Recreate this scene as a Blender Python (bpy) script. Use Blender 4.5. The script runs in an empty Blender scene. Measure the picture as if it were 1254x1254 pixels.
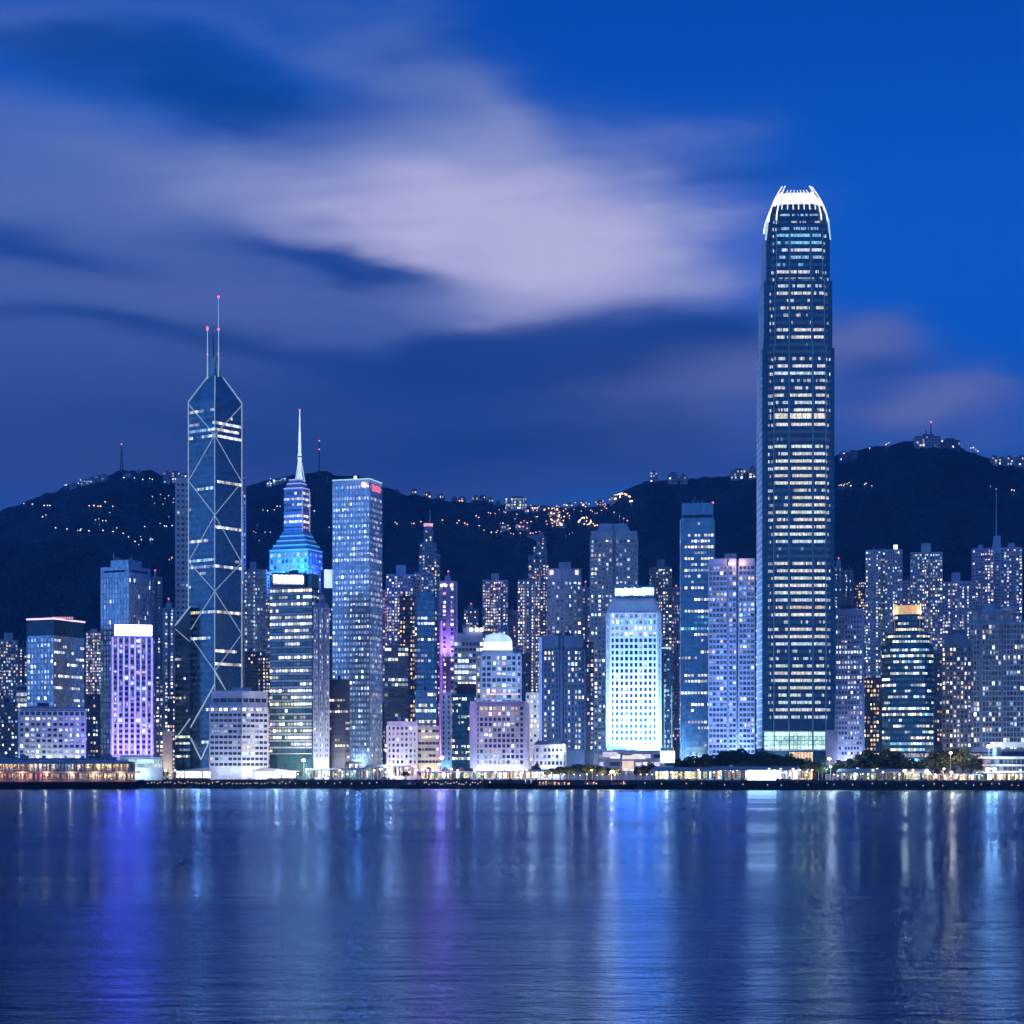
import bpy, math, random
from mathutils import Vector, noise as mnoise

SC = bpy.context.scene
COL = SC.collection
random.seed(7)
K = 0.0004            # metres across per photo pixel, per metre of distance
CX, HY, CAMZ = 627.0, 946.0, 12.0

# ------------------------------------------------------------------ camera
cam_data = bpy.data.cameras.new('camera')
cam_data.sensor_width = 36.0
cam_data.lens = 36.0 / (1254 * K)
cam_data.shift_y = (HY - 627.0) / 1254.0
cam_data.clip_start = 1.0
cam_data.clip_end = 20000.0
cam = bpy.data.objects.new('camera', cam_data)
COL.objects.link(cam)
cam.location = (0, 0, CAMZ)
cam.rotation_euler = (math.radians(90), 0, 0)
SC.camera = cam

# ------------------------------------------------------------------ view
SC.view_settings.view_transform = 'Standard'
SC.view_settings.look = 'None'
SC.view_settings.exposure = 0.0
SC.view_settings.gamma = 1.0
SC.view_settings.use_curve_mapping = False
SC.cycles.use_denoising = True
SC.cycles.use_adaptive_sampling = True
SC.cycles.adaptive_threshold = 0.05
SC.cycles.adaptive_min_samples = 12
SC.cycles.max_bounces = 4
SC.cycles.diffuse_bounces = 1
SC.cycles.glossy_bounces = 2
SC.cycles.sample_clamp_indirect = 6.0
SC.cycles.sample_clamp_direct = 20.0


def lin(h):
    h = h.lstrip('#')
    out = []
    for i in (0, 2, 4):
        c = int(h[i:i + 2], 16) / 255
        out.append(c / 12.92 if c <= 0.04045 else ((c + 0.055) / 1.055) ** 2.4)
    return tuple(out)


# ------------------------------------------------------------------ node maths helper
class S:
    """A node socket that can be added, multiplied ... inside one node tree."""
    def __init__(self, nt, sock):
        self.nt, self.s = nt, sock

    def op(self, o, b=None, c=None, clamp=False):
        n = self.nt.nodes.new('ShaderNodeMath')
        n.operation = o
        n.use_clamp = clamp
        for i, v in enumerate((self, b, c)):
            if v is None:
                continue
            if isinstance(v, S):
                self.nt.links.new(v.s, n.inputs[i])
            else:
                n.inputs[i].default_value = v
        return S(self.nt, n.outputs[0])

    def __add__(self, b): return self.op('ADD', b)
    def __sub__(self, b): return self.op('SUBTRACT', b)
    def __mul__(self, b): return self.op('MULTIPLY', b)
    def smooth(self, a, b):
        n = self.nt.nodes.new('ShaderNodeMapRange')
        n.interpolation_type = 'SMOOTHSTEP'
        self.nt.links.new(self.s, n.inputs[0])
        n.inputs[1].default_value, n.inputs[2].default_value = a, b
        return S(self.nt, n.outputs[0])


def mixc(nt, f, a, b):
    n = nt.nodes.new('ShaderNodeMix')
    n.data_type = 'RGBA'
    n.clamp_factor = True
    for sock, v in ((n.inputs[0], f), (n.inputs[6], a), (n.inputs[7], b)):
        if isinstance(v, S):
            nt.links.new(v.s, sock)
        elif isinstance(v, tuple):
            sock.default_value = (*v, 1)
        else:
            sock.default_value = v
    return S(nt, n.outputs[2])


def combine(nt, x, y, z=0.0):
    n = nt.nodes.new('ShaderNodeCombineXYZ')
    for i, v in enumerate((x, y, z)):
        if isinstance(v, S):
            nt.links.new(v.s, n.inputs[i])
        else:
            n.inputs[i].default_value = v
    return n.outputs[0]


def noise_tex(nt, vec, scale, detail=3.0, rough=0.5):
    n = nt.nodes.new('ShaderNodeTexNoise')
    n.inputs['Scale'].default_value = scale
    n.inputs['Detail'].default_value = detail
    n.inputs['Roughness'].default_value = rough
    if vec is not None:
        nt.links.new(vec, n.inputs['Vector'])
    return S(nt, n.outputs[0])


# ------------------------------------------------------------------ world: blue-hour sky with long soft clouds
REAR_GAIN = 1.3       # brightness of the sky behind the viewer, which lights the city front
w = bpy.data.worlds.new('World')
SC.world = w
w.use_nodes = True
nt = w.node_tree
nt.nodes.clear()
out = nt.nodes.new('ShaderNodeOutputWorld')
bg = nt.nodes.new('ShaderNodeBackground')
nt.links.new(bg.outputs[0], out.inputs[0])
tc = nt.nodes.new('ShaderNodeTexCoord')
sep = nt.nodes.new('ShaderNodeSeparateXYZ')
nt.links.new(tc.outputs['Generated'], sep.inputs[0])
dx, dy, dz = (S(nt, sep.outputs[i]) for i in range(3))
az = dx.op('ARCTAN2', dy)
el = dz.op('ARCSINE')
U0 = az * (1 / (K * 100))
V0 = el * (1 / (K * 100))
wv = combine(nt, U0 * 0.22, V0 * 0.55)
w1 = noise_tex(nt, wv, 1.0, 2.0)
wv2 = combine(nt, U0 * 0.22 + 31.0, V0 * 0.55)
w2 = noise_tex(nt, wv2, 1.0, 2.0)
w3 = noise_tex(nt, combine(nt, U0 * 0.6 + 11.0, V0 * 1.7), 1.0, 3.0)
U = U0 + (w1 - 0.5) * 2.6 + (w3 - 0.5) * 1.3
V = V0 + (w2 - 0.5) * 1.5 + (w3 - 0.5) * 0.5
streak = noise_tex(nt, combine(nt, (U0 + V0 * 0.9) * 0.16, (V0 - U0 * 0.06) * 0.9), 1.0, 4.0, 0.55)
streak2 = noise_tex(nt, combine(nt, U0 * 0.35 + 7.0, V0 * 1.6), 1.0, 5.0, 0.6)


def blob(px, py, rx, ry, rot=0.0, amp=1.0):
    u0 = math.atan((px - CX) * K) / (K * 100)
    v0 = math.atan((HY - py) * K) / (K * 100)
    c, s = math.cos(math.radians(rot)), math.sin(math.radians(rot))
    du, dv = U - u0, V - v0
    a = du * (c * 100 / rx) + dv * (s * 100 / rx)
    b = dv * (c * 100 / ry) - du * (s * 100 / ry)
    q = (a * a + b * b) * -1.0
    return q.op('EXPONENT') * amp


def blobs(lst):
    t = None
    for b in lst:
        x = blob(*b)
        t = x if t is None else t + x
    return t


# clear sky: deeper at the top, slightly hazier by the hills
g_up = V0.smooth(3.2, 9.2)
base = mixc(nt, V0.smooth(2.8, 5.2), lin('2355a4'), lin('0a5cc8'))
base = mixc(nt, V0.smooth(6.0, 9.4), base, lin('024cb4'))
# grey violet cloud sheet
cl = blobs([(60, 260, 330, 120, -4, .95), (330, 230, 260, 70, 0, .55), (140, 430, 380, 120, 0, 1.0), (-10, 30, 150, 40, -5, .7),
            (520, 90, 170, 75, -35, .75), (330, 40, 260, 40, -10, .35), (420, 560, 460, 90, 0, .85), (640, 300, 280, 160, -10, .8),
            (860, 470, 190, 48, 4, .95), (1060, 430, 120, 40, -8, .55), (1190, 520, 130, 32, 0, .8), (860, 160, 110, 26, 5, .45),
            (1200, 360, 90, 10, 0, .18), (900, 570, 300, 50, 0, .55), (0, 600, 300, 120, 0, .5)])
fine = noise_tex(nt, combine(nt, (U0 + V0 * 0.5) * 0.22 + 3.0, (V0 - U0 * 0.10) * 3.2), 1.0, 4.0, 0.6)
cl = (cl * (streak * 0.8 + fine * 0.7 + 0.24)).smooth(0.05, 1.15)
cloud_col = mixc(nt, V0.smooth(3.2, 8.0), lin('304b8e'), lin('4d70bb'))
cloud_col = mixc(nt, blobs([(850, 470, 220, 60, 0, .9), (1180, 520, 140, 40, 0, .9), (250, 330, 400, 90, 0, .35), (1050, 430, 120, 50, 0, .6)]),
                 cloud_col, lin('6873b4'))
c = mixc(nt, cl * 0.95, base, cloud_col)
# the moonlit pale heart of the cloud
br = blobs([(640, 235, 230, 100, -12, .85), (560, 290, 190, 70, -14, .55), (690, 330, 190, 78, -4, .7), (780, 300, 120, 90, 0, .4), (560, 400, 110, 40, -6, .3),
            (450, 235, 210, 46, -8, .6), (180, 215, 260, 44, -3, .34), (60, 270, 200, 26, 0, .2), (230, 30, 200, 24, -8, .2), (860, 150, 90, 22, 6, .22), (640, 390, 90, 28, -10, .4), (600, 130, 110, 60, -40, .3)])
br = (br * (streak2 * 0.6 + streak * 0.6 + fine * 0.6 + 0.08)).smooth(0.0, 2.05)
c = mixc(nt, br, c, lin('bcbce6'))
# darker blue rifts
dk = blobs([(300, 132, 150, 40, -2, .95), (40, 55, 190, 28, -3, .95), (170, 105, 150, 30, -8, .7), (0, 322, 110, 28, 0, 1.0), (120, 335, 110, 14, 4, .5),
            (345, 290, 140, 32, -5, 1.0), (450, 318, 80, 30, -10, .75), (770, 412, 170, 44, 3, .95), (640, 450, 230, 44, 3, .7), (880, 400, 60, 18, 8, .5),
            (100, 410, 230, 20, 0, .7), (380, 420, 240, 26, -3, .6), (560, 490, 330, 60, 0, .75), (860, 205, 110, 18, 0, .6), (545, 38, 110, 24, 8, .45), (1070, 485, 110, 40, 0, .55),
            (240, 545, 300, 26, 0, .4), (650, 560, 300, 40, 0, .6)])
dk = (dk * (streak2 * 0.6 + 0.62)).smooth(0.0, 1.2)
dark_col = mixc(nt, V0.smooth(4.4, 7.0), lin('163f86'), lin('06459a'))
c = mixc(nt, dk * 0.9, c, dark_col)
# behind and beside the viewer: plain dusk blue with a broken sheet of cloud, brighter in the west (left)
gen = noise_tex(nt, combine(nt, dx * 2.0, dy * 2.0, dz * 5.0), 1.6, 4.0)
gcol = mixc(nt, gen.smooth(.4, .7), (0.007, 0.060, 0.25), (0.026, 0.095, 0.33))
west = (dx * -0.7 - dy * 0.55).smooth(0.0, 0.95)
gcol = mixc(nt, west * 0.8, gcol, (0.11, 0.34, 0.92))
front = dy.smooth(0.55, 0.9)
rear = nt.nodes.new('ShaderNodeVectorMath')
rear.operation = 'SCALE'
nt.links.new(gcol.s, rear.inputs[0])
rear.inputs['Scale'].default_value = REAR_GAIN
c = mixc(nt, front, S(nt, rear.outputs[0]), c)
# last trace of skylight from the sun that has just set behind the viewer
sky = nt.nodes.new('ShaderNodeTexSky')
sky.sky_type = 'NISHITA'
sky.sun_disc = False
sky.sun_elevation = math.radians(-4)
sky.sun_rotation = math.radians(215)
add = nt.nodes.new('ShaderNodeVectorMath')
add.operation = 'MULTIPLY_ADD'
nt.links.new(sky.outputs[0], add.inputs[0])
add.inputs[1].default_value = (0.06, 0.06, 0.06)
nt.links.new(c.s, add.inputs[2])
nt.links.new(add.outputs[0], bg.inputs[0])
bg.inputs[1].default_value = 1.0

# ------------------------------------------------------------------ the after-glow, soft and weak, from the left behind the viewer
sun_d = bpy.data.lights.new('sun', 'SUN')
sun_d.energy = 0.12
sun_d.angle = math.radians(25)
sun_d.color = (0.35, 0.55, 1.0)
sun = bpy.data.objects.new('sun', sun_d)
COL.objects.link(sun)
sun.rotation_euler = (math.radians(72), 0, math.radians(-48))


# ------------------------------------------------------------------ placing
def X(px, Y): return (px - CX) * K * Y
def Z(py, Y): return CAMZ + (HY - py) * K * Y
def shore_Y(px): return CAMZ / (K * (18.0 + 4.0 * px / 1254.0))
DECK = 6.0


def ground_z(x, y):
    t = min(max((y - 1800) / 1100, 0), 1)
    return DECK + 150 * t * t * (3 - 2 * t)


# ------------------------------------------------------------------ mesh builder
class MB:
    def __init__(self):
        self.v, self.f, self.m, self.g = [], [], [], []

    def poly(self, pts, mi=0, glow=(0, 0, 0)):
        b = len(self.v)
        self.v += [tuple(p) for p in pts]
        self.f.append(tuple(range(b, b + len(pts))))
        self.m.append(mi)
        self.g.append(glow)

    def face(self, idx, mi=0, glow=(0, 0, 0)):
        self.f.append(tuple(idx)); self.m.append(mi); self.g.append(glow)

    def prism(self, pts, z0, z1, mi=0, top=None, glow=(0, 0, 0)):
        """pts CCW in plan; top = other plan for a taper."""
        t = top or pts
        n = len(pts)
        b = len(self.v)
        self.v += [(p[0], p[1], z0) for p in pts] + [(p[0], p[1], z1) for p in t]
        for i in range(n):
            j = (i + 1) % n
            self.face((b + i, b + j, b + n + j, b + n + i), mi, glow)
        self.face(tuple(b + n + i for i in range(n)), mi, glow)
        self.face(tuple(b + n - 1 - i for i in range(n)), mi, glow)

    def box(self, x0, x1, y0, y1, z0, z1, mi=0, glow=(0, 0, 0)):
        self.prism([(x0, y0), (x1, y0), (x1, y1), (x0, y1)], z0, z1, mi, None, glow)

    def obox(self, A, B, out, inn, z0, z1, mi=0, glow=(0, 0, 0)):
        """box along plan segment A-B, from `inn` behind to `out` in front of it."""
        dx, dy = B[0] - A[0], B[1] - A[1]
        L = math.hypot(dx, dy) or 1
        nx, ny = dy / L, -dx / L
        self.prism([(A[0] + nx * out, A[1] + ny * out), (B[0] + nx * out, B[1] + ny * out),
                    (B[0] - nx * inn, B[1] - ny * inn), (A[0] - nx * inn, A[1] - ny * inn)], z0, z1, mi, None, glow)

    def tube(self, p, q, r0, r1=None, n=6, mi=0, glow=(0, 0, 0)):
        r1 = r0 if r1 is None else r1
        p, q = Vector(p), Vector(q)
        d = (q - p).normalized()
        a = d.orthogonal().normalized()
        bb = d.cross(a)
        b = len(self.v)
        for c, r in ((p, r0), (q, r1)):
            for i in range(n):
                t = 2 * math.pi * i / n
                self.v.append(tuple(c + a * (r * math.cos(t)) + bb * (r * math.sin(t))))
        for i in range(n):
            j = (i + 1) % n
            self.face((b + i, b + j, b + n + j, b + n + i), mi, glow)
        self.face(tuple(b + n + i for i in range(n)), mi, glow)
        self.face(tuple(b + n - 1 - i for i in range(n)), mi, glow)

    def ball(self, c, r, mi=0, glow=(0, 0, 0), n=8, m=5, sz=1.0):
        b = len(self.v)
        for i in range(m + 1):
            ph = math.pi * i / m
            for j in range(n):
                t = 2 * math.pi * j / n
                self.v.append((c[0] + r * math.sin(ph) * math.cos(t), c[1] + r * math.sin(ph) * math.sin(t), c[2] + sz * r * math.cos(ph)))
        for i in range(m):
            for j in range(n):
                k = (j + 1) % n
                self.face((b + i * n + j, b + (i + 1) * n + j, b + (i + 1) * n + k, b + i * n + k), mi, glow)

    def mesh(self, name, mats):
        me = bpy.data.meshes.new(name)
        me.from_pydata(self.v, [], self.f)
        for m in mats if isinstance(mats, (list, tuple)) else [mats]:
            me.materials.append(m)
        me.polygons.foreach_set('material_index', self.m)
        if any(g != (0, 0, 0) for g in self.g):
            at = me.color_attributes.new('glow', 'FLOAT_COLOR', 'CORNER')
            buf = []
            for f, g in zip(self.f, self.g):
                buf += [g[0], g[1], g[2], 1.0] * len(f)
            at.data.foreach_set('color', buf)
        me.update()
        return me

    def build(self, name, mats, parent=None, base=None):
        me = self.mesh(name, mats)
        o = bpy.data.objects.new(name, me)
        COL.objects.link(o)
        if parent is not None:
            o.parent = parent
            if base is None:
                base = parent.matrix_basis.translation
            me.transform(__import__('mathutils').Matrix.Translation(-Vector(base)))
        elif base is not None:
            me.transform(__import__('mathutils').Matrix.Translation(-Vector(base)))
            o.location = base
        return o


def tag(o, label=None, cat=None, group=None, kind=None):
    if label: o['label'] = label
    if cat: o['category'] = cat
    if group: o['group'] = group
    if kind: o['kind'] = kind
    return o


def thing(name, label, cat, loc, group=None):
    o = bpy.data.objects.new(name, None)
    COL.objects.link(o)
    o.location = loc
    o.empty_display_size = 5
    return tag(o, label, cat, group)


def clone(o, loc, rz=None, scale=None, label=None):
    """a copy of a thing with copies of its parts and sub-parts."""
    c = o.copy()
    COL.objects.link(c)
    c.location = loc
    if rz is not None: c.rotation_euler = (0, 0, rz)
    if scale is not None: c.scale = scale if isinstance(scale, tuple) else (scale,) * 3
    if label: c['label'] = label
    for ch in CHILDREN.get(o.name, []):
        d = ch.copy(); COL.objects.link(d); d.parent = c
        for g in CHILDREN.get(ch.name, []):
            e = g.copy(); COL.objects.link(e); e.parent = d
    return c


CHILDREN = {}
def kids(o, *ch):
    CHILDREN.setdefault(o.name, []).extend(ch)


FLOOD = 0.45


def lamp(kind, loc, energy, color, size=1.0, rot=None, size_y=None, spot=None, name='floodlight', blend=0.5):
    d = bpy.data.lights.new(name, kind)
    d.energy = energy * (FLOOD if kind == 'AREA' else 1.0)
    d.color = color
    if kind == 'AREA':
        d.shape = 'RECTANGLE'
        d.size = size
        d.size_y = size_y or size
    elif kind in ('POINT', 'SPOT'):
        d.shadow_soft_size = size
    if spot:
        d.spot_size = math.radians(spot); d.spot_blend = blend
    o = bpy.data.objects.new(name, d)
    COL.objects.link(o)
    o.location = loc
    if rot is not None:
        o.rotation_euler = Vector(rot).to_track_quat('-Z', 'Y').to_euler()
    return o


# ------------------------------------------------------------------ materials
def principled(name):
    m = bpy.data.materials.new(name)
    m.use_nodes = True
    return m, m.node_tree, m.node_tree.nodes['Principled BSDF']


def wall_mat(name, col, rough=0.75, metal=0.0, var=0.22, spec=0.3, scale=0.12):
    m, nt, b = principled(name)
    geo = nt.nodes.new('ShaderNodeNewGeometry')
    mp = nt.nodes.new('ShaderNodeMapping')
    mp.inputs['Scale'].default_value = (1, 1, 0.35)
    nt.links.new(geo.outputs['Position'], mp.inputs[0])
    n = noise_tex(nt, mp.outputs[0], scale, 5.0, 0.6)
    n2 = noise_tex(nt, geo.outputs['Position'], scale * 7, 3.0, 0.6)
    f = (n * 0.65 + n2 * 0.35).smooth(0.3, 0.7)
    a = tuple(v * (1 - var) for v in col)
    z = tuple(min(1, v * (1 + var)) for v in col)
    nt.links.new(mixc(nt, f, a, z).s, b.inputs['Base Color'])
    b.inputs['Roughness'].default_value = rough
    b.inputs['Metallic'].default_value = metal
    b.inputs['Specular IOR Level'].default_value = spec
    return m


def curtain_mat(name, col, rough=0.14, metal=0.75):
    """coated glass: mirror-like panels that each lean a hair differently."""
    m, nt, b = principled(name)
    geo = nt.nodes.new('ShaderNodeNewGeometry')
    mp = nt.nodes.new('ShaderNodeMapping')
    mp.inputs['Scale'].default_value = (0.35, 0.35, 0.26)
    nt.links.new(geo.outputs['Position'], mp.inputs[0])
    fl = nt.nodes.new('ShaderNodeVectorMath'); fl.operation = 'FLOOR'
    nt.links.new(mp.outputs[0], fl.inputs[0])
    wn = nt.nodes.new('ShaderNodeTexWhiteNoise')
    nt.links.new(fl.outputs[0], wn.inputs['Vector'])
    f = S(nt, wn.outputs['Value'])
    big = noise_tex(nt, geo.outputs['Position'], 0.03, 3.0)
    a = tuple(v * 0.45 for v in col)
    nt.links.new(mixc(nt, f * 0.5 + big * 0.5, a, tuple(min(1, v * 1.4) for v in col)).s, b.inputs['Base Color'])
    nt.links.new((f * 0.12 + rough).s, b.inputs['Roughness'])
    b.inputs['Metallic'].default_value = metal
    vm = nt.nodes.new('ShaderNodeVectorMath'); vm.operation = 'MULTIPLY_ADD'
    nt.links.new(wn.outputs['Color'], vm.inputs[0])
    vm.inputs[1].default_value = (0.05, 0.05, 0.05)
    vm.inputs[2].default_value = (-0.025, -0.025, -0.025)
    va = nt.nodes.new('ShaderNodeVectorMath'); va.operation = 'ADD'
    nt.links.new(vm.outputs[0], va.inputs[0])
    nt.links.new(geo.outputs['Normal'], va.inputs[1])
    vn = nt.nodes.new('ShaderNodeVectorMath'); vn.operation = 'NORMALIZE'
    nt.links.new(va.outputs[0], vn.inputs[0])
    nt.links.new(vn.outputs[0], b.inputs['Normal'])
    return m


def glow_mat(name, base=(0.02, 0.035, 0.07), rough=0.12, gain=1.0, ns=0.7, contrast=1.1, metal=0.35):
    """window glass; the room behind shines where the mesh's glow colour says it is lit."""
    m, nt, b = principled(name)
    at = nt.nodes.new('ShaderNodeAttribute')
    at.attribute_name = 'glow'
    geo = nt.nodes.new('ShaderNodeNewGeometry')
    n = noise_tex(nt, geo.outputs['Position'], ns, 3.0, 0.6)
    k = (n - 0.5) * (2.2 * contrast) + 1.0
    k = k.op('MAXIMUM', 0.15) * gain
    b.inputs['Base Color'].default_value = (*base, 1)
    b.inputs['Roughness'].default_value = rough
    b.inputs['Metallic'].default_value = metal
    nt.links.new(at.outputs['Color'], b.inputs['Emission Color'])
    nt.links.new(k.s, b.inputs['Emission Strength'])
    m.cycles.emission_sampling = 'NONE'
    return m


def lit_mat(name, col, strength, sample=False, var=0.0, ns=0.5):
    m, nt, b = principled(name)
    b.inputs['Base Color'].default_value = (0.3, 0.3, 0.3, 1)
    b.inputs['Emission Color'].default_value = (*col, 1)
    b.inputs['Emission Strength'].default_value = strength
    if var:
        geo = nt.nodes.new('ShaderNodeNewGeometry')
        n = noise_tex(nt, geo.outputs['Position'], ns, 3.0)
        nt.links.new((((n - 0.5) * (var * 2.5) + 1.0).op('MAXIMUM', 0.05) * strength).s, b.inputs['Emission Strength'])
    if not sample:
        m.cycles.emission_sampling = 'NONE'
    return m


M = {}
M['glass'] = glow_mat('window_glass')
M['white'] = wall_mat('white_cladding', (0.66, 0.70, 0.78))
M['pale'] = wall_mat('pale_tile', (0.40, 0.46, 0.56))
M['lilac'] = wall_mat('lilac_render', (0.40, 0.43, 0.62))
M['pink'] = wall_mat('pink_render', (0.44, 0.36, 0.46))
M['cream'] = wall_mat('cream_stone', (0.58, 0.52, 0.44))
M['grey'] = wall_mat('grey_concrete', (0.22, 0.27, 0.35))
M['slate'] = wall_mat('slate_panel', (0.07, 0.11, 0.18))
M['dark'] = wall_mat('dark_panel', (0.035, 0.04, 0.06), rough=0.4)
M['steel'] = wall_mat('steel', (0.45, 0.48, 0.52), rough=0.35, metal=0.8)
M['silver'] = wall_mat('silver_cladding', (0.68, 0.72, 0.80), rough=0.4, metal=0.3)
M['blueglass'] = curtain_mat('blue_curtain_glass', (0.16, 0.33, 0.44))
M['paleglass'] = curtain_mat('pale_curtain_glass', (0.50, 0.62, 0.78))
M['darkglass'] = curtain_mat('dark_curtain_glass', (0.06, 0.12, 0.16))
M['tealglass'] = curtain_mat('teal_curtain_glass', (0.06, 0.17, 0.20))
M['redlamp'] = lit_mat('red_beacon', (1.0, 0.10, 0.12), 3.0)
M['whitelamp'] = lit_mat('white_lamp', (1.0, 0.95, 0.9), 12.0)
M['warmlamp'] = lit_mat('warm_lamp', (1.0, 0.60, 0.25), 7.0)
M['coollamp'] = lit_mat('cool_lamp', (0.55, 0.8, 1.0), 6.0)
for _n, _c in (('blueglass', (0.16, 0.33, 0.44)), ('paleglass', (0.50, 0.62, 0.78)), ('darkglass', (0.06, 0.12, 0.16)), ('tealglass', (0.06, 0.17, 0.20)), ('towerglass', (0.07, 0.17, 0.23))):
    M['lit_' + _n] = glow_mat('office_' + _n, base=tuple(v * .8 for v in _c), rough=.2, metal=.75)
M['line'] = lit_mat('light_line', (0.60, 0.80, 1.0), 0.45, var=.3, ns=.2)
M['ledwall'] = wall_mat('violet_lit_cladding', (0.62, 0.60, 0.70))
M['slabblue'] = wall_mat('pale_blue_cladding', (0.35, 0.5, 0.62))
M['pinkline'] = lit_mat('pink_line', (1, .72, .95), 1.3)
M['coolline'] = lit_mat('cool_line', (.55, .95, 1.0), .8)
M['bluewall'] = wall_mat('blue_panel', (0.30, 0.42, 0.62))
M['bluegrey'] = wall_mat('blue_grey_tile', (0.24, 0.30, 0.40))
M['blueline'] = lit_mat('blue_line', (.06, .40, 1.0), .8)
M['violetline'] = lit_mat('violet_line', (.40, .42, 1.0), .8)

# ------------------------------------------------------------------ towers
WARM, WHITE, COOL, YEL, GRN, PNK, ORG, BLU, CYA = ((1, .74, .46), (.92, .94, 1), (.46, .69, 1), (1, .86, .58), (.86, 1, .66),
                                                   (1, .66, .66), (1, .52, .22), (.25, .48, 1), (.30, .75, 1))
RES = dict(fh=3.15, bw=2.45, wf=.6, hf=.55, lit=.34, pal=[(WARM, 3), (WHITE, 4), (COOL, 4), (YEL, 2), (PNK, 1)], b=.92, colv=.75, rowv=.15,
           run=.1, rel=.35, fin=.0, slab=.55, dim=.035)
OFF = dict(fh=4.3, bw=2.6, wf=.82, hf=.55, lit=.45, pal=[(WHITE, 4), (YEL, 3), (COOL, 2), (WARM, 1)], b=1.0, colv=.15, rowv=.8, run=.55,
           rel=.3, fin=.3, slab=.5, dim=.03)
GRID = dict(fh=4.2, bw=4.0, wf=.62, hf=.58, lit=.5, pal=[(WHITE, 4), (COOL, 4), (WARM, 2)], b=.8, colv=.2, rowv=.35, run=.2, rel=.6, fin=1.2, slab=1.2, dim=.04)
NWIN = [0]


def pick(pal, rng):
    t = rng.random() * sum(p[1] for p in pal)
    for c, wgt in pal:
        t -= wgt
        if t <= 0:
            return c
    return pal[-1][0]


def windows_on(A, B, z0, z1, st, rng, R, sink):
    """fills one facade strip: relief into R, window cells to sink(row, quad, glow)."""
    ddx, ddy = B[0] - A[0], B[1] - A[1]
    L = math.hypot(ddx, ddy)
    if L < st['bw'] * 0.9 or z1 - z0 < st['fh']:
        return
    tx, ty = ddx / L, ddy / L
    nx, ny = ty, -tx
    nb = max(1, round(L / st['bw'])); bw = L / nb
    nf = max(1, round((z1 - z0) / st['fh'])); fh = (z1 - z0) / nf
    ed = st.get('edge', 0)
    cols = [max(0, 1 + st['colv'] * rng.uniform(-1.3, 1.3)) for _ in range(nb)]
    for fr, val in st.get('colset', {}).items():
        cols[min(nb - 1, int(fr * nb))] = val
    rel, off = st['rel'], 0.06
    if st['fin']:
        step = st.get('finstep', 1)
        for i in range(0, nb + 1, step):
            s = min(max(i * bw, st['fin'] * .5), L - st['fin'] * .5)
            a = (A[0] + tx * (s - st['fin'] * .5), A[1] + ty * (s - st['fin'] * .5))
            b = (A[0] + tx * (s + st['fin'] * .5), A[1] + ty * (s + st['fin'] * .5))
            R.obox(a, b, rel, .02, z0 + .03, z1 - .03, st.get('finmat', 0))
    if st['slab']:
        for r in range(nf + 1):
            z = z0 + r * fh
            R.obox(A, B, rel - .05, .02, max(z0 + .02, z - st['slab'] * .5), min(z1 - .02, z + st['slab'] * .5), st.get('slabmat', 0))
    skips = st.get('skip', ())
    rows_forced = st.get('rows', {})
    gw, gh = bw * st['wf'], fh * st['hf']
    for r in range(nf):
        f = (r + .5) / nf
        mech = any(a <= f <= b for a, b in skips)
        rf = max(0.0, 1 + st['rowv'] * rng.uniform(-1.25, 1.25))
        bright = 1.25 * st['b'] * rng.uniform(.75, 1.2)
        pal = st['pal']
        for fr, (rp, rpal, rb) in rows_forced.items():
            if int(fr * nf) == r:
                rf, bright = rp / max(st['lit'], .01), rb
                pal = rpal or pal
        rowcol = pick(pal, rng)
        state = False
        zc = z0 + (r + st.get('zc', .5)) * fh
        for i in range(nb):
            if i and rng.random() < st['run']:
                pass
            else:
                state = rng.random() < st['lit'] * rf * cols[i] * st.get('grad', lambda q: 1)(f)
            if mech:
                on = rng.random() < .03
            else:
                on = state
            if i < ed or i >= nb - ed:
                on = False
            if on:
                col = rowcol if rng.random() < st.get('rowc', .55) else pick(pal, rng)
                e = min(2.6, bright * math.exp(rng.gauss(-.2, .75)))
                g = (col[0] * e, col[1] * e, col[2] * e)
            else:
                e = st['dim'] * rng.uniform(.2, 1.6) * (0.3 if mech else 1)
                g = (.45 * e, .65 * e, 1.0 * e)  # unlit panes: faint blue emission put in for reflection in the glass
            s = (i + .5) * bw
            q = []
            a0, a1, b0 = -.5, .5, -.5
            if st.get('blind', st['run'] < .45) and on:          # half-drawn curtains and blinds
                u = rng.random()
                if u < .22: a1 = rng.uniform(-.1, .35)
                elif u < .44: a0 = rng.uniform(-.35, .1)
                elif u < .6: b0 = rng.uniform(-.3, .1)
            for sx, sz in ((a0, b0), (a1, b0), (a1, .5), (a0, .5)):
                q.append((A[0] + tx * (s + sx * gw) + nx * off, A[1] + ty * (s + sx * gw) + ny * off, zc + sz * gh))
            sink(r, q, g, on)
            NWIN[0] += 1


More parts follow.
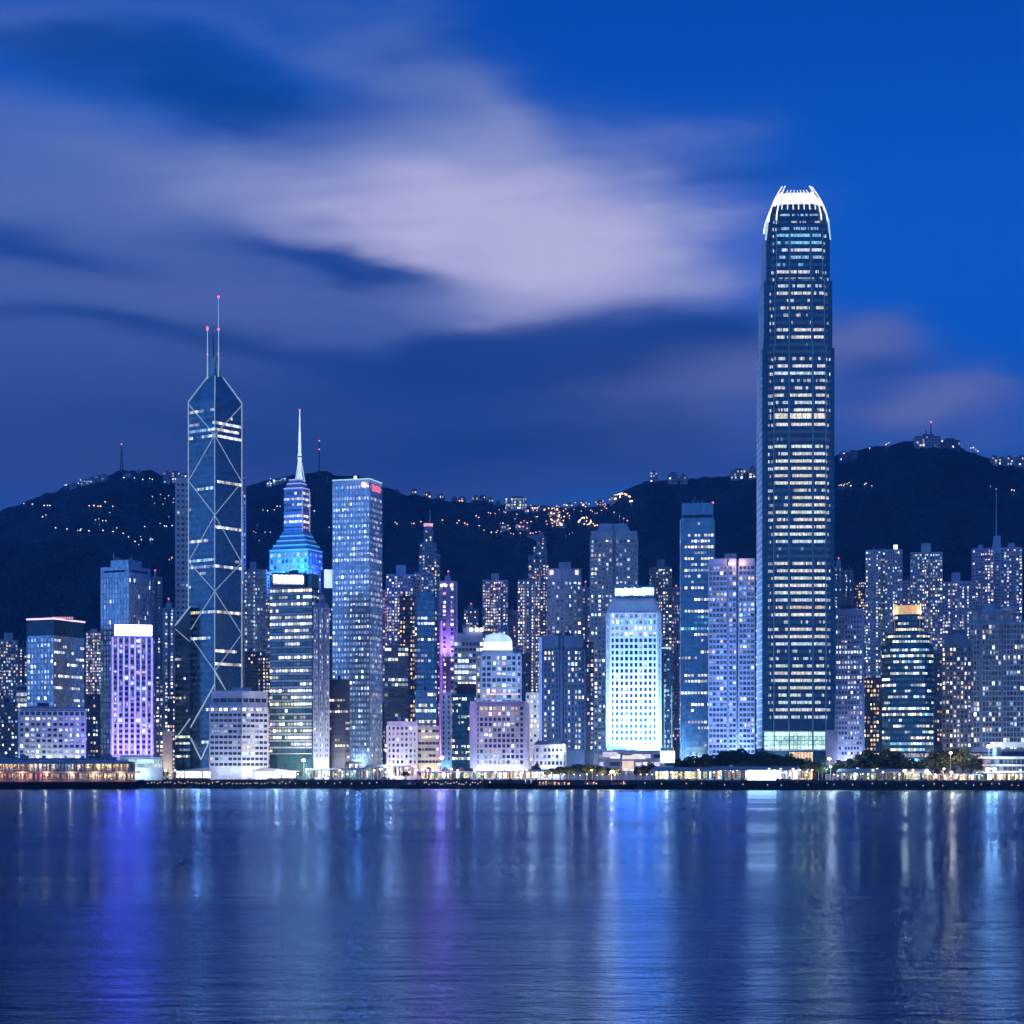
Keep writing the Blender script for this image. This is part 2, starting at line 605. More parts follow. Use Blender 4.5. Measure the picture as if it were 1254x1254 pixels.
class Tower:
    def __init__(self, name, label, cat, x0, x1, yt, Y, xc=None, th=32, dep=None, wall='grey', plan='rect', win=None, win2=None, detail=None,
                 base=None, seed=None, yb=None, turn=0, bulge=.22, cham=.18, notch=(), th2=None, group=None, windows=True, sides=True):
        self.Y, self.x0, self.x1 = Y, x0, x1
        self.pm = (x0 + x1) / 2
        self.a = math.atan((self.pm - CX) * K)
        ca = math.cos(self.a)
        self.ca = ca
        self.r = (math.cos(self.a), -math.sin(self.a))
        self.f = (math.sin(self.a), math.cos(self.a))
        self.O = (X(self.pm, Y), Y)
        W = (x1 - x0) * K * Y * ca
        self.W = W
        l0, l1 = -W / 2, W / 2
        dep = dep or max(18, W * .8)
        self.nfront = None
        if xc is not None:
            lc = (xc - self.pm) * K * Y * ca
            dl = (lc - l0) * math.tan(math.radians(th)); dr = (l1 - lc) / math.tan(math.radians(th))
            pts = [(l0, dl), (lc, 0), (l1, dr), (l0 + l1 - lc, dl + dr)]
            if th2 is not None:
                dr = (l1 - lc) * math.tan(math.radians(th2))
                pts = [(l0, dl), (lc, 0), (l1, dr), (l1, dr + dep), (l0, dl + dep)]
        elif plan == 'rect':
            pts = [(l0, 0), (l1, 0), (l1, dep), (l0, dep)]
        elif plan == 'cham':
            c = cham * W
            pts = [(l0, c), (l0 + c, 0), (l1 - c, 0), (l1, c), (l1, dep - c), (l1 - c, dep), (l0 + c, dep), (l0, dep - c)]
        elif plan == 'round':
            n = 9
            pts = []
            for i in range(n):
                s = -1 + 2 * i / (n - 1)
                pts.append((s * W / 2, bulge * W * s * s))
            pts += [(l1, dep), (l0, dep)]
        elif plan == 'cross':
            q = W * .16
            pts = [(l0, q), (l0 + q, q), (l0 + q, 0), (-q * .55, 0), (-q * .55, q), (q * .55, q), (q * .55, 0), (l1 - q, 0), (l1 - q, q), (l1, q),
                   (l1, dep - q), (l1 - q, dep - q), (l1 - q, dep), (l0 + q, dep), (l0 + q, dep - q), (l0, dep - q)]
        elif plan == 'notch':
            pts = [(l0, 0)]
            for a, b, d in notch:
                la, lb = l0 + a * W, l0 + b * W
                pts += [(la, 0), (la, d), (lb, d), (lb, 0)]
            pts += [(l1, 0), (l1, dep), (l0, dep)]
        self.local = pts
        self.pts = [self.w(p) for p in pts]
        cx = sum(p[0] for p in self.pts) / len(pts); cy = sum(p[1] for p in self.pts) / len(pts)
        self.c = (cx, cy)
        self.gz = ground_z(cx, cy) if base is None else base
        self.rng = random.Random(seed if seed is not None else int(x0 * 31 + yt * 7))
        self.root = thing(name, label, cat, (cx, cy, self.gz), group)
        self.wall_name = wall
        self.wall = MB()
        self.detail = detail
        self.win, self.win2 = win, win2
        self.sides = sides
        self.rest = MB()
        self.cells = []
        self.bands = {}
        self.finished = False
        self.plain_roof = True
        z0 = self.gz - (4 if self.gz > DECK + 1 else 0)
        self.zb = z0
        self.zt = Z(yt, Y)
        self.body(self.pts, z0, self.zt, win, win2, start=self.gz if yb is None else Z(yb, Y))

    def w(self, p):
        return (self.O[0] + self.r[0] * p[0] + self.f[0] * p[1], self.O[1] + self.r[1] * p[0] + self.f[1] * p[1])

    def at(self, px, d=0):
        """plan point at photo column px, d metres behind the front."""
        return self.w(((px - self.pm) * K * self.Y * self.ca, d))

    def scaled(self, f0, f1, depf=None):
        """plan squeezed between fractions f0..f1 of the width, about the plan centre in depth."""
        L = [p[0] for p in self.local]; D = [p[1] for p in self.local]
        lo, W = min(L), max(L) - min(L)
        dm = (min(D) + max(D)) / 2
        k = (f1 - f0) if depf is None else depf
        return [self.w((lo + W * (f0 + (p[0] - lo) / W * (f1 - f0)), dm + (p[1] - dm) * k)) for p in self.local]

    def body(self, pts, z0, z1, win=None, win2=None, start=None, mi=0, top=None, tier=0, ftop=None):
        self.wall.prism(pts, z0, z1, mi, top)
        if not win:
            return
        n = len(pts)
        s0 = start if start is not None else z0
        first = True
        for i in range(n):
            A, B = pts[i], pts[(i + 1) % n]
            L = math.hypot(B[0] - A[0], B[1] - A[1])
            if L < 2: continue
            nrm = ((B[1] - A[1]) / L, -(B[0] - A[0]) / L)
            fac = nrm[0] * self.f[0] + nrm[1] * self.f[1]
            if fac > .3: continue
            if fac > -.08 and not self.sides: continue
            lat = nrm[0] * self.r[0] + nrm[1] * self.r[1]
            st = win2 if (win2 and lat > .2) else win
            front = fac < -.08
            def sink(r, q, g, on, front=front):
                if front and self.detail == 'window':
                    self.cells.append((on, q, g))
                elif front and self.detail == 'band':
                    self.bands.setdefault((round(s0), r), MB()).poly(q, 0, g)
                else:
                    self.rest.poly(q, 0, g)
            windows_on(A, B, s0 + 1, z1 - st.get('cap', 1.5), st, self.rng, self.wall, sink)

    def tier(self, f0, f1, yt, win=None, win2=None, depf=None, top=None):
        z1 = Z(yt, self.Y)
        pts = self.scaled(f0, f1, depf)
        self.body(pts, self.zt - .02 if not win else self.zt, z1, win, win2)
        self.zt = z1
        return pts

    def cone(self, f0, f1, g0, g1, yt):
        self.plain_roof = False
        z1 = Z(yt, self.Y)
        self.wall.prism(self.scaled(f0, f1), self.zt, z1, 0, self.scaled(g0, g1))
        self.zt = z1

    def roofbox(self, pxa, pxb, yt, mat=None, d=6, z0=None, depth=8, name='roof_box'):
        self.plain_roof = False
        mb = MB()
        A, B = self.at(pxa, d), self.at(pxb, d)
        mb.obox(A, B, 0, depth, (self.zt if z0 is None else z0) - .05, Z(yt, self.Y))
        zt = Z(yt, self.Y)
        mb.obox(self.w(((pxa - self.pm) * K * self.Y + .3, d - .3)), self.w(((pxb - self.pm) * K * self.Y - .3, d - .3)), 0, depth, zt - .1, zt + .5)
        return mb.build(name, M[mat or self.wall_name], self.root)

    def mast(self, px, y0, y1, r0=.5, r1=.2, d=8, beacon=True, mat='steel'):
        p = self.at(px, d)
        mb = MB()
        za, zb = Z(y0, self.Y), Z(y1, self.Y)
        mb.tube((p[0], p[1], za - 1), (p[0], p[1], zb), r0, r1)
        for k in range(1, 5):
            z = za + (zb - za) * k / 5
            mb.box(p[0] - r0 * 2.2, p[0] + r0 * 2.2, p[1] - .12, p[1] + .12, z, z + .25)
        o = mb.build('mast', M[mat], self.root)
        if beacon:
            b = MB(); b.ball((p[0], p[1], zb + .4), .85, n=6, m=4)
            b.build('beacon', M['redlamp'], o, base=self.root.location)
        return o

    def sign(self, pxa, pxb, ya, yb, mats, d=-1.2, thick=.8, bars=0, name='sign', barmat=None, barf=.55):
        """ya top, yb bottom; bars = number of upright letter strokes, too small to read in the photograph."""
        mb = MB()
        A, B = self.at(pxa, d), self.at(pxb, d)
        za, zb = Z(yb, self.Y), Z(ya, self.Y)
        mb.obox(A, B, 0, thick, za, zb)
        o = mb.build(name, mats if not isinstance(mats, str) else M[mats], self.root)
        if bars:
            b = MB()
            for i in range(bars):
                s0 = pxa + (pxb - pxa) * (i + .5 - barf / 2) / bars
                s1 = pxa + (pxb - pxa) * (i + .5 + barf / 2) / bars
                k = self.rng.uniform(0, .12)
                b.obox(self.at(s0, d), self.at(s1, d), .35, -.05, za + (zb - za) * (.12 + k), zb - (zb - za) * (.10 + self.rng.uniform(0, .12)))
            b.build('lettering', barmat or M['whitelamp'], o, base=self.root.location)
        return o

    def rim(self, px0, px1, y, mat, d0=0, r=.45):
        p, q = self.at(px0, d0), self.at(px1, d0)
        mb = MB(); mb.tube((p[0], p[1], Z(y, self.Y)), (q[0], q[1], Z(y, self.Y)), r)
        return mb.build('edge_light', M[mat], self.root)

    def part(self, name, mb, mat):
        return mb.build(name, M[mat] if isinstance(mat, str) else mat, self.root)

    def roof_clutter(self):
        """plant rooms, tanks and a thin aerial on plain roofs."""
        if self.plain_roof and self.W > 9:
            L = [p[0] for p in self.local]; D = [p[1] for p in self.local]
            lo, hi, d0, d1 = min(L), max(L), min(D), max(D)
            rng = self.rng
            for i in range(rng.choice([1, 2, 2, 3])):
                l = lo + (hi - lo) * rng.uniform(.25, .72); d = d0 + (d1 - d0) * rng.uniform(.38, .6)
                w, h = (hi - lo) * rng.uniform(.07, .16), rng.uniform(1.8, 4.5)
                mb = MB(); mb.obox(self.w((l - w / 2, d)), self.w((l + w / 2, d)), 0, min(5, w), self.zt - .05, self.zt + h)
                mb.build('plant_room', M[rng.choice(['grey', 'slate', self.wall_name])], self.root)
            if rng.random() < .5:
                p = self.w((lo + (hi - lo) * rng.uniform(.3, .7), d0 + (d1 - d0) * .5))
                mb = MB(); mb.tube((p[0], p[1], self.zt - .1), (p[0], p[1], self.zt + rng.uniform(5, 10)), .22, .08); mb.build('aerial', M['steel'], self.root)

    def done(self, mats=None):
        if self.finished:
            return self.root
        self.finished = True
        self.roof_clutter()
        self.glass = M.get('lit_' + self.wall_name, M['glass'])
        wl = self.wall.build('wall', mats or [M[self.wall_name]], self.root)
        if self.detail == 'window' and self.cells:
            order = sorted(range(len(self.cells)), key=lambda i: (not self.cells[i][0], i % 3, i))
            keep = set(order[:96])
            for i, (on, q, g) in enumerate(self.cells):
                if i in keep:
                    mb = MB(); mb.poly(q, 0, g)
                    mb.build('window', self.glass, self.root)
                else:
                    self.rest.poly(q, 0, g)
        if self.bands:
            keys = sorted(self.bands)
            for i, k in enumerate(keys):
                nb_ = len(self.bands[k].f)
                for j in range(nb_ - 1):      # dark glass between neighbouring panes keeps each floor one strip
                    self.bands[k].face((4 * j + 1, 4 * j + 4, 4 * j + 7, 4 * j + 2), 0, (0, 0, 0))
                if i < 98:
                    self.bands[k].build('window_band', self.glass, self.root)
                else:
                    mb = self.bands[k]
                    for f, g in zip(mb.f, mb.g):
                        self.rest.poly([mb.v[j] for j in f], 0, g)
        if self.rest.f:
            o = self.rest.build('small_windows', self.glass, self.root)
            o['kind'] = 'stuff'
        return self.root


def st(base, **kw):
    d = dict(base); d.update(kw); return d


def res(label, x0, x1, yt, Y, wall='grey', crown=None, plan='cross', mast=None, **kw):
    """a slender apartment tower: body, lift box on the roof, windows."""
    win = st(RES, **kw.pop('w', {}))
    t = Tower('apartment_tower', label, 'apartment tower', x0, x1, yt, Y, wall=wall, plan=plan, win=win, **kw)
    if crown:
        t.roofbox(*crown)
    if mast:
        t.mast(*mast)
    PENDING.append(t)
    return t


PENDING = []

# ------------------------------------------------------------------ setting: water, ground, hills
m = bpy.data.materials.new('harbour_water')
m.use_nodes = True
nt = m.node_tree
nt.nodes.clear()
mo = nt.nodes.new('ShaderNodeOutputMaterial')
geo = nt.nodes.new('ShaderNodeNewGeometry')
sp = nt.nodes.new('ShaderNodeSeparateXYZ'); nt.links.new(geo.outputs['Position'], sp.inputs[0])
wx, wy = S(nt, sp.outputs[0]), S(nt, sp.outputs[1])
swell = noise_tex(nt, combine(nt, wx * 0.0045, wy * 0.0125), 1.0, 3.0, .55)
swell2 = noise_tex(nt, combine(nt, wx * 0.012 + 5.0, wy * 0.05), 1.0, 3.0, .55)
patch = noise_tex(nt, combine(nt, wx * 0.0042 + 9.0, wy * 0.0095), 1.0, 5.0, .65).smooth(.28, .72)
rip = noise_tex(nt, combine(nt, wx * 0.12, wy * 0.26), 1.0, 6.0, .70)
near = wy.smooth(1300.0, 60.0)
h = rip * (near * 3.2 + 0.3) + swell2 * 4.0 + swell * 11.0
bump = nt.nodes.new('ShaderNodeBump')
bump.inputs['Strength'].default_value = 0.30
bump.inputs['Distance'].default_value = 0.5
nt.links.new(h.s, bump.inputs['Height'])
gl = nt.nodes.new('ShaderNodeBsdfGlossy')
gl.inputs['Color'].default_value = (0.24, 0.45, 0.82, 1)
nt.links.new((patch * 0.15 + (swell2 * 0.06) + 0.05).s, gl.inputs['Roughness'])
nt.links.new(bump.outputs[0], gl.inputs['Normal'])
gl.inputs['Anisotropy'].default_value = -0.46
tg = nt.nodes.new('ShaderNodeCombineXYZ'); tg.inputs[0].default_value = 1.0
nt.links.new(tg.outputs[0], gl.inputs['Tangent'])
df = nt.nodes.new('ShaderNodeBsdfDiffuse')
df.inputs['Color'].default_value = (0.0, 0.015, 0.05, 1)
fr = nt.nodes.new('ShaderNodeFresnel')
fr.inputs['IOR'].default_value = 1.38
nt.links.new(bump.outputs[0], fr.inputs['Normal'])
mx = nt.nodes.new('ShaderNodeMixShader')
nt.links.new(fr.outputs[0], mx.inputs[0])
nt.links.new(df.outputs[0], mx.inputs[1])
nt.links.new(gl.outputs[0], mx.inputs[2])
nt.links.new(mx.outputs[0], mo.inputs['Surface'])
M['water'] = m
mb = MB(); mb.poly([(-2200, -200, 0), (2200, -200, 0), (2200, 2100, 0), (-2200, 2100, 0)])
tag(mb.build('water', m), 'dark blue harbour water streaked with reflections of the lit towers', 'water', kind='structure')

M['ground'] = wall_mat('paving', (0.16, 0.155, 0.15), rough=.85)
mb = MB()
cols = [-400 + 40 * i for i in range(52)]
rows = [0, .01, .03, .08, .15, .25, .35, .45, .55, .65, .75, .85, 1.0]
for r in rows:
    for px in cols:
        y0 = shore_Y(px) + 1.5
        y = y0 + (3000 - y0) * r
        mb.v.append((X(px, y), y, ground_z(0, y)))
nC = len(cols)
for i in range(len(rows) - 1):
    for j in range(nC - 1):
        mb.face((i * nC + j, i * nC + j + 1, (i + 1) * nC + j + 1, (i + 1) * nC + j))
tag(mb.build('ground', M['ground']), 'paved city ground rising gently behind the waterfront', 'ground', kind='structure')

# sea wall along the shore
M['seawall'] = wall_mat('wet_concrete', (0.055, 0.055, 0.06), rough=.7, scale=.3)
mb = MB()
pp = [-300 + 20 * i for i in range(93)]
for a, c2 in zip(pp, pp[1:]):
    A = (X(a, shore_Y(a)), shore_Y(a)); B = (X(c2, shore_Y(c2)), shore_Y(c2))
    mb.obox(A, B, 0, 3, -2, DECK + .6)
    mb.obox(A, B, .4, 0, DECK - .2, DECK + .4)
    mb.obox((A[0] * .5 + B[0] * .5 - .5, A[1] * .5 + B[1] * .5), (A[0] * .5 + B[0] * .5 + .5, A[1] * .5 + B[1] * .5), .7, 0, -1, DECK - .4)
sw = mb.build('seawall', M['seawall'], base=(0, 1500, 0))
tag(sw, 'dark concrete sea wall running the whole length of the waterfront', 'sea wall')

# hills
def hill_mat(name, col):
    m, nt, b = principled(name)
    geo = nt.nodes.new('ShaderNodeNewGeometry')
    n = noise_tex(nt, geo.outputs['Position'], .02, 5.0, .65)
    n2 = noise_tex(nt, geo.outputs['Position'], .16, 3.0, .6)
    f = (n * .6 + n2 * .4).smooth(.35, .65)
    nt.links.new(mixc(nt, f, tuple(v * .55 for v in col), tuple(v * 1.45 for v in col)).s, b.inputs['Base Color'])
    b.inputs['Roughness'].default_value = .9
    b.inputs['Specular IOR Level'].default_value = .1
    bp = nt.nodes.new('ShaderNodeBump')
    bp.inputs['Distance'].default_value = 14.0
    nt.links.new(n2.s, bp.inputs['Height'])
    nt.links.new(bp.outputs[0], b.inputs['Normal'])
    return m

M['hill'] = hill_mat('wooded_slope', (0.014, 0.042, 0.068))


class Hill:
    def __init__(self, name, label, prof, Yf, Yr, zf, seed, px0, px1, rough=1.0):
        self.prof, self.Yf, self.Yr, self.zf, self.seed, self.rough = prof, Yf, Yr, zf, seed, rough
        mb = MB()
        step = 3
        cols = list(range(px0, px1 + 1, step))
        rows = [i / 36 for i in range(37)] + [1.08, 1.25, 1.6]
        for t in rows:
            for px in cols:
                mb.v.append(self.p(px, t))
        n = len(cols)
        for i in range(len(rows) - 1):
            for j in range(n - 1):
                mb.face((i * n + j, i * n + j + 1, (i + 1) * n + j + 1, (i + 1) * n + j))
        o = mb.build(name, M['hill'])
        for pl in o.data.polygons: pl.use_smooth = True
        tag(o, label, 'hill', kind='structure')

    def top(self, px):
        P = self.prof
        if px <= P[0][0]: return P[0][1]
        for (a, ya), (b2, yb) in zip(P, P[1:]):
            if a <= px <= b2:
                s = (px - a) / (b2 - a)
                return ya + (yb - ya) * s
        return P[-1][1]

    def p(self, px, t):
        y = self.Yf + (self.Yr - self.Yf) * t
        zr = Z(self.top(px), self.Yr)
        tt = min(t, 1)
        s = .55 * tt + .45 * (tt * tt * (3 - 2 * tt))
        z = self.zf + (zr - self.zf) * s
        if t > 1: z = zr - (t - 1) * 260
        x = X(px, y)
        if t > .02:
            z += self.rough * 26 * mnoise.fractal(Vector((x * .004 + self.seed, y * .004, 0)), 1, 2, 4) * min(1, t * 3) * (1 - .55 * max(0, min(1, (t - .6) * 2.5)))
            z += self.rough * 5.5 * mnoise.fractal(Vector((x * .03 + self.seed, y * .03, 3)), .8, 2, 4)
        return (x, y, z)

    def at(self, px, py):
        """terrain point seen at photo position (px, py)."""
        best = None
        for i in range(1, 200):
            t = i / 199
            q = self.p(px, t)
            e = abs(HY - (q[2] - CAMZ) / (K * q[1]) - py)
            if best is None or e < best[0]: best = (e, q)
        return best[1]


H_FAR = Hill('hill', 'hazy long ridge with scattered lights behind the left and middle towers',
             [(-260, 690), (-60, 650), (0, 627), (30, 615), (80, 598), (100, 593), (125, 587), (150, 579), (185, 578), (200, 585), (225, 591), (260, 593),
              (300, 599), (330, 592), (370, 584), (400, 582), (440, 586), (470, 600), (520, 607), (580, 612), (620, 619), (680, 625), (720, 626), (760, 622),
              (800, 640), (900, 720)], 2650, 3400, 150, 3.0, -260, 900)
H_NEAR = Hill('hill', 'nearly black low hill behind the leftmost office blocks',
              [(-260, 655), (0, 659), (60, 662), (100, 665), (125, 672), (150, 690), (200, 740), (260, 800), (300, 850)], 2350, 2620, 60, 9.0, -260, 300, .7)
H_RIGHT = Hill('hill', 'big dark peak rising behind the tallest tower on the right',
               [(640, 720), (700, 655), (735, 630), (765, 604), (790, 591), (830, 589), (890, 585), (925, 581), (1000, 566), (1040, 558), (1080, 551),
                (1105, 544), (1120, 541), (1140, 538), (1165, 540), (1190, 552), (1220, 568), (1254, 572), (1360, 590), (1500, 640)], 2500, 3100, 130, 17.0, 640, 1500)

# ------------------------------------------------------------------ THE TALLEST TOWER (tapering, lit claw crown)
def tallest():
    Y = 1600
    t = Tower('skyscraper', 'tallest tower, dark glass with rows of lit floors and a glowing white claw-like crown', 'skyscraper',
              928, 1020, 445, Y, wall='darkglass', plan='rect', dep=54, windows=False, base=DECK)
    t.wall = MB()
    root, rng = t.root, t.rng
    cx, cy = t.O[0] + t.f[0] * 27, t.O[1] + t.f[1] * 27
    ang = -t.a + math.radians(7)
    mpp = K * Y

    def plan(hw):
        """square with stepped-in corners, turned a little so that its left side shows."""
        k, q = hw * .30, hw * .13
        base = [(-hw + k, -hw), (hw - k, -hw), (hw - k + .01, -hw + q), (hw - q, -hw + q), (hw - q, -hw + k), (hw, -hw + k)]
        pts = []
        for s in range(4):
            c, sn = math.cos(s * math.pi / 2), math.sin(s * math.pi / 2)
            for p in base:
                pts.append((p[0] * c - p[1] * sn, p[0] * sn + p[1] * c))
        c, sn = math.cos(ang), math.sin(ang)
        return [(cx + p[0] * c - p[1] * sn, cy + p[0] * sn + p[1] * c) for p in pts]

    def local(l, d):
        c, sn = math.cos(ang), math.sin(ang)
        return (cx + l * c - d * sn, cy + l * sn + d * c)
    k = 1.072      # centre is 27 m deeper and turned
    steps = [(934, 920, 26.4 * k), (920, 424, 26.4 * k), (424, 341, 25.0 * k), (341, 283, 23.3 * k)]
    z = DECK
    for ya, yb, hw in steps:
        z1 = Z(yb, Y)
        t.wall.prism(plan(hw), z, z1)
        z = z1
    # the curving head
    prof = [(283, 22.3), (268, 21.2), (256, 19.8), (247, 18.4)]
    for (ya, ha), (yb, hb) in zip(prof, prof[1:]):
        t.wall.prism(plan(ha * k), Z(ya, Y), Z(yb, Y), 0, plan(hb * k))
    t.part('wall', t.wall, M['towerglass'])

    def hw_at(py):
        if py > 424: return 26.4 * k
        if py > 341: return 25.0 * k
        if py > 283: return 23.3 * k
        for (ya, ha), (yb, hb) in zip(prof, prof[1:]):
            if ya >= py >= yb:
                return (ha + (hb - ha) * (ya - py) / (ya - yb)) * k
        return prof[-1][1] * k
    # lit floors, one strip to each
    dark = [(416, 433), (524, 547), (674, 692), (884, 896)]
    py = 880.0
    n = 0
    bandno = 0
    while py > 252:
        step = 8.95
        lit_row = rng.choice([1.15, 1.12, 1.1, 1.1, 1.05, .9, .45]) if py > 440 else rng.choice([1, .95, .8, .8, .35])
        mech = any(a <= py <= b for a, b in dark)
        if 505 < py < 523: lit_row = 1.4
        tall = .41 if not 505 < py < 518 else .72
        hw = hw_at(py) ; hwb = hw_at(py - 5)
        z0 = Z(py, Y); z1 = z0 + step * mpp * tall
        mb = MB()
        col0 = pick([((1, .93, .70), 5), ((1, .96, .86), 5), ((.90, 1, .80), 4), ((.8, .95, 1), 2), (WARM, .4)], rng) if py > 330 else pick([(WHITE, 3), (COOL, 4), (CYA, 2)], rng)
        for face, (l0, l1) in (('f', (-.70, -.33)), ('f', (-.27, .33)), ('f', (.39, .70))):
            side_p = lit_row * (1 if l0 == -.27 else rng.choice([1, 1, .95, .55]))
            nn = 18 if l0 == -.27 else 10
            on = False
            for i in range(nn):
                if rng.random() > .45: on = rng.random() < side_p * .92
                a, b2 = l0 + (l1 - l0) * (i + .06) / nn, l0 + (l1 - l0) * (i + .94) / nn
                o1 = .12
                A0, B0 = local(a * hw, -hw - o1), local(b2 * hw, -hw - o1)
                A1, B1 = local(a * hwb, -hwb - o1), local(b2 * hwb, -hwb - o1)
                if mech: e, col = (.04 if rng.random() > .04 else .4), COOL
                elif on: e, col = rng.uniform(.42, 1.0) * min(1.3, .7 + lit_row * .4), col0
                else: e, col = .05, BLU
                mb.poly([(*A0, z0), (*B0, z0), (*B1, z1), (*A1, z1)], 0, tuple(v * e for v in col))
        # corner windows, set back
        cm = {-1: MB(), 1: MB()}
        for s in (-1, 1):
            for i in range(3):
                i2 = 2 - i if s < 0 else i
                a, b2 = sorted((s * (.735 + .045 * i2) * hw, s * (.735 + .045 * i2 + .035) * hw))
                e = rng.uniform(.3, .9) if (rng.random() < (.35 if s > 0 else .5) * lit_row and not mech) else .03
                A0, B0 = local(a, -hw + hw * .13 - .1), local(b2, -hw + hw * .13 - .1)
                cm[s].poly([(*A0, z0), (*B0, z0), (*B0, z1), (*A0, z1)], 0, tuple(v * e for v in WHITE))
        strip = MB()
        for src in (cm[-1], mb, cm[1]):
            for f, g in zip(src.f, src.g): strip.poly([src.v[j] for j in f], 0, g)
        for j in range(len(strip.f) - 1): strip.face((4 * j + 1, 4 * j + 4, 4 * j + 7, 4 * j + 2))
        mb = strip
        mb.build('window_band', M['lit_towerglass'], root)
        py -= step
    # upright ribs between the bays and pale side strip
    for l in (-.72, -.30, .36, .72):
        mb = MB()
        for ya, yb, hw in steps[1:]:
            A, B = local(l * hw - .35, -hw), local(l * hw + .35, -hw)
            mb.obox(A, B, .55, .05, Z(ya, Y), Z(yb, Y))
        t.part('rib', mb, 'steel')
    mb = MB()
    for ya, yb, hw in steps[1:]:
        for d0 in [-.62 + .155 * i for i in range(9)]:
            A, B = local(-hw, (d0 + .075) * hw + .25), local(-hw, (d0 + .075) * hw - .25)
            mb.obox(A, B, .5, .05, Z(ya, Y), Z(yb, Y) - .05)
        zz = Z(ya, Y) + 3
        while zz < Z(yb, Y) - 2:
            A, B = local(-hw, .66 * hw), local(-hw, -.66 * hw)
            mb.obox(A, B, .4, .05, zz, zz + 1.1)
            zz += 5.5
    t.part('side_screen', mb, 'white')
    # crown: a lit drum within a ring of curving claws
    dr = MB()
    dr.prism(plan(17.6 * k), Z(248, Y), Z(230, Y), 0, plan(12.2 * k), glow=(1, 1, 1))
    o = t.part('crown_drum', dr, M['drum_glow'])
    for s in range(4):
        c, sn = math.cos(ang + s * math.pi / 2), math.sin(ang + s * math.pi / 2)
        for i in range(9):
            l = -.84 + 1.68 * i / 8
            fin = MB()
            prev = None
            corner = i in (0, 8)
            top = 221 if corner else 226
            for j in range(8):
                q = j / 7
                yy = (268 if corner else 254) + (top - (268 if corner else 254)) * q
                rad = 21.4 - 10.8 * (q ** 1.65) if corner else 19.5 - 9.2 * (q ** 1.65)
                ll = l * (19.6 - 9.0 * q ** 1.65) * k
                dd = -rad * k - .3
                p = (cx + ll * c - dd * sn, cy + ll * sn + dd * c, Z(yy, Y))
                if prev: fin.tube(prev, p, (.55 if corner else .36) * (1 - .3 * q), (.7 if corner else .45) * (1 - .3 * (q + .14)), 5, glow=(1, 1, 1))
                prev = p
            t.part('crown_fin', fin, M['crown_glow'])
    # pale lit fins at the shoulders
    for s in (-1, 1):
        mb = MB()
        for j in range(6):
            qa, qb = j / 6, (j + 1) / 6
            a = local(s * (23.6 - 1.4 * qa) * k, -16 * k); b2 = local(s * (23.6 - 1.4 * qb) * k, -16 * k)
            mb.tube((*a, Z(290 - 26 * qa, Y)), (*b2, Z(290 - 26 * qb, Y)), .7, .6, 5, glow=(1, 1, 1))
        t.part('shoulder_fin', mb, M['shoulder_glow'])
    # base: bright glazed lobby and a pinkish stone podium
    hw = 26.4 * k
    mb = MB()
    for l0, l1 in ((-.98, -.72), (-.70, -.31), (-.28, .34), (.38, .70)):
        for i in range(6):
            for j in range(4):
                a, b2 = l0 + (l1 - l0) * (i + .06) / 6, l0 + (l1 - l0) * (i + .94) / 6
                A, B = local(a * hw, -hw - .9), local(b2 * hw, -hw - .9)
                za, zb = Z(918 - j * 5.5, Y) + .2, Z(918 - j * 5.5 - 5.5, Y) - .2
                e = rng.uniform(.45, .9) * (1.25 if j in (0, 3) or l0 < -.9 else .75)
                mb.poly([(*A, za), (*B, za), (*B, zb), (*A, zb)], 0, (1.0 * e, 1.7 * e, 1.6 * e))
    lo = mb.build('lobby_glazing', M['glass'], root)
    mb = MB()
    mb.obox(local(-hw * 1.02, -hw), local(hw * .74, -hw), .7, .05, Z(896.5, Y), Z(894.8, Y))
    mb.obox(local(-hw * 1.02, -hw), local(hw * 1.0, -hw), 1.6, .05, Z(919.5, Y), Z(918, Y))
    mb.obox(local(hw * .72, -hw), local(hw * 1.04, -hw), 1.3, .05, DECK, Z(894, Y))
    t.part('stone_base', mb, 'pink')
    mb = MB()
    for i in range(8):
        a, b2 = -.3 + .66 * (i + .1) / 8, -.3 + .66 * (i + .9) / 8
        A, B = local(a * hw, -hw - .8), local(b2 * hw, -hw - .8)
        e = rng.uniform(.5, 1.0)
        mb.poly([(*A, DECK + .5), (*B, DECK + .5), (*B, Z(921, Y)), (*A, Z(921, Y))], 0, (1.7 * e, 1.1 * e, .66 * e))
    mb.build('entrance_glazing', M['glass'], root)
    p = local(-hw * .6, -hw - 9)
    lamp('AREA', (p[0], p[1], 12), 30000, (.65, .9, 1), 22, (0, .35, 1), 4)


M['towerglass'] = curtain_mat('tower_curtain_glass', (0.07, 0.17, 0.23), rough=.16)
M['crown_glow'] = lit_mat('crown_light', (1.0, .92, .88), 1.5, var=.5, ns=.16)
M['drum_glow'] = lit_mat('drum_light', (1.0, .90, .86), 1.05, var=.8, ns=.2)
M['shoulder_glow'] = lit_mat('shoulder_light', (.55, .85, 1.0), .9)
tallest()


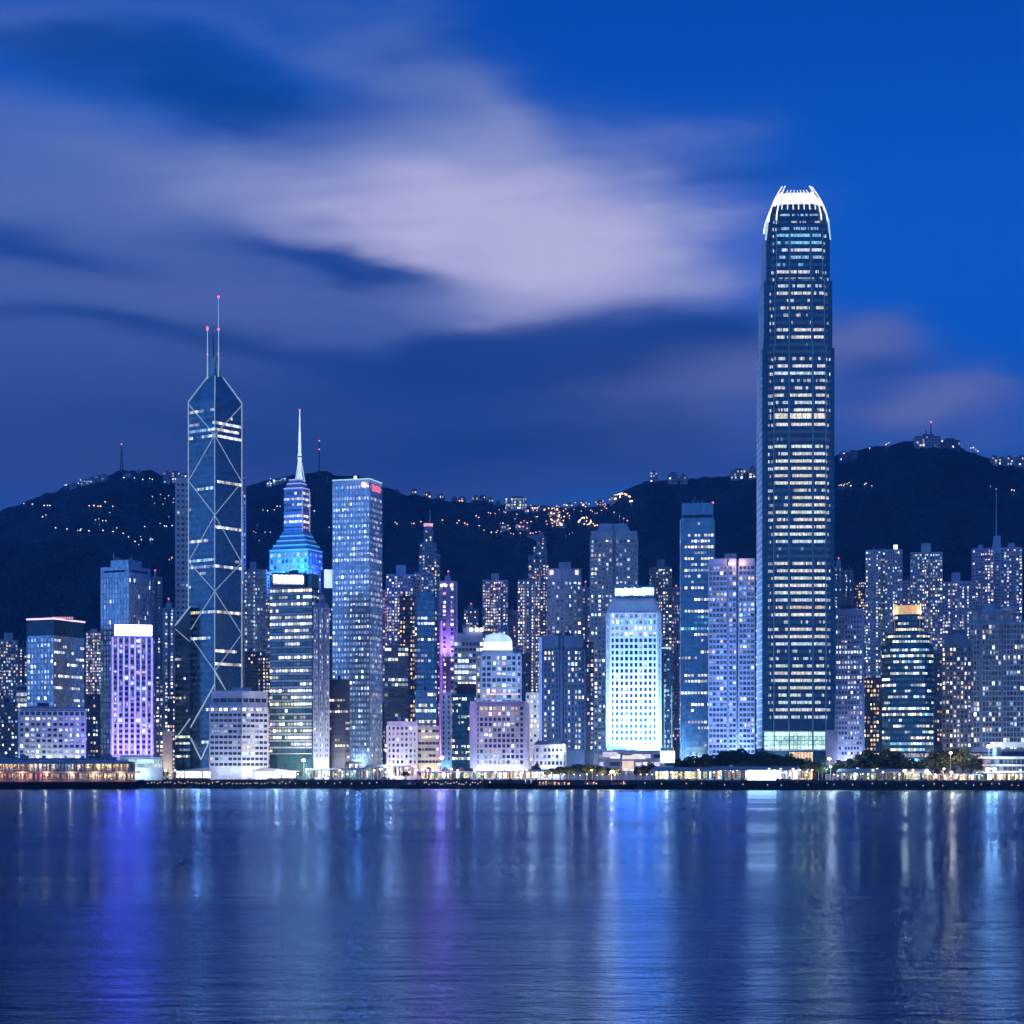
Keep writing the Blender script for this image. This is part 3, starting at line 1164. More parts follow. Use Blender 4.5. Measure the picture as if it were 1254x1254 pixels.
# ------------------------------------------------------------------ the tower with crossed white bracing and twin masts
def braced():
    Y = 1750
    t = Tower('braced_tower', 'blue glass tower with white crossed bracing lines, pyramid top and twin masts', 'skyscraper',
              231, 296, 487, Y, xc=263, th=45, wall='blueglass', detail='band', base=DECK, yb=930,
              win=st(OFF, fh=5.6, bw=2.6, wf=.9, hf=.42, lit=.06, rowv=1.3, run=.85, fin=.16, finstep=1, slab=.22, rel=.22, b=.6, dim=.035, pal=[(WHITE, 3), (COOL, 4), (YEL, 1)],
                     rows={.945: (.8, None, .7), .925: (.95, None, .9), .905: (.7, None, .8), .75: (.6, None, .6), .605: (.5, None, .7), .40: (1.6, None, 1.0)}),
              win2=st(OFF, fh=5.6, bw=2.6, wf=.9, hf=.42, lit=.08, rowv=1.3, run=.85, fin=.16, finstep=1, slab=.22, rel=.22, b=.7, dim=.015, pal=[(WHITE, 3), (YEL, 4)],
                      rows={.945: (.9, None, 1.0), .925: (1, None, 1.0), .905: (1, None, .9), .77: (.7, None, .8), .645: (.8, None, .9), .53: (.8, None, .8), .40: (1.8, None, 1.1)}))
    C = t.c
    P = t.pts     # left, front, right, back
    zt = t.zt
    k = 9.5 / 32
    small = [(C[0] + (p[0] - C[0]) * k, C[1] + (p[1] - C[1]) * k) for p in P]
    mb = MB(); mb.prism(P, zt, Z(456, Y), 0, small); t.part('pyramid_roof', mb, 'blueglass')
    mb = MB(); sm2 = [(C[0] + (p[0] - C[0]) * .22, C[1] + (p[1] - C[1]) * .22) for p in P]
    mb.prism(sm2, Z(456, Y) - .05, Z(431, Y), 0, [(C[0] + (p[0] - C[0]) * .12, C[1] + (p[1] - C[1]) * .12) for p in P])
    t.part('mast_base', mb, 'blueglass')

    def line(a, za, b2, zb, r=.30, name='bracing_light'):
        q = MB(); q.tube((a[0], a[1], za), (b2[0], b2[1], zb), r, r, 6)
        return q.build(name, M['line'], t.root)
    off = lambda p: (C[0] + (p[0] - C[0]) * 1.02, C[1] + (p[1] - C[1]) * 1.02)
    Lp, Fp, Rp = off(P[0]), off(P[1]), off(P[2])
    sl = [off2 for off2 in small]
    for a in (Lp, Rp):
        line(a, Z(905, Y), a, zt, .5, 'corner_light')
    line(Fp, Z(905, Y), Fp, zt, .32, 'corner_light')
    for i, a in enumerate((Lp, Rp)):
        line(a, zt, small[0 if i == 0 else 2], Z(456, Y), .6, 'roof_edge_light')
    line(Fp, zt, small[1], Z(456, Y), .4, 'roof_edge_light')
    e = [490, 585, 685, 774, 885]; c = [533, 631, 724, 822]
    for i, yc in enumerate(c):
        for a in (Lp, Rp):
            line(a, Z(e[i], Y), Fp, Z(yc, Y))
            if i < 3: line(Fp, Z(yc, Y), a, Z(e[i + 1], Y))
    line(Lp, Z(895, Y), Fp, Z(838, Y), .6); line(Lp, Z(898, Y), (Lp[0] + 13, Lp[1] - 13), Z(930, Y), .6)
    line(Fp, Z(822, Y), (Rp[0] - 8, Rp[1] - 8), Z(858, Y), .9)
    line(Fp, Z(893, Y), (Lp[0] + 13, Lp[1] - 13), Z(930, Y), .6)
    # twin masts
    for px, yt2, r0 in ((254.5, 396, .75), (268, 358, .75)):
        x, y = X(px, C[1]), C[1] - 2
        mb = MB()
        zs = [Z(v, Y) for v in (462, 430, 398, yt2)]
        for za, zb, ra, rb in zip(zs, zs[1:], (r0, r0 * .75, r0 * .5), (r0 * .75, r0 * .5, r0 * .3)):
            if zb > za: mb.tube((x, y, za), (x, y, zb), ra, rb, 6)
        o = mb.build('mast', M['mastlight'], t.root)
        for yy in sorted({yt2, 397, 428}):
            q = MB(); q.ball((x, y, Z(yy, Y) + (.9 if yy == yt2 else 0)), 1.05 if yy != 428 else .7, n=6, m=4)
            q.build('beacon', M['redlamp'], o, base=t.root.location)
    x = X(261.5, C[1]); mb = MB(); mb.tube((x, C[1], Z(431, Y)), (x, C[1], Z(402, Y)), .6, .25); t.part('service_mast', mb, 'slate')
    # lower prism stepping out to the left
    q0, q1 = t.at(214, 26), t.at(232.5, 12)
    bk = t.at(236, 44)
    mb = MB()
    z1, z2 = Z(764, Y), Z(742, Y)
    b = len(mb.v)
    mb.v += [(*q0, DECK), (*q1, DECK), (*bk, DECK), (*q0, z1), (*q1, z2), (*bk, z2)]
    for f in ((0, 1, 4, 3), (1, 2, 5, 4), (2, 0, 3, 5), (3, 4, 5), (2, 1, 0)):
        mb.face(f)
    wg = t.part('lower_prism', mb, 'darkglass')
    rr = MB(); sk = MB()
    windows_on(q0, q1, Z(930, Y), Z(770, Y), st(OFF, fh=5.6, bw=2.6, wf=.85, hf=.35, lit=.12, rowv=1, run=.6, fin=0, slab=0, b=.55, dim=.02,
               rows={.03: (1, [(GRN, 1), (WHITE, 2)], 1), .1: (1, [(GRN, 1), (WHITE, 2)], 1.1), .17: (1, [(GRN, 1)], .9)}), t.rng, rr, lambda r, q, g, on: sk.poly(q, 0, g))
    sk.build('small_windows', M['glass'], wg, base=t.root.location)['kind'] = 'stuff'
    line(q0, z1, q1, z2, .8, 'roof_edge_light')
    line(q0, Z(905, Y), q1, Z(880, Y), .6)
    line(q0, Z(768, Y), (q1[0], q1[1] - .5), Z(785, Y), .35)
    t.done()


M['mastlight'] = lit_mat('mast_light', (.55, .82, .95), .5)
braced()


# ------------------------------------------------------------------ front row, left to right
VIOLET = (.30, .20, 1.0)

# low white hotel with arches of light
t = Tower('hotel', 'broad low white hotel of small square windows lit from below, behind the ferry', 'hotel', 23, 105, 868, 1600, wall='white', plan='rect', dep=26,
          yb=932, detail='window', base=DECK,
          win=st(GRID, fh=4.3, bw=4.4, wf=.6, hf=.5, lit=.55, fin=1.1, slab=1.3, rel=.6, b=.95, pal=[(WHITE, 5), (GRN, 2), (COOL, 2)], rowv=.25,
                 rows={.83: (2, [(YEL, 3), (WHITE, 2)], 1.3), .95: (0, None, 0)}, grad=lambda f: 1.4 - .9 * f))
t.roofbox(25, 103, 866, 'grey', d=.5, depth=22)
mb = MB()
for i in range(9):
    a = 26 + i * 8.9
    mb.poly([(*t.at(a, -.1), Z(876, 1600)), (*t.at(a + 8, -.1), Z(876, 1600)), (*t.at(a + 8, -.1), Z(869, 1600)), (*t.at(a, -.1), Z(869, 1600))], 0, (.01, .03, .06))
t.part('top_glazing', mb, 'glass')
t.roofbox(46, 60, 861, 'slate', d=9, depth=7)
t.done()
for px in (33, 52, 72, 92):
    p = t.at(px, -7)
    lamp('AREA', (p[0], p[1], DECK + 3), 8000, (.95, 1.0, .92), 9, (0, .55, 1), 2)

# office with a dark glass cap and a pink roof line
t = Tower('office_tower', 'corner office block with dark glass top floors under a glowing pinkish roof line', 'office tower', 33, 104, 778, 1750, xc=66, th=35, wall='paleglass',
          yb=905, base=DECK, detail='window',
          win=st(GRID, fh=4.6, bw=3.6, lit=.45, b=.75, rel=.6, fin=1.0, slab=1.1, pal=[(COOL, 5), (WHITE, 3), (WARM, 2)], dim=.14),
          win2=st(OFF, fh=5.2, bw=3.3, wf=.7, hf=.42, lit=.26, rowv=1.1, run=.5, fin=0, slab=.3, rel=.15, b=1.2, dim=.03, pal=[(WHITE, 5), (YEL, 2)]))
zz = t.zt
mb = MB(); mb.prism(t.scaled(.0, 1.0), zz, Z(758, 1750)); t.part('glass_crown', mb, 'darkglass')
P = t.scaled(-.01, 1.01)
for a, b2 in ((P[0], P[1]), (P[1], P[2])):
    mb = MB(); mb.tube((*a, Z(757.5, 1750)), (*b2, Z(757.5, 1750)), .75); t.part('roof_light', mb, M['pinkline'] if 'pinkline' in M else lit_mat('pink_line', (1, .72, .95), 1.3))
t.zt = Z(757, 1750)
t.sign(64, 90, 753.5, 757.5, 'slate', d=12, thick=1, bars=9, barmat=lit_mat('red_sign_letters', (1, .35, .42), .9), barf=.7)
t.done()

# violet tower
t = Tower('hotel_tower', 'tower washed in violet light under a blank bright white billboard', 'hotel tower', 137, 187, 779, 1600, wall='ledwall', plan='rect', dep=30,
          yb=926, detail='window', base=DECK,
          win=st(GRID, fh=4.2, bw=4.55, wf=.56, hf=.58, lit=.35, rel=.9, fin=1.7, slab=.9, b=.9, pal=[(WHITE, 5), (COOL, 3), (PNK, 2), (WARM, 1)], rowv=.3, dim=.05))
t.roofbox(140, 186.5, 765, 'slate', d=2.5, depth=8)
t.sign(140.5, 186, 765.5, 778, lit_mat('billboard_light', (.40, .32, 1.0), 36.0, sample=True), d=.5, thick=1.2)
t.rim(140.5, 186, 779, 'line', d0=-.5, r=.3)
LEDM = lit_mat('violet_strip', (.085, .07, 1.0), 7.0, var=.7, ns=.35)
for i in range(8):
    px = 137.9 + 48.2 * i / 7
    mb = MB(); mb.obox(t.at(px - .8, -.9), t.at(px + .8, -.9), .12, 0, Z(924, 1600), Z(781, 1600)); t.part('light_strip', mb, LEDM)
t.done()
for px in (145, 162, 180):
    p = t.at(px, -16)
    lamp('AREA', (p[0], p[1], DECK + 16), 90000, VIOLET, 12, (0, .30, 1), 3)
t = Tower('podium_building', 'low pale turquoise-lit podium at the foot of the violet tower', 'podium building', 147, 199, 927, 1568, wall='white', plan='rect', dep=18, yb=942, base=DECK,
          win=st(OFF, fh=3.9, bw=7, wf=.96, hf=.85, lit=3, run=0, rowv=0, blind=False, b=1.0, fin=.35, slab=.6, pal=[((.6, .95, 1), 3), ((.75, .95, .95), 2)]))
t.roofbox(147, 185, 925.5, 'white', d=1, depth=10)
t.done()
p = t.at(172, -10); lamp('AREA', (p[0], p[1], DECK + 2), 9000, (.7, .95, 1), 14, (0, .6, 1), 2)

# wide white hotel with horizontal bands
t = Tower('hotel', 'wide white hotel with strip windows and a set-back top floor, right of the braced tower', 'hotel', 257, 328, 863, 1590, xc=296, th=13, th2=15, dep=26, wall='white',
          yb=941, base=DECK, detail='window',
          win=st(OFF, fh=4.3, bw=3.4, wf=.8, hf=.5, lit=.32, rowv=.4, run=.3, fin=.5, slab=1.9, rel=.7, b=.7, pal=[(WHITE, 4), (COOL, 4), (WARM, 1)], dim=.04, colset={.45: 1.8},
                 rows={.96: (1.6, [(WHITE, 3), (YEL, 1)], 1.2), .03: (0, None, 0)}))
t.tier(.04, .99, 853, win=st(OFF, fh=4.6, bw=5.5, wf=.9, hf=.62, lit=.12, rowv=.5, run=.2, fin=.5, slab=.8, rel=.35, b=.9, cap=.4))
t.tier(.03, 1.0, 846)
t.roofbox(283, 308, 842, 'pale', d=12, depth=10)
t.done()
for px in (265, 280, 312):
    p = t.at(px, -12)
    lamp('AREA', (p[0], p[1], DECK + 3), 5500, (.85, .88, 1.0), 8, (0, .45, 1), 3)

# banded tower with the framed sign
t = Tower('office_tower', 'banded glass office tower with brightly lit floors and a framed white sign at its top', 'office tower', 330, 391, 702, 1620, xc=382, th=25, wall='tealglass',
          yb=925, base=DECK, detail='band',
          win=st(OFF, fh=5.35, bw=2.6, wf=.84, hf=.42, lit=.95, rowv=.55, run=.6, fin=.25, finstep=4, slab=1.5, rel=.4, b=1.05, dim=.06, slabmat=1, cap=10.5,
                 pal=[(WHITE, 6), (YEL, 3), (GRN, 1)], rows={.52: (.1, None, .5), .62: (.2, None, .5)}),
          win2=st(OFF, fh=5.35, bw=2.4, wf=.7, hf=.36, lit=.4, rowv=.8, run=.3, fin=.3, slab=1.2, rel=.3, b=.8, dim=.03, cap=10.5, pal=[(GRN, 4), (WHITE, 3)]))
t.sign(332.5, 374, 701.5, 718, 'slate', d=-.3, thick=1.2, name='sign_frame')
t.sign(334.5, 371.5, 703.5, 716, lit_mat('sign_panel', (.85, .62, .80), .42), d=-.6, thick=.3, bars=12, barmat=lit_mat('sign_letters', (1, .86, .95), 34.0), barf=.6)
t.part('floor_slab', MB(), 'pale') if False else None
t.done([M['tealglass'], M['pale']])
p = t.at(372, -9)
lamp('AREA', (p[0], p[1], DECK + 4), 45000, (1, .88, .72), 8, (-.1, .5, 1), 3)

# pale slim column
t = Tower('office_tower', 'slim pale column-like tower whose foot is floodlit white', 'office tower', 384, 403, 742, 1600, wall='pale', plan='notch', notch=[(.30, .36, 1.2), (.64, .70, 1.2)], dep=16,
          yb=930, base=DECK, detail='window',
          win=st(GRID, fh=4.0, bw=2.1, wf=.6, hf=.55, lit=.5, rel=.35, fin=.75, slab=1.0, b=.75, pal=[(COOL, 4), (WHITE, 4), (WARM, 1)], grad=lambda f: .4 + .9 * f, dim=.06))
t.tier(.1, .9, 738)
t.mast(385, 740, 722, .3, .15, d=1, beacon=False)
t.done()
for px in (388, 399):
    p = t.at(px, -9)
    lamp('AREA', (p[0], p[1], DECK + 2), 14000, (1, .97, .95), 5, (0, .30, 1), 2)

# dark block
t = Tower('office_tower', 'dark short office block with a few yellow windows, in front of the pale twin-faced tower', 'office tower', 403, 428, 832, 1600, xc=423, th=25, wall='dark', yb=932, base=DECK,
          detail='window', win=st(OFF, fh=4.6, bw=2.5, wf=.62, hf=.38, lit=.4, rowv=1.1, run=.5, fin=0, slab=.2, rel=.12, b=1.1, pal=[(YEL, 5), (WARM, 2), (WHITE, 2)], dim=.015, cap=14))
t.done()

# big pale twin-faced tower
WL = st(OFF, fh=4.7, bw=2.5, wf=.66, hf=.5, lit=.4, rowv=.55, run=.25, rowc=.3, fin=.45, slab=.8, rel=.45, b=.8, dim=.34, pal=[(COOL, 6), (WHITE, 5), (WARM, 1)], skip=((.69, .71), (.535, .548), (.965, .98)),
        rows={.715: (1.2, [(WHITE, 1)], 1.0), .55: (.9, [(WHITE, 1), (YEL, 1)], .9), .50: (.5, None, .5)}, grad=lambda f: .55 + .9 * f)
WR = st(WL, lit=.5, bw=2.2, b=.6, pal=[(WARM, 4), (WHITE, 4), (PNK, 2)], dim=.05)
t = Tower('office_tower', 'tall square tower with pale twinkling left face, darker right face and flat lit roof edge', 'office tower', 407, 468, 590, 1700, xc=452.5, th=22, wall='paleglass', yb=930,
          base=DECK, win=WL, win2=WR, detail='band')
t.zt = Z(586.5, 1700)
P = t.scaled(-.004, 1.004)
mb = MB(); mb.prism(P, Z(590, 1700) - .05, Z(586.5, 1700)); t.part('roof_cap', mb, 'silver')
for a, b2 in ((P[0], P[1]), (P[1], P[2])):
    mb = MB(); mb.tube((*a, Z(586, 1700)), (*b2, Z(586, 1700)), .5); t.part('roof_light', mb, M['coolline'] if 'coolline' in M else lit_mat('cool_line', (.55, .95, 1.0), .8))
c4 = t.pts
def on_right(f0, f1): return tuple((c4[1][0] + (c4[2][0] - c4[1][0]) * f, c4[1][1] + (c4[2][1] - c4[1][1]) * f) for f in (f0, f1))
mb = MB()
for i in range(6):
    A, B = on_right(.16 + i * .115, .16 + i * .115 + .085)
    mb.obox(A, B, .9, 0, Z(600, 1700) + (i % 2) * .4, Z(591.5, 1700) - (i % 3) * .3)
t.part('red_sign', mb, lit_mat('red_sign', (1, .12, .25), .9))
p = t.at(445.5, -.9)
mb = MB(); mb.tube((p[0], p[1] + .6, Z(593.5, 1700)), (p[0], p[1] - 1.2, Z(593.5, 1700)), 2.3, 2.3, 12); t.part('round_sign', mb, lit_mat('round_sign', (1, .62, .55), 1.5))
p = t.at(435, 8); mb = MB(); mb.box(p[0] - 1.3, p[0] + 1.3, p[1], p[1] + 2, Z(586, 1700), Z(581, 1700)); t.part('roof_light_box', mb, lit_mat('roof_lamp', (.75, .92, 1), 1.3))
t.done()

# low white and cream pair
t = Tower('office_block', 'small white block with a brightly floodlit left half on the waterfront', 'office block', 474, 511, 886, 1590, wall='white', plan='rect', dep=24, yb=938, base=DECK, detail='window',
          win=st(GRID, fh=4.6, bw=3.4, wf=.5, hf=.5, lit=.3, rel=.6, fin=1.4, slab=1.0, b=.7, pal=[(WHITE, 4), (COOL, 2), (WARM, 1)], dim=.03))
t.tier(.02, .98, 883.5)
t.done()
for px in (480, 488):
    p = t.at(px, -8); lamp('AREA', (p[0], p[1], DECK + 3), 8000, (1, .96, .93), 5, (0, .4, 1), 2)
t = Tower('office_block', 'cream block with long strip windows beside the small floodlit white block', 'office block', 511.5, 538, 889, 1592, wall='cream', plan='rect', dep=24, yb=938, base=DECK, detail='window',
          win=st(OFF, fh=5.2, bw=3.0, wf=.92, hf=.42, lit=.5, rel=.5, fin=.3, slab=2.2, b=.75, pal=[(YEL, 3), (GRN, 2), (WHITE, 3)], dim=.03))
t.done()
p = t.at(530, -8); lamp('AREA', (p[0], p[1], DECK + 3), 8000, (1, .85, .6), 5, (0, .5, 1), 2)

# teal glass pair
t = Tower('office_tower', 'thin light blue slab clasped to a dark green glass block', 'office tower', 540, 553, 848, 1612, wall='slabblue', plan='rect', dep=20, yb=934, base=DECK,
          win=st(GRID, fh=4.2, bw=4, wf=.3, hf=.6, lit=.4, fin=0, slab=0, rel=.1, b=.9, pal=[(COOL, 3), (CYA, 2)], colset={.9: 1.6, .1: 0, .5: 0}))
t.done()
p = t.at(545, -7); lamp('AREA', (p[0], p[1], DECK + 3), 9000, (.35, .7, 1), 4, (0, .3, 1), 2)
t = Tower('office_tower', 'dark green glass office block with white windows under a black roof box', 'office tower', 553.5, 583, 850, 1620, wall='tealglass', plan='rect', dep=24, yb=934, base=DECK, detail='window',
          win=st(OFF, fh=4.8, bw=2.4, wf=.74, hf=.45, lit=.5, rowv=.8, run=.35, fin=0, slab=.4, rel=.15, b=.95, pal=[(WHITE, 5), (GRN, 2), (YEL, 1)], dim=.02))
t.roofbox(559, 583, 838, 'dark', d=1.5, depth=14)
t.done()

# white framed hotel
t = Tower('hotel', 'big white grid-fronted hotel with a plain left end wall and a lit top row', 'hotel', 576, 647, 862, 1590, wall='pale', plan='rect', dep=24, yb=938, base=DECK, detail='window',
          win=st(GRID, fh=4.0, bw=3.55, wf=.66, hf=.62, lit=.58, rel=.7, fin=1.1, slab=1.1, b=.72, edge=2, pal=[(WHITE, 5), (WARM, 2), (COOL, 3), (PNK, 1)], dim=.05,
                 rows={.97: (1.6, [(WARM, 2), (WHITE, 2)], 1.1), .9: (1.5, None, .9), .03: (1.2, [(CYA, 1), (WHITE, 2)], .8)}))
mb = MB(); mb.obox(t.at(575.6), t.at(584.5), 1.1, .05, DECK, Z(859, 1590)); t.part('end_wall', mb, 'lilac')
mb = MB(); mb.obox(t.at(642.5), t.at(647.5), 1.1, .05, DECK, Z(860, 1590)); t.part('end_pier', mb, 'pale')
t.roofbox(584, 645, 859.5, 'pale', d=1, depth=20)
t.done()
for px in (590, 612, 634):
    p = t.at(px, -9); lamp('AREA', (p[0], p[1], DECK + 4), 9000, (.85, .86, 1), 8, (0, .45, 1), 3)

# dark pier-fronted office
t = Tower('office_tower', 'dark office tower of upright ribs with black roof boxes, left of the bright blue-white tower', 'office tower', 661, 716, 794, 1700, wall='slate', plan='notch', notch=[(.42, .46, 2), (.50, .54, 2)], dep=34,
          yb=920, base=DECK, detail='window',
          win=st(OFF, fh=4.6, bw=3.0, wf=.5, hf=.55, lit=.5, colv=1.0, rowv=.5, run=.1, rowc=.2, fin=.6, slab=.3, rel=.9, b=1.0, pal=[(WHITE, 6), (WARM, 2), (COOL, 1)], dim=.02,
                 colset={.05: .05, .2: 1.9, .3: 1.8, .66: 1.9, .74: 1.6, .95: 0}))
t.tier(.02, .97, 778, win=st(OFF, fh=13, bw=11, wf=.9, hf=.85, lit=0, fin=.6, slab=.4, rel=.3, dim=.01, cap=.5))
mb = MB(); mb.obox(t.at(660), t.at(663.5), .9, .1, DECK, Z(780, 1700)); t.part('corner_pier', mb, 'lilac')
t.done()
t = Tower('office_tower', 'plain dark flank block with a column of small lit windows, beside the ribbed dark tower', 'office tower', 714, 727, 786, 1712, wall='dark', yb=920, base=DECK,
          win=st(RES, lit=.4, fh=4, bw=3.0, pal=[(PNK, 3), (WHITE, 3)], colset={.1: .1, .8: 1.6}))
t.done()

# low white building with one glaring lamp
t = Tower('low_building', 'low white civic building with rows of windows and a glaring lamp at its right corner', 'low building', 652, 693, 912, 1575, wall='white', plan='cham', cham=.08, dep=22, yb=940, base=DECK, detail='window',
          win=st(GRID, fh=4.6, bw=3.2, wf=.62, hf=.52, lit=.55, b=.6, rel=.5, fin=.8, slab=1.4, pal=[(COOL, 4), (WHITE, 3)], dim=.05))
mb = MB(); mb.prism(t.scaled(.02, .98), t.zt, Z(907, 1575), 0, t.scaled(.14, .84)); t.part('hipped_roof', mb, 'slate')
t.done()
p = t.at(690, -5)
o = thing('floodlight', 'glaring white floodlight at the right corner of the low white building', 'floodlight', (p[0], p[1], Z(920, 1575)))
mb = MB(); mb.tube((p[0], p[1], Z(920, 1575)), (p[0], p[1], Z(913.5, 1575)), .2); mb.box(p[0] - .9, p[0] + .9, p[1] - .5, p[1] + .5, Z(913.5, 1575) + .9, Z(913.5, 1575) + 1.3); mb.build('bracket', M['steel'], o)
mb = MB(); mb.ball((p[0], p[1] - .3, Z(913.5, 1575)), 1.25); mb.build('lamp_head', lit_mat('glare_lamp', (.9, .97, 1), 18, sample=False), o)
lamp('POINT', (p[0] - 2, p[1] - 3, Z(914, 1575)), 9000, (.85, .95, 1), .6)
for px in (660, 678):
    p = t.at(px, -8); lamp('AREA', (p[0], p[1], DECK + 3), 5000, (.85, .93, 1), 7, (0, .5, 1), 3)

# bright blue-white tower
t = Tower('office_tower', 'brilliant blue-white floodlit tower of small square windows, topped by a row of cyan letters', 'office tower', 743, 809, 748, 1620, wall='white', plan='cham', cham=.06, dep=36,
          yb=917, base=DECK, detail='window',
          win=st(GRID, fh=4.85, bw=3.7, wf=.62, hf=.60, lit=.14, rel=.75, fin=1.3, slab=1.7, b=.8, rowv=.3, pal=[(CYA, 2), (WHITE, 3), (COOL, 3)], dim=.03,
                 rows={.955: (1.4, [(WHITE, 2), (CYA, 1)], 1.0), .93: (1.3, [(WHITE, 2), (CYA, 2)], .9), .98: (1.0, [(CYA, 1), (WHITE, 1)], .8), .90: (1.1, [(WHITE, 2)], 1.0), .82: (1.8, [(WHITE, 1)], 1.2), .86: (.9, None, .9)}))
t.cone(0, 1, .10, .90, 732)
t.tier(.13, .88, 717)
t.sign(753, 801, 718, 731, 'slate', d=2.2, thick=1.2, bars=13, barmat=lit_mat('cyan_letters', (.16, .6, 1), 26.0, sample=True), barf=.62)
t.done()
for px in (748, 762, 776, 790, 804):
    p = t.at(px, -27); lamp('AREA', (p[0], p[1], Z(913, 1620)), 300000, (.22, .46, 1.0), 9, (0, .62, 1), 3)
t2 = Tower('podium_building', 'long white podium with lit display panels under the brilliant blue-white tower', 'podium building', 733, 827, 919, 1592, wall='pale', plan='rect', dep=16, yb=942, base=DECK,
          win=st(OFF, fh=5, bw=8, wf=.9, hf=.5, lit=.6, run=.2, rowv=.1, b=.55, fin=.5, slab=1.4, pal=[((.8, .75, 1), 3), (WHITE, 1)]))
t2.sign(809, 826, 920, 934, lit_mat('display_panel', (.7, .88, 1), 4.0, var=.4, ns=.3), d=-1, name='display_panel')
t2.sign(762, 776, 932, 944, lit_mat('entrance_glow', (1, .72, .55), .95, var=.3, ns=.3), d=-1, name='lit_entrance')
t2.sign(738, 756, 921, 927, lit_mat('dim_panel', (.85, .78, 1), .7, var=.5, ns=.3), d=-1, name='display_panel')
t2.sign(762, 790, 925, 929.5, lit_mat('fascia_letters', (1, .9, .85), .9, var=.5, ns=.5), d=-1, name='fascia_sign')
t2.done()

# slab with cyan sky lobby
t = Tower('office_tower', 'tall blue slab tower with a glowing cyan floor half way up, yellow floors below', 'office tower', 834, 874, 634, 1750, wall='blueglass', plan='rect', dep=28, yb=925, base=DECK, detail='band',
          win=st(OFF, fh=5.0, bw=2.9, wf=.72, hf=.42, lit=.36, rowv=1.25, run=.55, fin=.25, slab=.5, rel=.2, b=1.05, dim=.03, cap=2.5, pal=[(WHITE, 4), (YEL, 5), (WARM, 1)], colset={.02: .1, .95: .3},
                 rows={.535: (4, [(CYA, 1)], 1.4), .565: (4, [((.2, .7, 1), 1)], 1.4), .55: (2.0, [((.1, .5, 1), 1)], .7), .58: (1.5, [(CYA, 1)], .6)}))
t.tier(.02, .98, 616)
mb = MB(); A, B = t.at(836, -.1), t.at(872, -.1); mb.obox(A, B, .3, 0, Z(634, 1750), Z(630.5, 1750)); t.part('louvre_band', mb, 'dark')
for px in (848, 860):
    t.mast(px, 616, 610, .3, .15, beacon=False)
p = t.at(873, 2); mb = MB(); mb.ball((p[0], p[1], Z(615.5, 1750)), .9, n=6, m=4); t.part('beacon', mb, 'redlamp')
mb = MB(); mb.obox(t.at(832.5, 3), t.at(834.3, 3), .5, 1, DECK, Z(636, 1750)); t.part('edge_fin', mb, 'silver')
mb = MB(); mb.obox(t.at(873.7, 3), t.at(875.5, 3), .5, 1, DECK, Z(636, 1750)); t.part('edge_fin', mb, 'silver')
t.done()

# pale apartment slab beside the tallest tower
t = Tower('apartment_tower', 'broad pale apartment block with a pinkish parapet, left of the tallest tower', 'apartment tower', 868, 924, 690, 1680, wall='lilac', plan='notch',
          notch=[(.40, .44, 5), (.60, .66, 5)], dep=26, yb=925, base=DECK, detail='window',
          win=st(GRID, fh=4.3, bw=3.1, wf=.72, hf=.55, lit=.36, rel=.6, fin=.4, slab=1.2, b=.75, rowv=.6, rowc=.2, pal=[(WHITE, 4), (WARM, 3), (COOL, 3)], dim=.10, grad=lambda f: .5 + f * .9))
t.tier(.0, 1.0, 684)
t.roofbox(887, 902, 678, 'lilac', d=5)
for px in (893.5, 909):
    p = t.at(px, -.8); mb = MB(); mb.ball((p[0], p[1], Z(690, 1680)), 1.1, n=6, m=4); t.part('wall_lamp', mb, 'warmlamp')
t.done()
for px in (902, 912):
    p = t.at(px, -7); lamp('AREA', (p[0], p[1], Z(925, 1680)), 26000, (.35, .55, 1), 4, (0, .25, 1), 2)
for px in (897, 909):
    p = t.at(px, -2); lamp('POINT', (p[0], p[1] - 2, Z(690, 1680)), 2500, (1, .45, .3), .4)
t = Tower('apartment_tower', 'narrow dark apartment strip squeezed between the pale block and the tallest tower', 'apartment tower', 917, 929, 686, 1720, wall='slate', plan='rect', dep=18, base=DECK,
          win=st(RES, lit=.4, pal=[(YEL, 4), (WHITE, 3), (WARM, 2)]))
t.done()

# lilac grid block right of the tallest tower
t = Tower('office_tower', 'pale lilac office block of dense small windows, right of the tallest tower', 'office tower', 1021, 1058, 750, 1620, wall='lilac', plan='cham', cham=.05, dep=26, yb=927, base=DECK, detail='window',
          win=st(GRID, fh=4.0, bw=2.25, wf=.62, hf=.52, lit=.42, rel=.5, fin=.8, slab=1.5, b=.8, rowv=.5, run=.3, pal=[(COOL, 4), (WHITE, 4), (PNK, 1)], dim=.04,
                 rows={.72: (2, [(WHITE, 1)], 1.2), .66: (1.6, [(WHITE, 1)], 1.0), .57: (2, [(WHITE, 1)], 1.1), .96: (0, None, 0)}))
t.tier(.0, .98, 745.5)
t.roofbox(1028, 1046, 741, 'slate', d=6)
t.done()
for px in (1028, 1042, 1054):
    p = t.at(px, -9); lamp('AREA', (p[0], p[1], DECK + 8), 7000, (.70, .68, 1), 6, (0, .4, 1), 3)

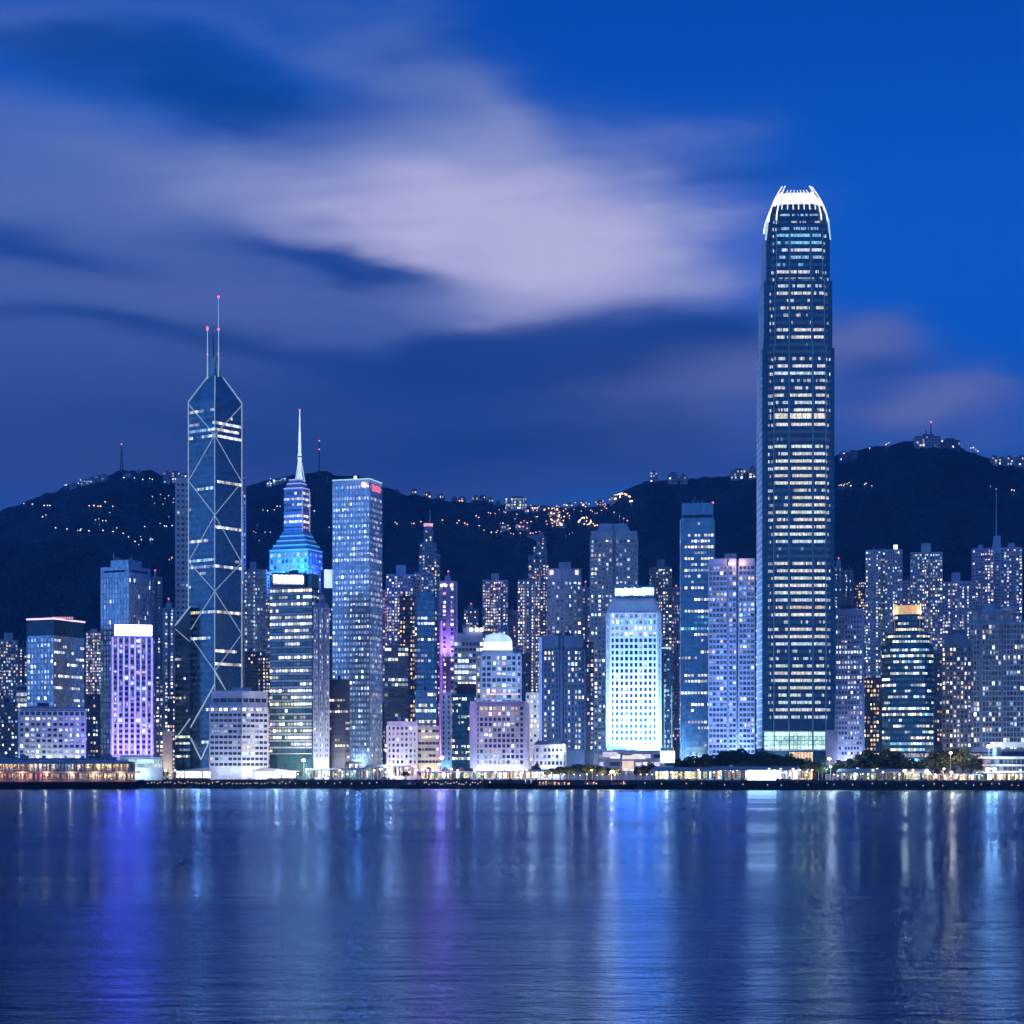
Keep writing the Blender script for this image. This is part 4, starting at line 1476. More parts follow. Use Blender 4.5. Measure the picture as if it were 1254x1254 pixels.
# gold-crowned tower
t = Tower('office_tower', 'teal glass tower with stepped shoulders and a golden lit crown', 'office tower', 1080, 1143, 790, 1650, wall='tealglass', plan='cham', cham=.16, dep=40, yb=923, base=DECK, detail='band',
          win=st(OFF, fh=4.75, bw=2.3, wf=.84, hf=.42, lit=.55, rowv=.85, run=.6, fin=.2, finstep=3, slab=1.0, rel=.25, b=.95, dim=.05, pal=[(WHITE, 4), (YEL, 4), (COOL, 2), (CYA, 1)]))
t.tier(.07, .93, 775, win=st(OFF, fh=4.75, bw=2.3, wf=.84, hf=.42, lit=.7, rowv=.6, run=.5, fin=.2, slab=1, rel=.2, b=.9, cap=.5))
t.tier(.22, .78, 751, win=st(OFF, fh=4.75, bw=2.3, wf=.84, hf=.42, lit=.7, rowv=.8, run=.6, fin=.2, slab=1, rel=.2, b=.8, cap=.5, pal=[(YEL, 3), (WHITE, 1)]))
GOLD = lit_mat('gold_light', (1, .66, .22), 2.2, var=.5, ns=.4)
mb = MB(); mb.prism(t.scaled(.24, .76), t.zt, Z(740, 1650)); t.part('crown_core', mb, lit_mat('gold_core', (1, .55, .16), .75, var=.5, ns=.35))
for i in range(10):
    px = 1094.5 + 33 * i / 9
    mb = MB(); mb.obox(t.at(px - .5, 11.5), t.at(px + .5, 11.5), 1.6, 0, Z(752, 1650), Z(738 if i in (0, 9) else 741, 1650)); t.part('crown_post', mb, GOLD)
for px in (1095.5, 1126.5):
    p = t.at(px, 9); mb = MB(); mb.ball((p[0], p[1], Z(748, 1650)), 1.5, n=6, m=4); t.part('crown_lamp', mb, lit_mat('gold_lamp', (1, .8, .45), 6))
    mb = MB(); mb.obox(t.at(px - .4, 9.2), t.at(px + .4, 9.2), .5, 0, Z(800, 1650), Z(752, 1650)); t.part('edge_strip', mb, lit_mat('gold_strip', (1, .6, .25), .22))
t.done()

# right-hand office grid pair
t = Tower('office_tower', 'rounded grey grid tower between the gold-crowned tower and the big right-edge block', 'office tower', 1154, 1189, 790, 1700, wall='grey', plan='round', bulge=.18, dep=30, yb=917, base=DECK,
          detail='window', win=st(GRID, fh=4.0, bw=2.7, wf=.72, hf=.6, lit=.26, rel=.6, fin=.6, slab=1.0, b=.8, pal=[(WARM, 4), (WHITE, 5), (PNK, 1)], dim=.03, colset={.5: 1.5, .95: 1.9}))
t.cone(0, 1, .12, .86, 776)
t.tier(.2, .78, 770)
t.done()
t = Tower('office_tower', 'big grey-framed office block filling the right edge of the waterfront', 'office tower', 1188, 1262, 762, 1700, wall='pale', plan='notch', notch=[(.16, .2, 2), (.52, .545, 2)], dep=40, yb=917, base=DECK,
          detail='window', win=st(GRID, fh=4.2, bw=2.8, wf=.78, hf=.7, lit=.2, rel=.55, fin=.55, slab=.8, b=.85, rowv=.7, run=.35, rowc=.4, pal=[(YEL, 4), (WHITE, 5), (COOL, 2)], dim=.05, colset={.45: 1.6, .38: 1.5}))
t.tier(.02, .72, 748, win=st(GRID, fh=5, bw=4, lit=.12, rel=.4, fin=.5, slab=.7, dim=.1))
t.tier(.2, .58, 744)
p = t.at(1238, 6)
mb = MB(); mb.ball((p[0], p[1], Z(746, 1700)), 7, n=14, m=8, sz=.45); t.part('roof_dome', mb, 'pale')
t.done()

# ------------------------------------------------------------------ second row and the apartment towers behind
res('short blue-grey apartment tower with a small roof turret at the left edge', -14, 22, 783, 2000, 'pale', crown=(5, 16, 775), w=dict(lit=.3, colset={.25: 1.5, .75: 1.4}))
res('low dark apartment tower peeking out between the left edge tower and the pink-lined office', 22, 35, 793, 2080, 'grey', w=dict(lit=.4, pal=[(PNK, 2), (WARM, 3), (WHITE, 2)]))
t = Tower('office_block', 'small block with a few very bright white floors left of the pink-lined office', 'office block', 20, 34, 838, 1780, wall='pale', base=DECK, yb=930,
          win=st(OFF, fh=5, bw=3, lit=.5, hf=.6, b=1.1, pal=[(WHITE, 4), (COOL, 2)], rows={.8: (2, [(WHITE, 1)], 1.4), .72: (2, [(WHITE, 1)], 1.5), .64: (2, [(WHITE, 1)], 1.3)})); t.done()
t = Tower('apartment_tower', 'dim low apartment block at the left edge behind the ferry funnel', 'apartment tower', -20, 22, 860, 1760, wall='slate', base=DECK,
          win=st(RES, lit=.35, fh=3.4, bw=3)); t.done()
res('dark apartment tower with pink windows between the pink-lined office and the smooth blue tower', 105, 124, 773, 2050, 'pale', crown=(111, 119, 770),
    w=dict(lit=.4, pal=[(PNK, 3), (WARM, 4), (WHITE, 3)], colset={.75: 2.2}))

# blue glass pair-faced tower
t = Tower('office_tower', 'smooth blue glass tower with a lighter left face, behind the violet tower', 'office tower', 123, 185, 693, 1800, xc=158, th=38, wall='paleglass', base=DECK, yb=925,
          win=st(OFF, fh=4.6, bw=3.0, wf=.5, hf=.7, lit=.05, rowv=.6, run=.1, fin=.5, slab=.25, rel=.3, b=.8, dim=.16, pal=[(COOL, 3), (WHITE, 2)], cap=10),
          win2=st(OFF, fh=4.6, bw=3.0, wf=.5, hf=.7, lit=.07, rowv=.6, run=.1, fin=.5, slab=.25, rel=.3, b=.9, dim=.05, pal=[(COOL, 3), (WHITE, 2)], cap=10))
for i, (f0, f1) in enumerate(((.12, .86), (.12, .86))):
    A, B = t.pts[i], t.pts[i + 1]
    a = (A[0] + (B[0] - A[0]) * f0, A[1] + (B[1] - A[1]) * f0); b2 = (A[0] + (B[0] - A[0]) * f1, A[1] + (B[1] - A[1]) * f1)
    mb = MB(); mb.obox(a, b2, .25, 0, Z(700, 1800), Z(697.5, 1800)); t.part('louvre_band', mb, 'dark')
t.tier(.2, .82, 684)
t.mast(139, 684, 676, .3, .15, beacon=False)
t.done()

res('slim apartment tower with a bright column of pinkish windows, right of the smooth blue tower', 184, 199, 706, 2050, 'grey', mast=(190, 706, 698, .5, .3),
    w=dict(lit=.4, pal=[(PNK, 3), (WARM, 3), (WHITE, 3)], colset={.3: 2.4, .1: .3}))
t = Tower('apartment_tower', 'dark slab of mixed lit windows wedged beside the violet tower', 'apartment tower', 186, 200, 826, 1760, wall='slate', base=DECK,
          win=st(RES, lit=.42, fh=3.6, bw=3, pal=[(WHITE, 3), (PNK, 2), (YEL, 3)])); t.done()
res('slender pale apartment tower with a roof turret just left of the braced tower', 199, 215, 744, 1960, 'pale', crown=(203, 210, 738), mast=(206.5, 738, 733, .4, .3),
    w=dict(lit=.42, pal=[(WHITE, 4), (PNK, 2), (COOL, 3)]))
t = Tower('low_building', 'plain cream slab without windows between the violet tower and the braced tower', 'low building', 199, 211, 895, 1640, wall='cream', base=DECK, dep=14); t.done()
p = t.at(205, -10); lamp('AREA', (p[0], p[1], DECK + 4), 4500, (1, .8, .6), 5, (0, .5, 1), 2)
t = Tower('office_tower', 'pale blue slab with small dark windows standing behind the left edge of the braced tower', 'office tower', 215, 233, 585, 1900, wall='pale', base=DECK, plan='rect', dep=20,
          win=st(GRID, fh=5.2, bw=4.2, wf=.6, hf=.45, lit=.06, rel=.4, fin=1.2, slab=1.6, dim=.03, colset={.85: 0}, cap=4)); t.done()
res('sliver of an apartment tower with reddish windows behind the right edge of the braced tower', 292, 301, 584, 2000, 'pink', plan='rect', w=dict(lit=.3, pal=[(PNK, 4), (WARM, 3)], b=.6))
res('blue-white apartment tower densely dotted with lit windows, right of the braced tower', 299, 326, 697, 1950, 'pale', crown=(306, 314, 688),
    w=dict(fh=3.9, lit=.62, b=.8, pal=[(COOL, 5), (WHITE, 5), (PNK, 2)], dim=.1))
res('dim narrow flank tower with a pink roof lamp behind the banded tower', 322, 333, 700, 1990, 'lilac', plan='rect', mast=(326, 700, 698, .6, .5), w=dict(lit=.35))
t = Tower('office_block', 'black windowless-looking block behind the wide white hotel', 'office block', 300, 317, 798, 1780, wall='dark', base=DECK, win=st(RES, lit=.03)); t.done()
t = Tower('apartment_tower', 'short apartment block with warm windows between the black block and the banded tower', 'apartment tower', 315, 332, 803, 1810, wall='slate', base=DECK,
          win=st(RES, lit=.55, pal=[(WARM, 4), (YEL, 2), (WHITE, 2)])); t.done()

# blue-lit tower with the mast
t = Tower('mast_tower', 'tower with a bright blue lit shoulder, glass lantern and tall glowing white mast', 'skyscraper', 330, 395, 673, 1980, xc=377, th=28, wall='bluewall', base=DECK, yb=720,
          win=st(OFF, fh=5.6, bw=4.0, wf=.72, hf=.6, lit=1.5, rowv=.2, run=.5, fin=.8, slab=1.2, rel=.4, b=.8, dim=.5, pal=[((.12, .55, 1), 4), ((.40, .85, 1), 4), (COOL, 1)], colset={.42: 0, .5: 0}),
          win2=st(OFF, fh=5.6, bw=4.0, wf=.7, hf=.6, lit=.6, rowv=.4, run=.4, fin=.6, slab=1, rel=.4, b=.7, dim=.12, pal=[((.15, .45, 1), 4), (CYA, 2)]))
t.cone(0, 1, .17, .86, 658)
t.cone(.17, .86, .25, .78, 648)
pl = t.tier(.27, .75, 596, win=st(OFF, fh=5.8, bw=3, wf=.8, hf=.4, lit=.35, rowv=1.2, run=.7, fin=0, slab=.4, rel=.15, b=.9, dim=.06, pal=[(WHITE, 4), (PNK, 2), (COOL, 2)],
                                       rows={.42: (2.5, [(WHITE, 1)], 1.1), .2: (2.3, [(WHITE, 1)], 1.0), .62: (.3, None, .6)}))
t.cone(.28, .74, .38, .64, 583)
for yy, f0, f1 in ((672, 0, 1), (666, .07, .94), (660, .14, .87), (654, .2, .82), (595, .275, .745), (589, .33, .69), (584, .37, .65)):
    P = t.scaled(f0 - .004, f1 + .004)
    for a, b2 in ((P[0], P[1]), (P[1], P[2])):
        mb = MB(); mb.tube((*a, Z(yy, 1980)), (*b2, Z(yy, 1980)), .7)
        t.part('light_ring', mb, M['blueline'] if yy > 640 else M['violetline'])
for f0, f1, ya, yb in ((.26, .76, 648, 597),):
    P = t.scaled(f0, f1)
    for a in (P[1], P[2]):
        mb = MB(); mb.tube((*a, Z(ya, 1980)), (*a, Z(yb, 1980)), .6); t.part('edge_light', mb, lit_mat('edge_glow', (.75, .6, .75), .4))
cxm, cym = t.c
xm = X(367, cym)
mb = MB()
zz = [Z(v, 1980) for v in (584, 575, 562, 555, 548, 520, 498)]
for za, zb, ra, rb in zip(zz, zz[1:], (3.4, 2.0, 1.4, 2.2, 1.5, .9), (2.0, 1.4, 2.2, 1.3, .9, .4)):
    mb.tube((xm, cym, za), (xm, cym, zb), ra, rb, 8)
o = t.part('mast', mb, lit_mat('mast_white', (.62, .80, 1), 1.15, var=.35, ns=.25))
for k in range(3):
    q = MB(); a = k * 2.1 + .5
    q.tube((xm + 5.5 * math.cos(a), cym + 5.5 * math.sin(a), Z(586, 1980)), (xm + 1.6 * math.cos(a), cym + 1.6 * math.sin(a), Z(560, 1980)), .5)
    t.part('mast_strut', q, lit_mat('strut_white', (.5, .75, 1), .8))
q = MB(); q.tube((xm, cym, Z(556, 1980)), (xm, cym, Z(554.5, 1980)), 3.6, 3.6, 10); t.part('mast_platform', q, 'steel')
q = MB(); q.ball((xm, cym, Z(497, 1980)), .9, n=6, m=4); q.build('beacon', M['redlamp'], o, base=t.root.location)
p = t.at(352, -4)
t.done()
for px in (340, 356, 370):
    p = t.at(px, -16); lamp('AREA', (p[0], p[1] - 4, Z(716, 1980)), 120000, (.03, .24, 1), 8, (0, .45, 1), 4)
p = t.at(388, -6); lamp('AREA', (p[0], p[1] - 3, Z(716, 1980)), 90000, (.03, .13, 1), 8, (-.1, .45, 1), 4)
# building with the upright white sign
t = Tower('office_tower', 'narrow dark tower carrying a bright upright white sign, right of the banded tower', 'office tower', 393, 408, 699, 1880, wall='slate', base=DECK, plan='rect', dep=22,
          win=st(RES, lit=.35, fh=4.2, pal=[(WARM, 4), (WHITE, 3)], cap=34))
t.sign(397, 407.5, 697.5, 720, lit_mat('upright_sign', (.62, .82, 1), 1.1, var=.4, ns=.12), d=-.8, bars=0)
t.done()
t = Tower('office_tower', 'blue framed block low behind the pale column tower', 'office tower', 383, 397, 728, 1760, wall='bluewall', base=DECK, plan='rect', win=st(GRID, lit=.15, fh=5, bw=4, dim=.08)); t.done()

# group right of the twin-faced tower
res('pale violet apartment tower with a square lift house, right of the pale twin-faced tower', 473, 506, 703, 2080, 'lilac', crown=(485, 497, 692), plan='notch', notch=[(.3, .42, 4), (.62, .7, 4)],
    w=dict(lit=.34, colset={.25: 1.7, .55: 1.9, .85: 1.8}, dim=.05))
res('violet-grey apartment tower with red roof lamps half hidden by the stepped blue spire tower', 507, 530, 701, 2100, 'lilac', plan='notch', notch=[(.3, .4, 4)], w=dict(lit=.35, pal=[(CYA, 2), (COOL, 4), (WHITE, 3)]))
t = res('stepped blue apartment spire tower with a pink ring of light near its top', 513, 539, 678, 2150, 'bluegrey', w=dict(lit=.36, pal=[(WHITE, 5), (WARM, 3), (COOL, 3)], dim=.06))
t.tier(.05, .82, 664, win=st(RES, lit=.3)); t.tier(.22, .68, 648, win=st(RES, lit=.4, cap=.5)); t.cone(.24, .64, .3, .58, 641)
mb = MB(); q = t.scaled(.22, .66); mb.prism(q, Z(643.5, 2150), Z(640, 2150)); t.part('ring_light', mb, lit_mat('pink_ring', (1, .45, .55), 1.0, var=.6, ns=.2))
t.mast(526.5, 640, 622, .5, .15, beacon=False)
t.done()
t = Tower('office_tower', 'blue glass office tower rising below the stepped spire tower', 'office tower', 508, 535, 732, 1830, wall='blueglass', base=DECK, yb=925, plan='cham', cham=.1, detail='band',
          win=st(OFF, fh=4.8, bw=3, wf=.72, hf=.46, lit=.42, rowv=1.0, run=.5, fin=.3, slab=.7, rel=.3, b=.95, pal=[(WHITE, 5), (WARM, 3), (COOL, 2)], dim=.05))
t.tier(.1, .9, 725); t.done()
t = Tower('office_tower', 'dark tower of orange windows beside the blue glass office below the stepped spire', 'office tower', 489, 508, 729, 1860, wall='slate', base=DECK, plan='notch', notch=[(.4, .55, 3)],
          win=st(RES, lit=.42, pal=[(ORG, 3), (WARM, 4), (YEL, 2)], b=1.0, fh=4.2, colset={.6: 1.8, .9: 1.5})); t.done()
t = Tower('office_tower', 'bluish office block of uneven lit strips above the small floodlit white block', 'office tower', 471, 500, 790, 1760, wall='slate', base=DECK, plan='rect', dep=24, detail=None,
          win=st(OFF, fh=4.3, bw=2.8, lit=.34, rowv=.9, slab=1.1, fin=0, b=.85, pal=[(WHITE, 3), (YEL, 3), (COOL, 2)])); t.done()
t = Tower('office_tower', 'blue office block of lit floors above the cream strip-window block', 'office tower', 509, 534, 845, 1740, wall='blueglass', base=DECK, plan='rect', dep=24,
          win=st(OFF, fh=4.5, bw=2.6, lit=.42, rowv=1.0, slab=.9, fin=0, b=.9)); t.done()
t = Tower('apartment_tower', 'thin dark apartment strip with reddish lights at the right flank of the pale twin-faced tower', 'apartment tower', 466, 474, 722, 2000, wall='pink', base=DECK, plan='rect',
          win=st(RES, lit=.4, pal=[(PNK, 4), (ORG, 2), (COOL, 1)], b=.7)); t.done()
t = res('slim violet-lit apartment tower with a white roof beacon and a glowing purple edge', 538, 560, 711, 1900, 'lilac', crown=(545, 552, 705), mast=(549, 705, 699, .5, .4),
        w=dict(lit=.5, colset={.35: 2.4, .62: 2.4, .9: 1.2}, pal=[(WHITE, 5), (PNK, 3), (ORG, 1)], b=1.0, fh=4.1, bw=3.6))
for px, c0 in ((541, (1, .8, 1)), (546, (1, .45, .85)), (553, (.9, .8, 1))):
    p = t.at(px, 1); mb = MB(); mb.ball((p[0], p[1] - 2, Z(717, 1900)), 1.5, n=6, m=4); t.part('roof_lamp', mb, lit_mat('violet_lamp', c0, 3))
mb = MB(); mb.obox(t.at(539.3, -.6), t.at(541.6, -.6), .5, 0, Z(925, 1900), Z(760, 1900)); t.part('edge_light', mb, lit_mat('purple_edge', (.42, .10, .85), .85, var=.5, ns=.06))
t.done()
p = t.at(549, -10); lamp('AREA', (p[0], p[1], Z(800, 1900)), 30000, (.55, .25, 1), 6, (0, .35, 1), 3)
p = t.at(541, -12); lamp('AREA', (p[0], p[1], Z(925, 1900)), 90000, (.8, .12, .9), 6, (0, .35, 1), 3)
res('small far apartment tower with a round cap in the gap right of the violet-lit tower', 568, 586, 746, 2250, 'bluegrey', crown=(573, 580, 741), mast=(577, 741, 739, .7, .6), w=dict(lit=.25))
t = Tower('office_block', 'stepped white-violet office block with bright arched roof lights', 'office block', 556, 592, 783, 1760, wall='lilac', base=DECK, plan='rect', dep=30, yb=925,
          win=st(OFF, fh=4.8, bw=3.2, lit=.75, rowv=.5, run=.5, slab=1.4, fin=.5, b=1.0, pal=[(WHITE, 5), (COOL, 3), (YEL, 2)]))
t.tier(.1, .98, 775, win=st(OFF, fh=5.5, bw=5, lit=.5, b=1.2, cap=.4)); t.tier(.3, .95, 768)
for px in (577, 584, 590):
    p = t.at(px, 3); mb = MB(); mb.ball((p[0], p[1] - 2, Z(771, 1760)), 1.7, n=6, m=4); t.part('roof_lamp', mb, lit_mat('arch_lamp', (1, .9, .95), 4))
t.done()
res('dark apartment tower with two warm window columns above the domed building', 591, 622, 710, 2180, 'lilac', crown=(601.5, 611, 702), plan='notch', notch=[(.30, .52, 5)],
    w=dict(lit=.34, colset={.22: 1.9, .65: 2.6, .68: 2.2}, pal=[(WHITE, 4), (WARM, 5), (PNK, 2)], b=.95))
res('low reddish apartment tower at the right of the dark tower above the domed building', 620, 634, 747, 2220, 'pink', w=dict(lit=.4, pal=[(WARM, 3), (PNK, 4)]))

# domed building
t = Tower('office_tower', 'pale building crowned by a brightly lit white barrel dome', 'office tower', 584, 638, 800, 1700, wall='pale', base=DECK, plan='cham', cham=.1, dep=34, yb=925, detail='window',
          win=st(GRID, fh=4.7, bw=4.0, wf=.72, hf=.6, lit=.66, rel=.6, fin=.9, slab=1.0, b=.9, rowv=.4, run=.35, rowc=.5, pal=[(WHITE, 5), (WARM, 3), (PNK, 1), (COOL, 2)]))
t.tier(.1, .9, 796, win=st(GRID, fh=2.4, bw=3, lit=.5, cap=.2, slab=0, fin=0))
mb = MB()
n = 10
A0, dpt = 591.0, 26
prev = None
for i in range(n + 1):
    a = math.pi * i / n
    px = 609.5 - 18.5 * math.cos(a) * (1 if 0 < i < n else 1)
    zt2 = Z(796, 1700) + (Z(775, 1700) - Z(796, 1700)) * (math.sin(a) ** .5)
    pf, pb = t.at(px, 3), t.at(px, 3 + dpt)
    cur = ((*pf, zt2), (*pb, zt2))
    if prev:
        mb.poly([prev[0], cur[0], cur[1], prev[1]])
        mb.poly([(*pf, Z(796, 1700)), cur[0], prev[0], (prev[0][0], prev[0][1], Z(796, 1700))])
        mb.poly([(*pb, Z(796, 1700)), (prev[1][0], prev[1][1], Z(796, 1700)), prev[1], cur[1]])
    prev = cur
t.part('barrel_dome', mb, lit_mat('dome_light', (.62, .92, 1.0), .7, var=.6, ns=.12))
mb = MB(); mb.obox(t.at(593, 1.2), t.at(626.5, 1.2), .4, 0, Z(795.5, 1700), Z(786, 1700)); t.part('dome_light_panel', mb, lit_mat('dome_panel', (1, .97, .95), 1.6))
mb = MB(); mb.obox(t.at(596), t.at(636), .9, .02, Z(851, 1700), Z(849, 1700)); t.part('ledge_light', mb, lit_mat('ledge_light', (1, .6, .6), .7, var=.6, ns=.2))
t.done()
res('tall apartment tower with a continuous warm window column, left of the dark ribbed office', 634, 661, 710, 2080, 'lilac', plan='notch', notch=[(.32, .40, 4), (.72, .8, 4)], w=dict(lit=.34, colset={.7: 3, .68: 2.9, .25: 1.6}, pal=[(WARM, 6), (WHITE, 4), (YEL, 3)], b=1.0))
t = res('stepped pinnacle apartment tower with orange lights, standing tall behind the warm-columned tower', 647, 672, 690, 2230, 'bluegrey', w=dict(lit=.36, colset={.8: 2.2}, pal=[(WHITE, 3), (WARM, 4), (ORG, 2)]))
t.tier(.0, .92, 680, win=st(RES, lit=.3, cap=.5)); t.tier(.25, .9, 668, win=st(RES, lit=.45, cap=.5)); t.tier(.4, .85, 657, win=st(RES, lit=.5, pal=[(ORG, 2), (WARM, 3)], cap=.4)); t.cone(.45, .8, .55, .7, 650)
t.done()
t = Tower('apartment_tower', 'low warm-lit block squeezed between the white grid hotel and the dark ribbed office', 'apartment tower', 644, 662, 848, 1700, wall='cream', base=DECK, yb=935,
          win=st(RES, lit=.72, pal=[(WARM, 5), (YEL, 3), (ORG, 1), (WHITE, 2)], b=.95, fh=4, bw=3)); t.done()
t = Tower('apartment_tower', 'blue-white curved-top tower with two bright lit panels under its roof', 'apartment tower', 670, 712, 696, 1950, wall='pale', base=DECK, plan='round', bulge=.12, dep=28, yb=925,
          win=st(GRID, fh=4.3, bw=3.2, lit=.3, rel=.5, fin=.8, slab=1.2, b=.8, pal=[(WHITE, 4), (COOL, 4), (WARM, 2)], dim=.12, cap=12))
t.roofbox(684, 699, 688, 'pale', d=8)
for a, b2 in ((673, 684.5), (696, 708.5)):
    t.sign(a, b2, 698, 703.5, lit_mat('lit_panel', (1, .85, .68), 1.1, var=.3), d=1.6, name='lit_panel', thick=.9)
t.done()
res('small dim apartment tower with orange lights between the curved-top tower and the tall grid tower', 711, 725, 719, 2180, 'pink', w=dict(lit=.3, pal=[(ORG, 2), (PNK, 3), (WARM, 3)]), mast=(717, 719, 712, .4, .2))
t = Tower('apartment_tower', 'tall broad blue-grey grid tower with a sloped-edge roof house, behind the brilliant blue-white tower', 'apartment tower', 723, 781, 655, 1900, wall='pale', base=DECK, plan='notch',
          notch=[(.47, .53, 3)], dep=34, yb=925, win=st(GRID, fh=4.3, bw=3.5, wf=.6, hf=.55, lit=.33, rel=.5, fin=.9, slab=1.2, b=.85, rowv=.4, colv=.6, pal=[(WHITE, 5), (COOL, 4), (WARM, 2)], dim=.08, cap=4))
t.tier(.02, .98, 650); t.cone(.14, .84, .2, .76, 640)
t.done()
res('stepped-top apartment tower with a bright warm column, right of the brilliant blue-white tower', 795, 823, 694, 1960, 'bluegrey', crown=(804, 814, 685), w=dict(lit=.35, colset={.75: 2.2, .6: 1.4}, pal=[(WARM, 4), (WHITE, 5), (COOL, 2)], b=.95))
t = Tower('office_tower', 'narrow tower strip outlined by upright cyan light lines beside the blue-white podium', 'office tower', 809, 824, 797, 1700, wall='slate', base=DECK, plan='rect', yb=925,
          win=st(RES, lit=.45, pal=[(CYA, 4), (COOL, 3), (GRN, 1)], b=.9, fh=4.2))
for px in (813.5, 822.5):
    mb = MB(); mb.obox(t.at(px - .35, -.4), t.at(px + .35, -.4), .4, 0, Z(915, 1700), Z(840, 1700)); t.part('light_strip', mb, lit_mat('cyan_strip', (.2, .65, 1), .7, var=.8, ns=.1))
mb = MB(); mb.obox(t.at(809.5, -.4), t.at(822, -.4), .4, 0, Z(794.5, 1700), Z(792.5, 1700)); t.part('roof_light', mb, 'coolline')
t.done()
res('dim apartment strip of pinkish windows left of the cyan-floored slab', 823, 834, 719, 2000, 'pink', plan='rect', mast=(828, 719, 717, .5, .4), w=dict(lit=.4, pal=[(PNK, 4), (COOL, 3), (ORG, 1)], b=.7))

# right-hand apartment towers on the slope
res('slim far apartment tower with a domed cap just right of the tallest tower', 1021, 1032, 694, 2250, 'bluegrey', crown=(1024, 1030, 686), mast=(1027, 686, 683, .6, .5), w=dict(lit=.35))
res('far apartment tower second right of the tallest tower, flat topped', 1033, 1045, 698, 2280, 'bluegrey', w=dict(lit=.3, pal=[(ORG, 2), (WHITE, 3), (COOL, 3)]))
res('low dim apartment tower left of the flat-topped twin tower', 1044, 1061, 711, 2300, 'slate', w=dict(lit=.32, pal=[(ORG, 2), (WARM, 3), (WHITE, 3)]))
t = res('flat-topped twin apartment tower with a deep dark cleft and a white roof lamp', 1060, 1105, 673, 2080, 'pale', plan='notch', notch=[(.41, .53, 10)],
        w=dict(lit=.32, dim=.07, pal=[(WHITE, 5), (WARM, 3), (COOL, 4)]))
t.mast(1070, 673, 669, .5, .3, beacon=False)
p = t.at(1097, 3); mb = MB(); mb.box(p[0] - 2, p[0] + 2, p[1], p[1] + 2, t.zt, Z(667, 2080)); t.part('roof_lamp', mb, lit_mat('roof_cluster', (.75, .88, 1), 1.6, var=.7, ns=.5))
t = Tower('apartment_tower', 'low orange-dotted apartment tower between the flat-topped twin and the turreted tower', 'apartment tower', 1103, 1117, 711, 2300, wall='pink', win=st(RES, lit=.36, pal=[(ORG, 3), (PNK, 3), (WARM, 2)])); t.done()
res('broad apartment tower with a stepped turret behind the gold-crowned tower', 1115, 1154, 676, 2080, 'pale', crown=(1128, 1140, 665), plan='notch', notch=[(.36, .44, 5), (.56, .62, 5)], w=dict(lit=.36, colset={.2: 1.7, .3: 1.6, .72: 1.5}))
res('apartment tower with a lift house and warm roof edge left of the spired pair', 1154, 1190, 712, 2030, 'lilac', crown=(1165, 1176, 701), plan='notch', notch=[(.28, .34, 5), (.52, .58, 5)], w=dict(lit=.34, colset={.7: 2.4, .2: 1.5}, pal=[(WARM, 4), (WHITE, 4)]))
p = (X(1187, 2000), 2000)
res('left apartment tower of the spired pair, with a red roof lamp', 1190, 1217, 671, 2090, 'lilac', crown=(1198, 1204, 667), w=dict(lit=.35, pal=[(WHITE, 5), (PNK, 3), (WARM, 2)]))
t = Tower('spire_tower', 'narrow dark spire with a red lit top and thin mast between two apartment towers', 'tower', 1214, 1226, 676, 2180, wall='lilac', plan='rect', dep=14, win=st(RES, lit=.12))
t.cone(0, 1, .25, .95, 656)
mb = MB(); mb.obox(t.at(1217.5, 3), t.at(1224.5, 3), .8, 0, Z(664, 2180), Z(656, 2180)); t.part('red_top_light', mb, lit_mat('red_top', (1, .25, .4), .55, var=.8, ns=.3))
t.mast(1220, 656, 600, .7, .25, beacon=False)
t.done()
res('right apartment tower of the spired pair, nearest the right edge', 1225, 1252, 670, 2090, 'lilac', crown=(1234, 1243, 665), w=dict(lit=.36, pal=[(WHITE, 5), (WARM, 4), (COOL, 2)]))
res('apartment block cut by the right edge of the picture', 1250, 1276, 790, 1960, 'pink', plan='rect', w=dict(lit=.4, pal=[(WHITE, 4), (WARM, 5)]))
t = Tower('apartment_tower', 'dark apartment tower with orange windows between the lilac block and the gold-crowned tower', 'apartment tower', 1057, 1081, 830, 1800, wall='slate', base=DECK, plan='notch', notch=[(.35, .5, 4)],
          win=st(RES, lit=.4, pal=[(ORG, 2), (WARM, 5), (YEL, 2)], colset={.2: 2.0, .3: 1.8}, b=1.0, fh=4)); t.done()
t = Tower('apartment_tower', 'dark apartment block with scattered orange windows right of the gold-crowned tower', 'apartment tower', 1141, 1157, 800, 1800, wall='slate', base=DECK,
          win=st(RES, lit=.42, pal=[(ORG, 3), (WARM, 5), (WHITE, 2)], b=.95, fh=4)); t.done()
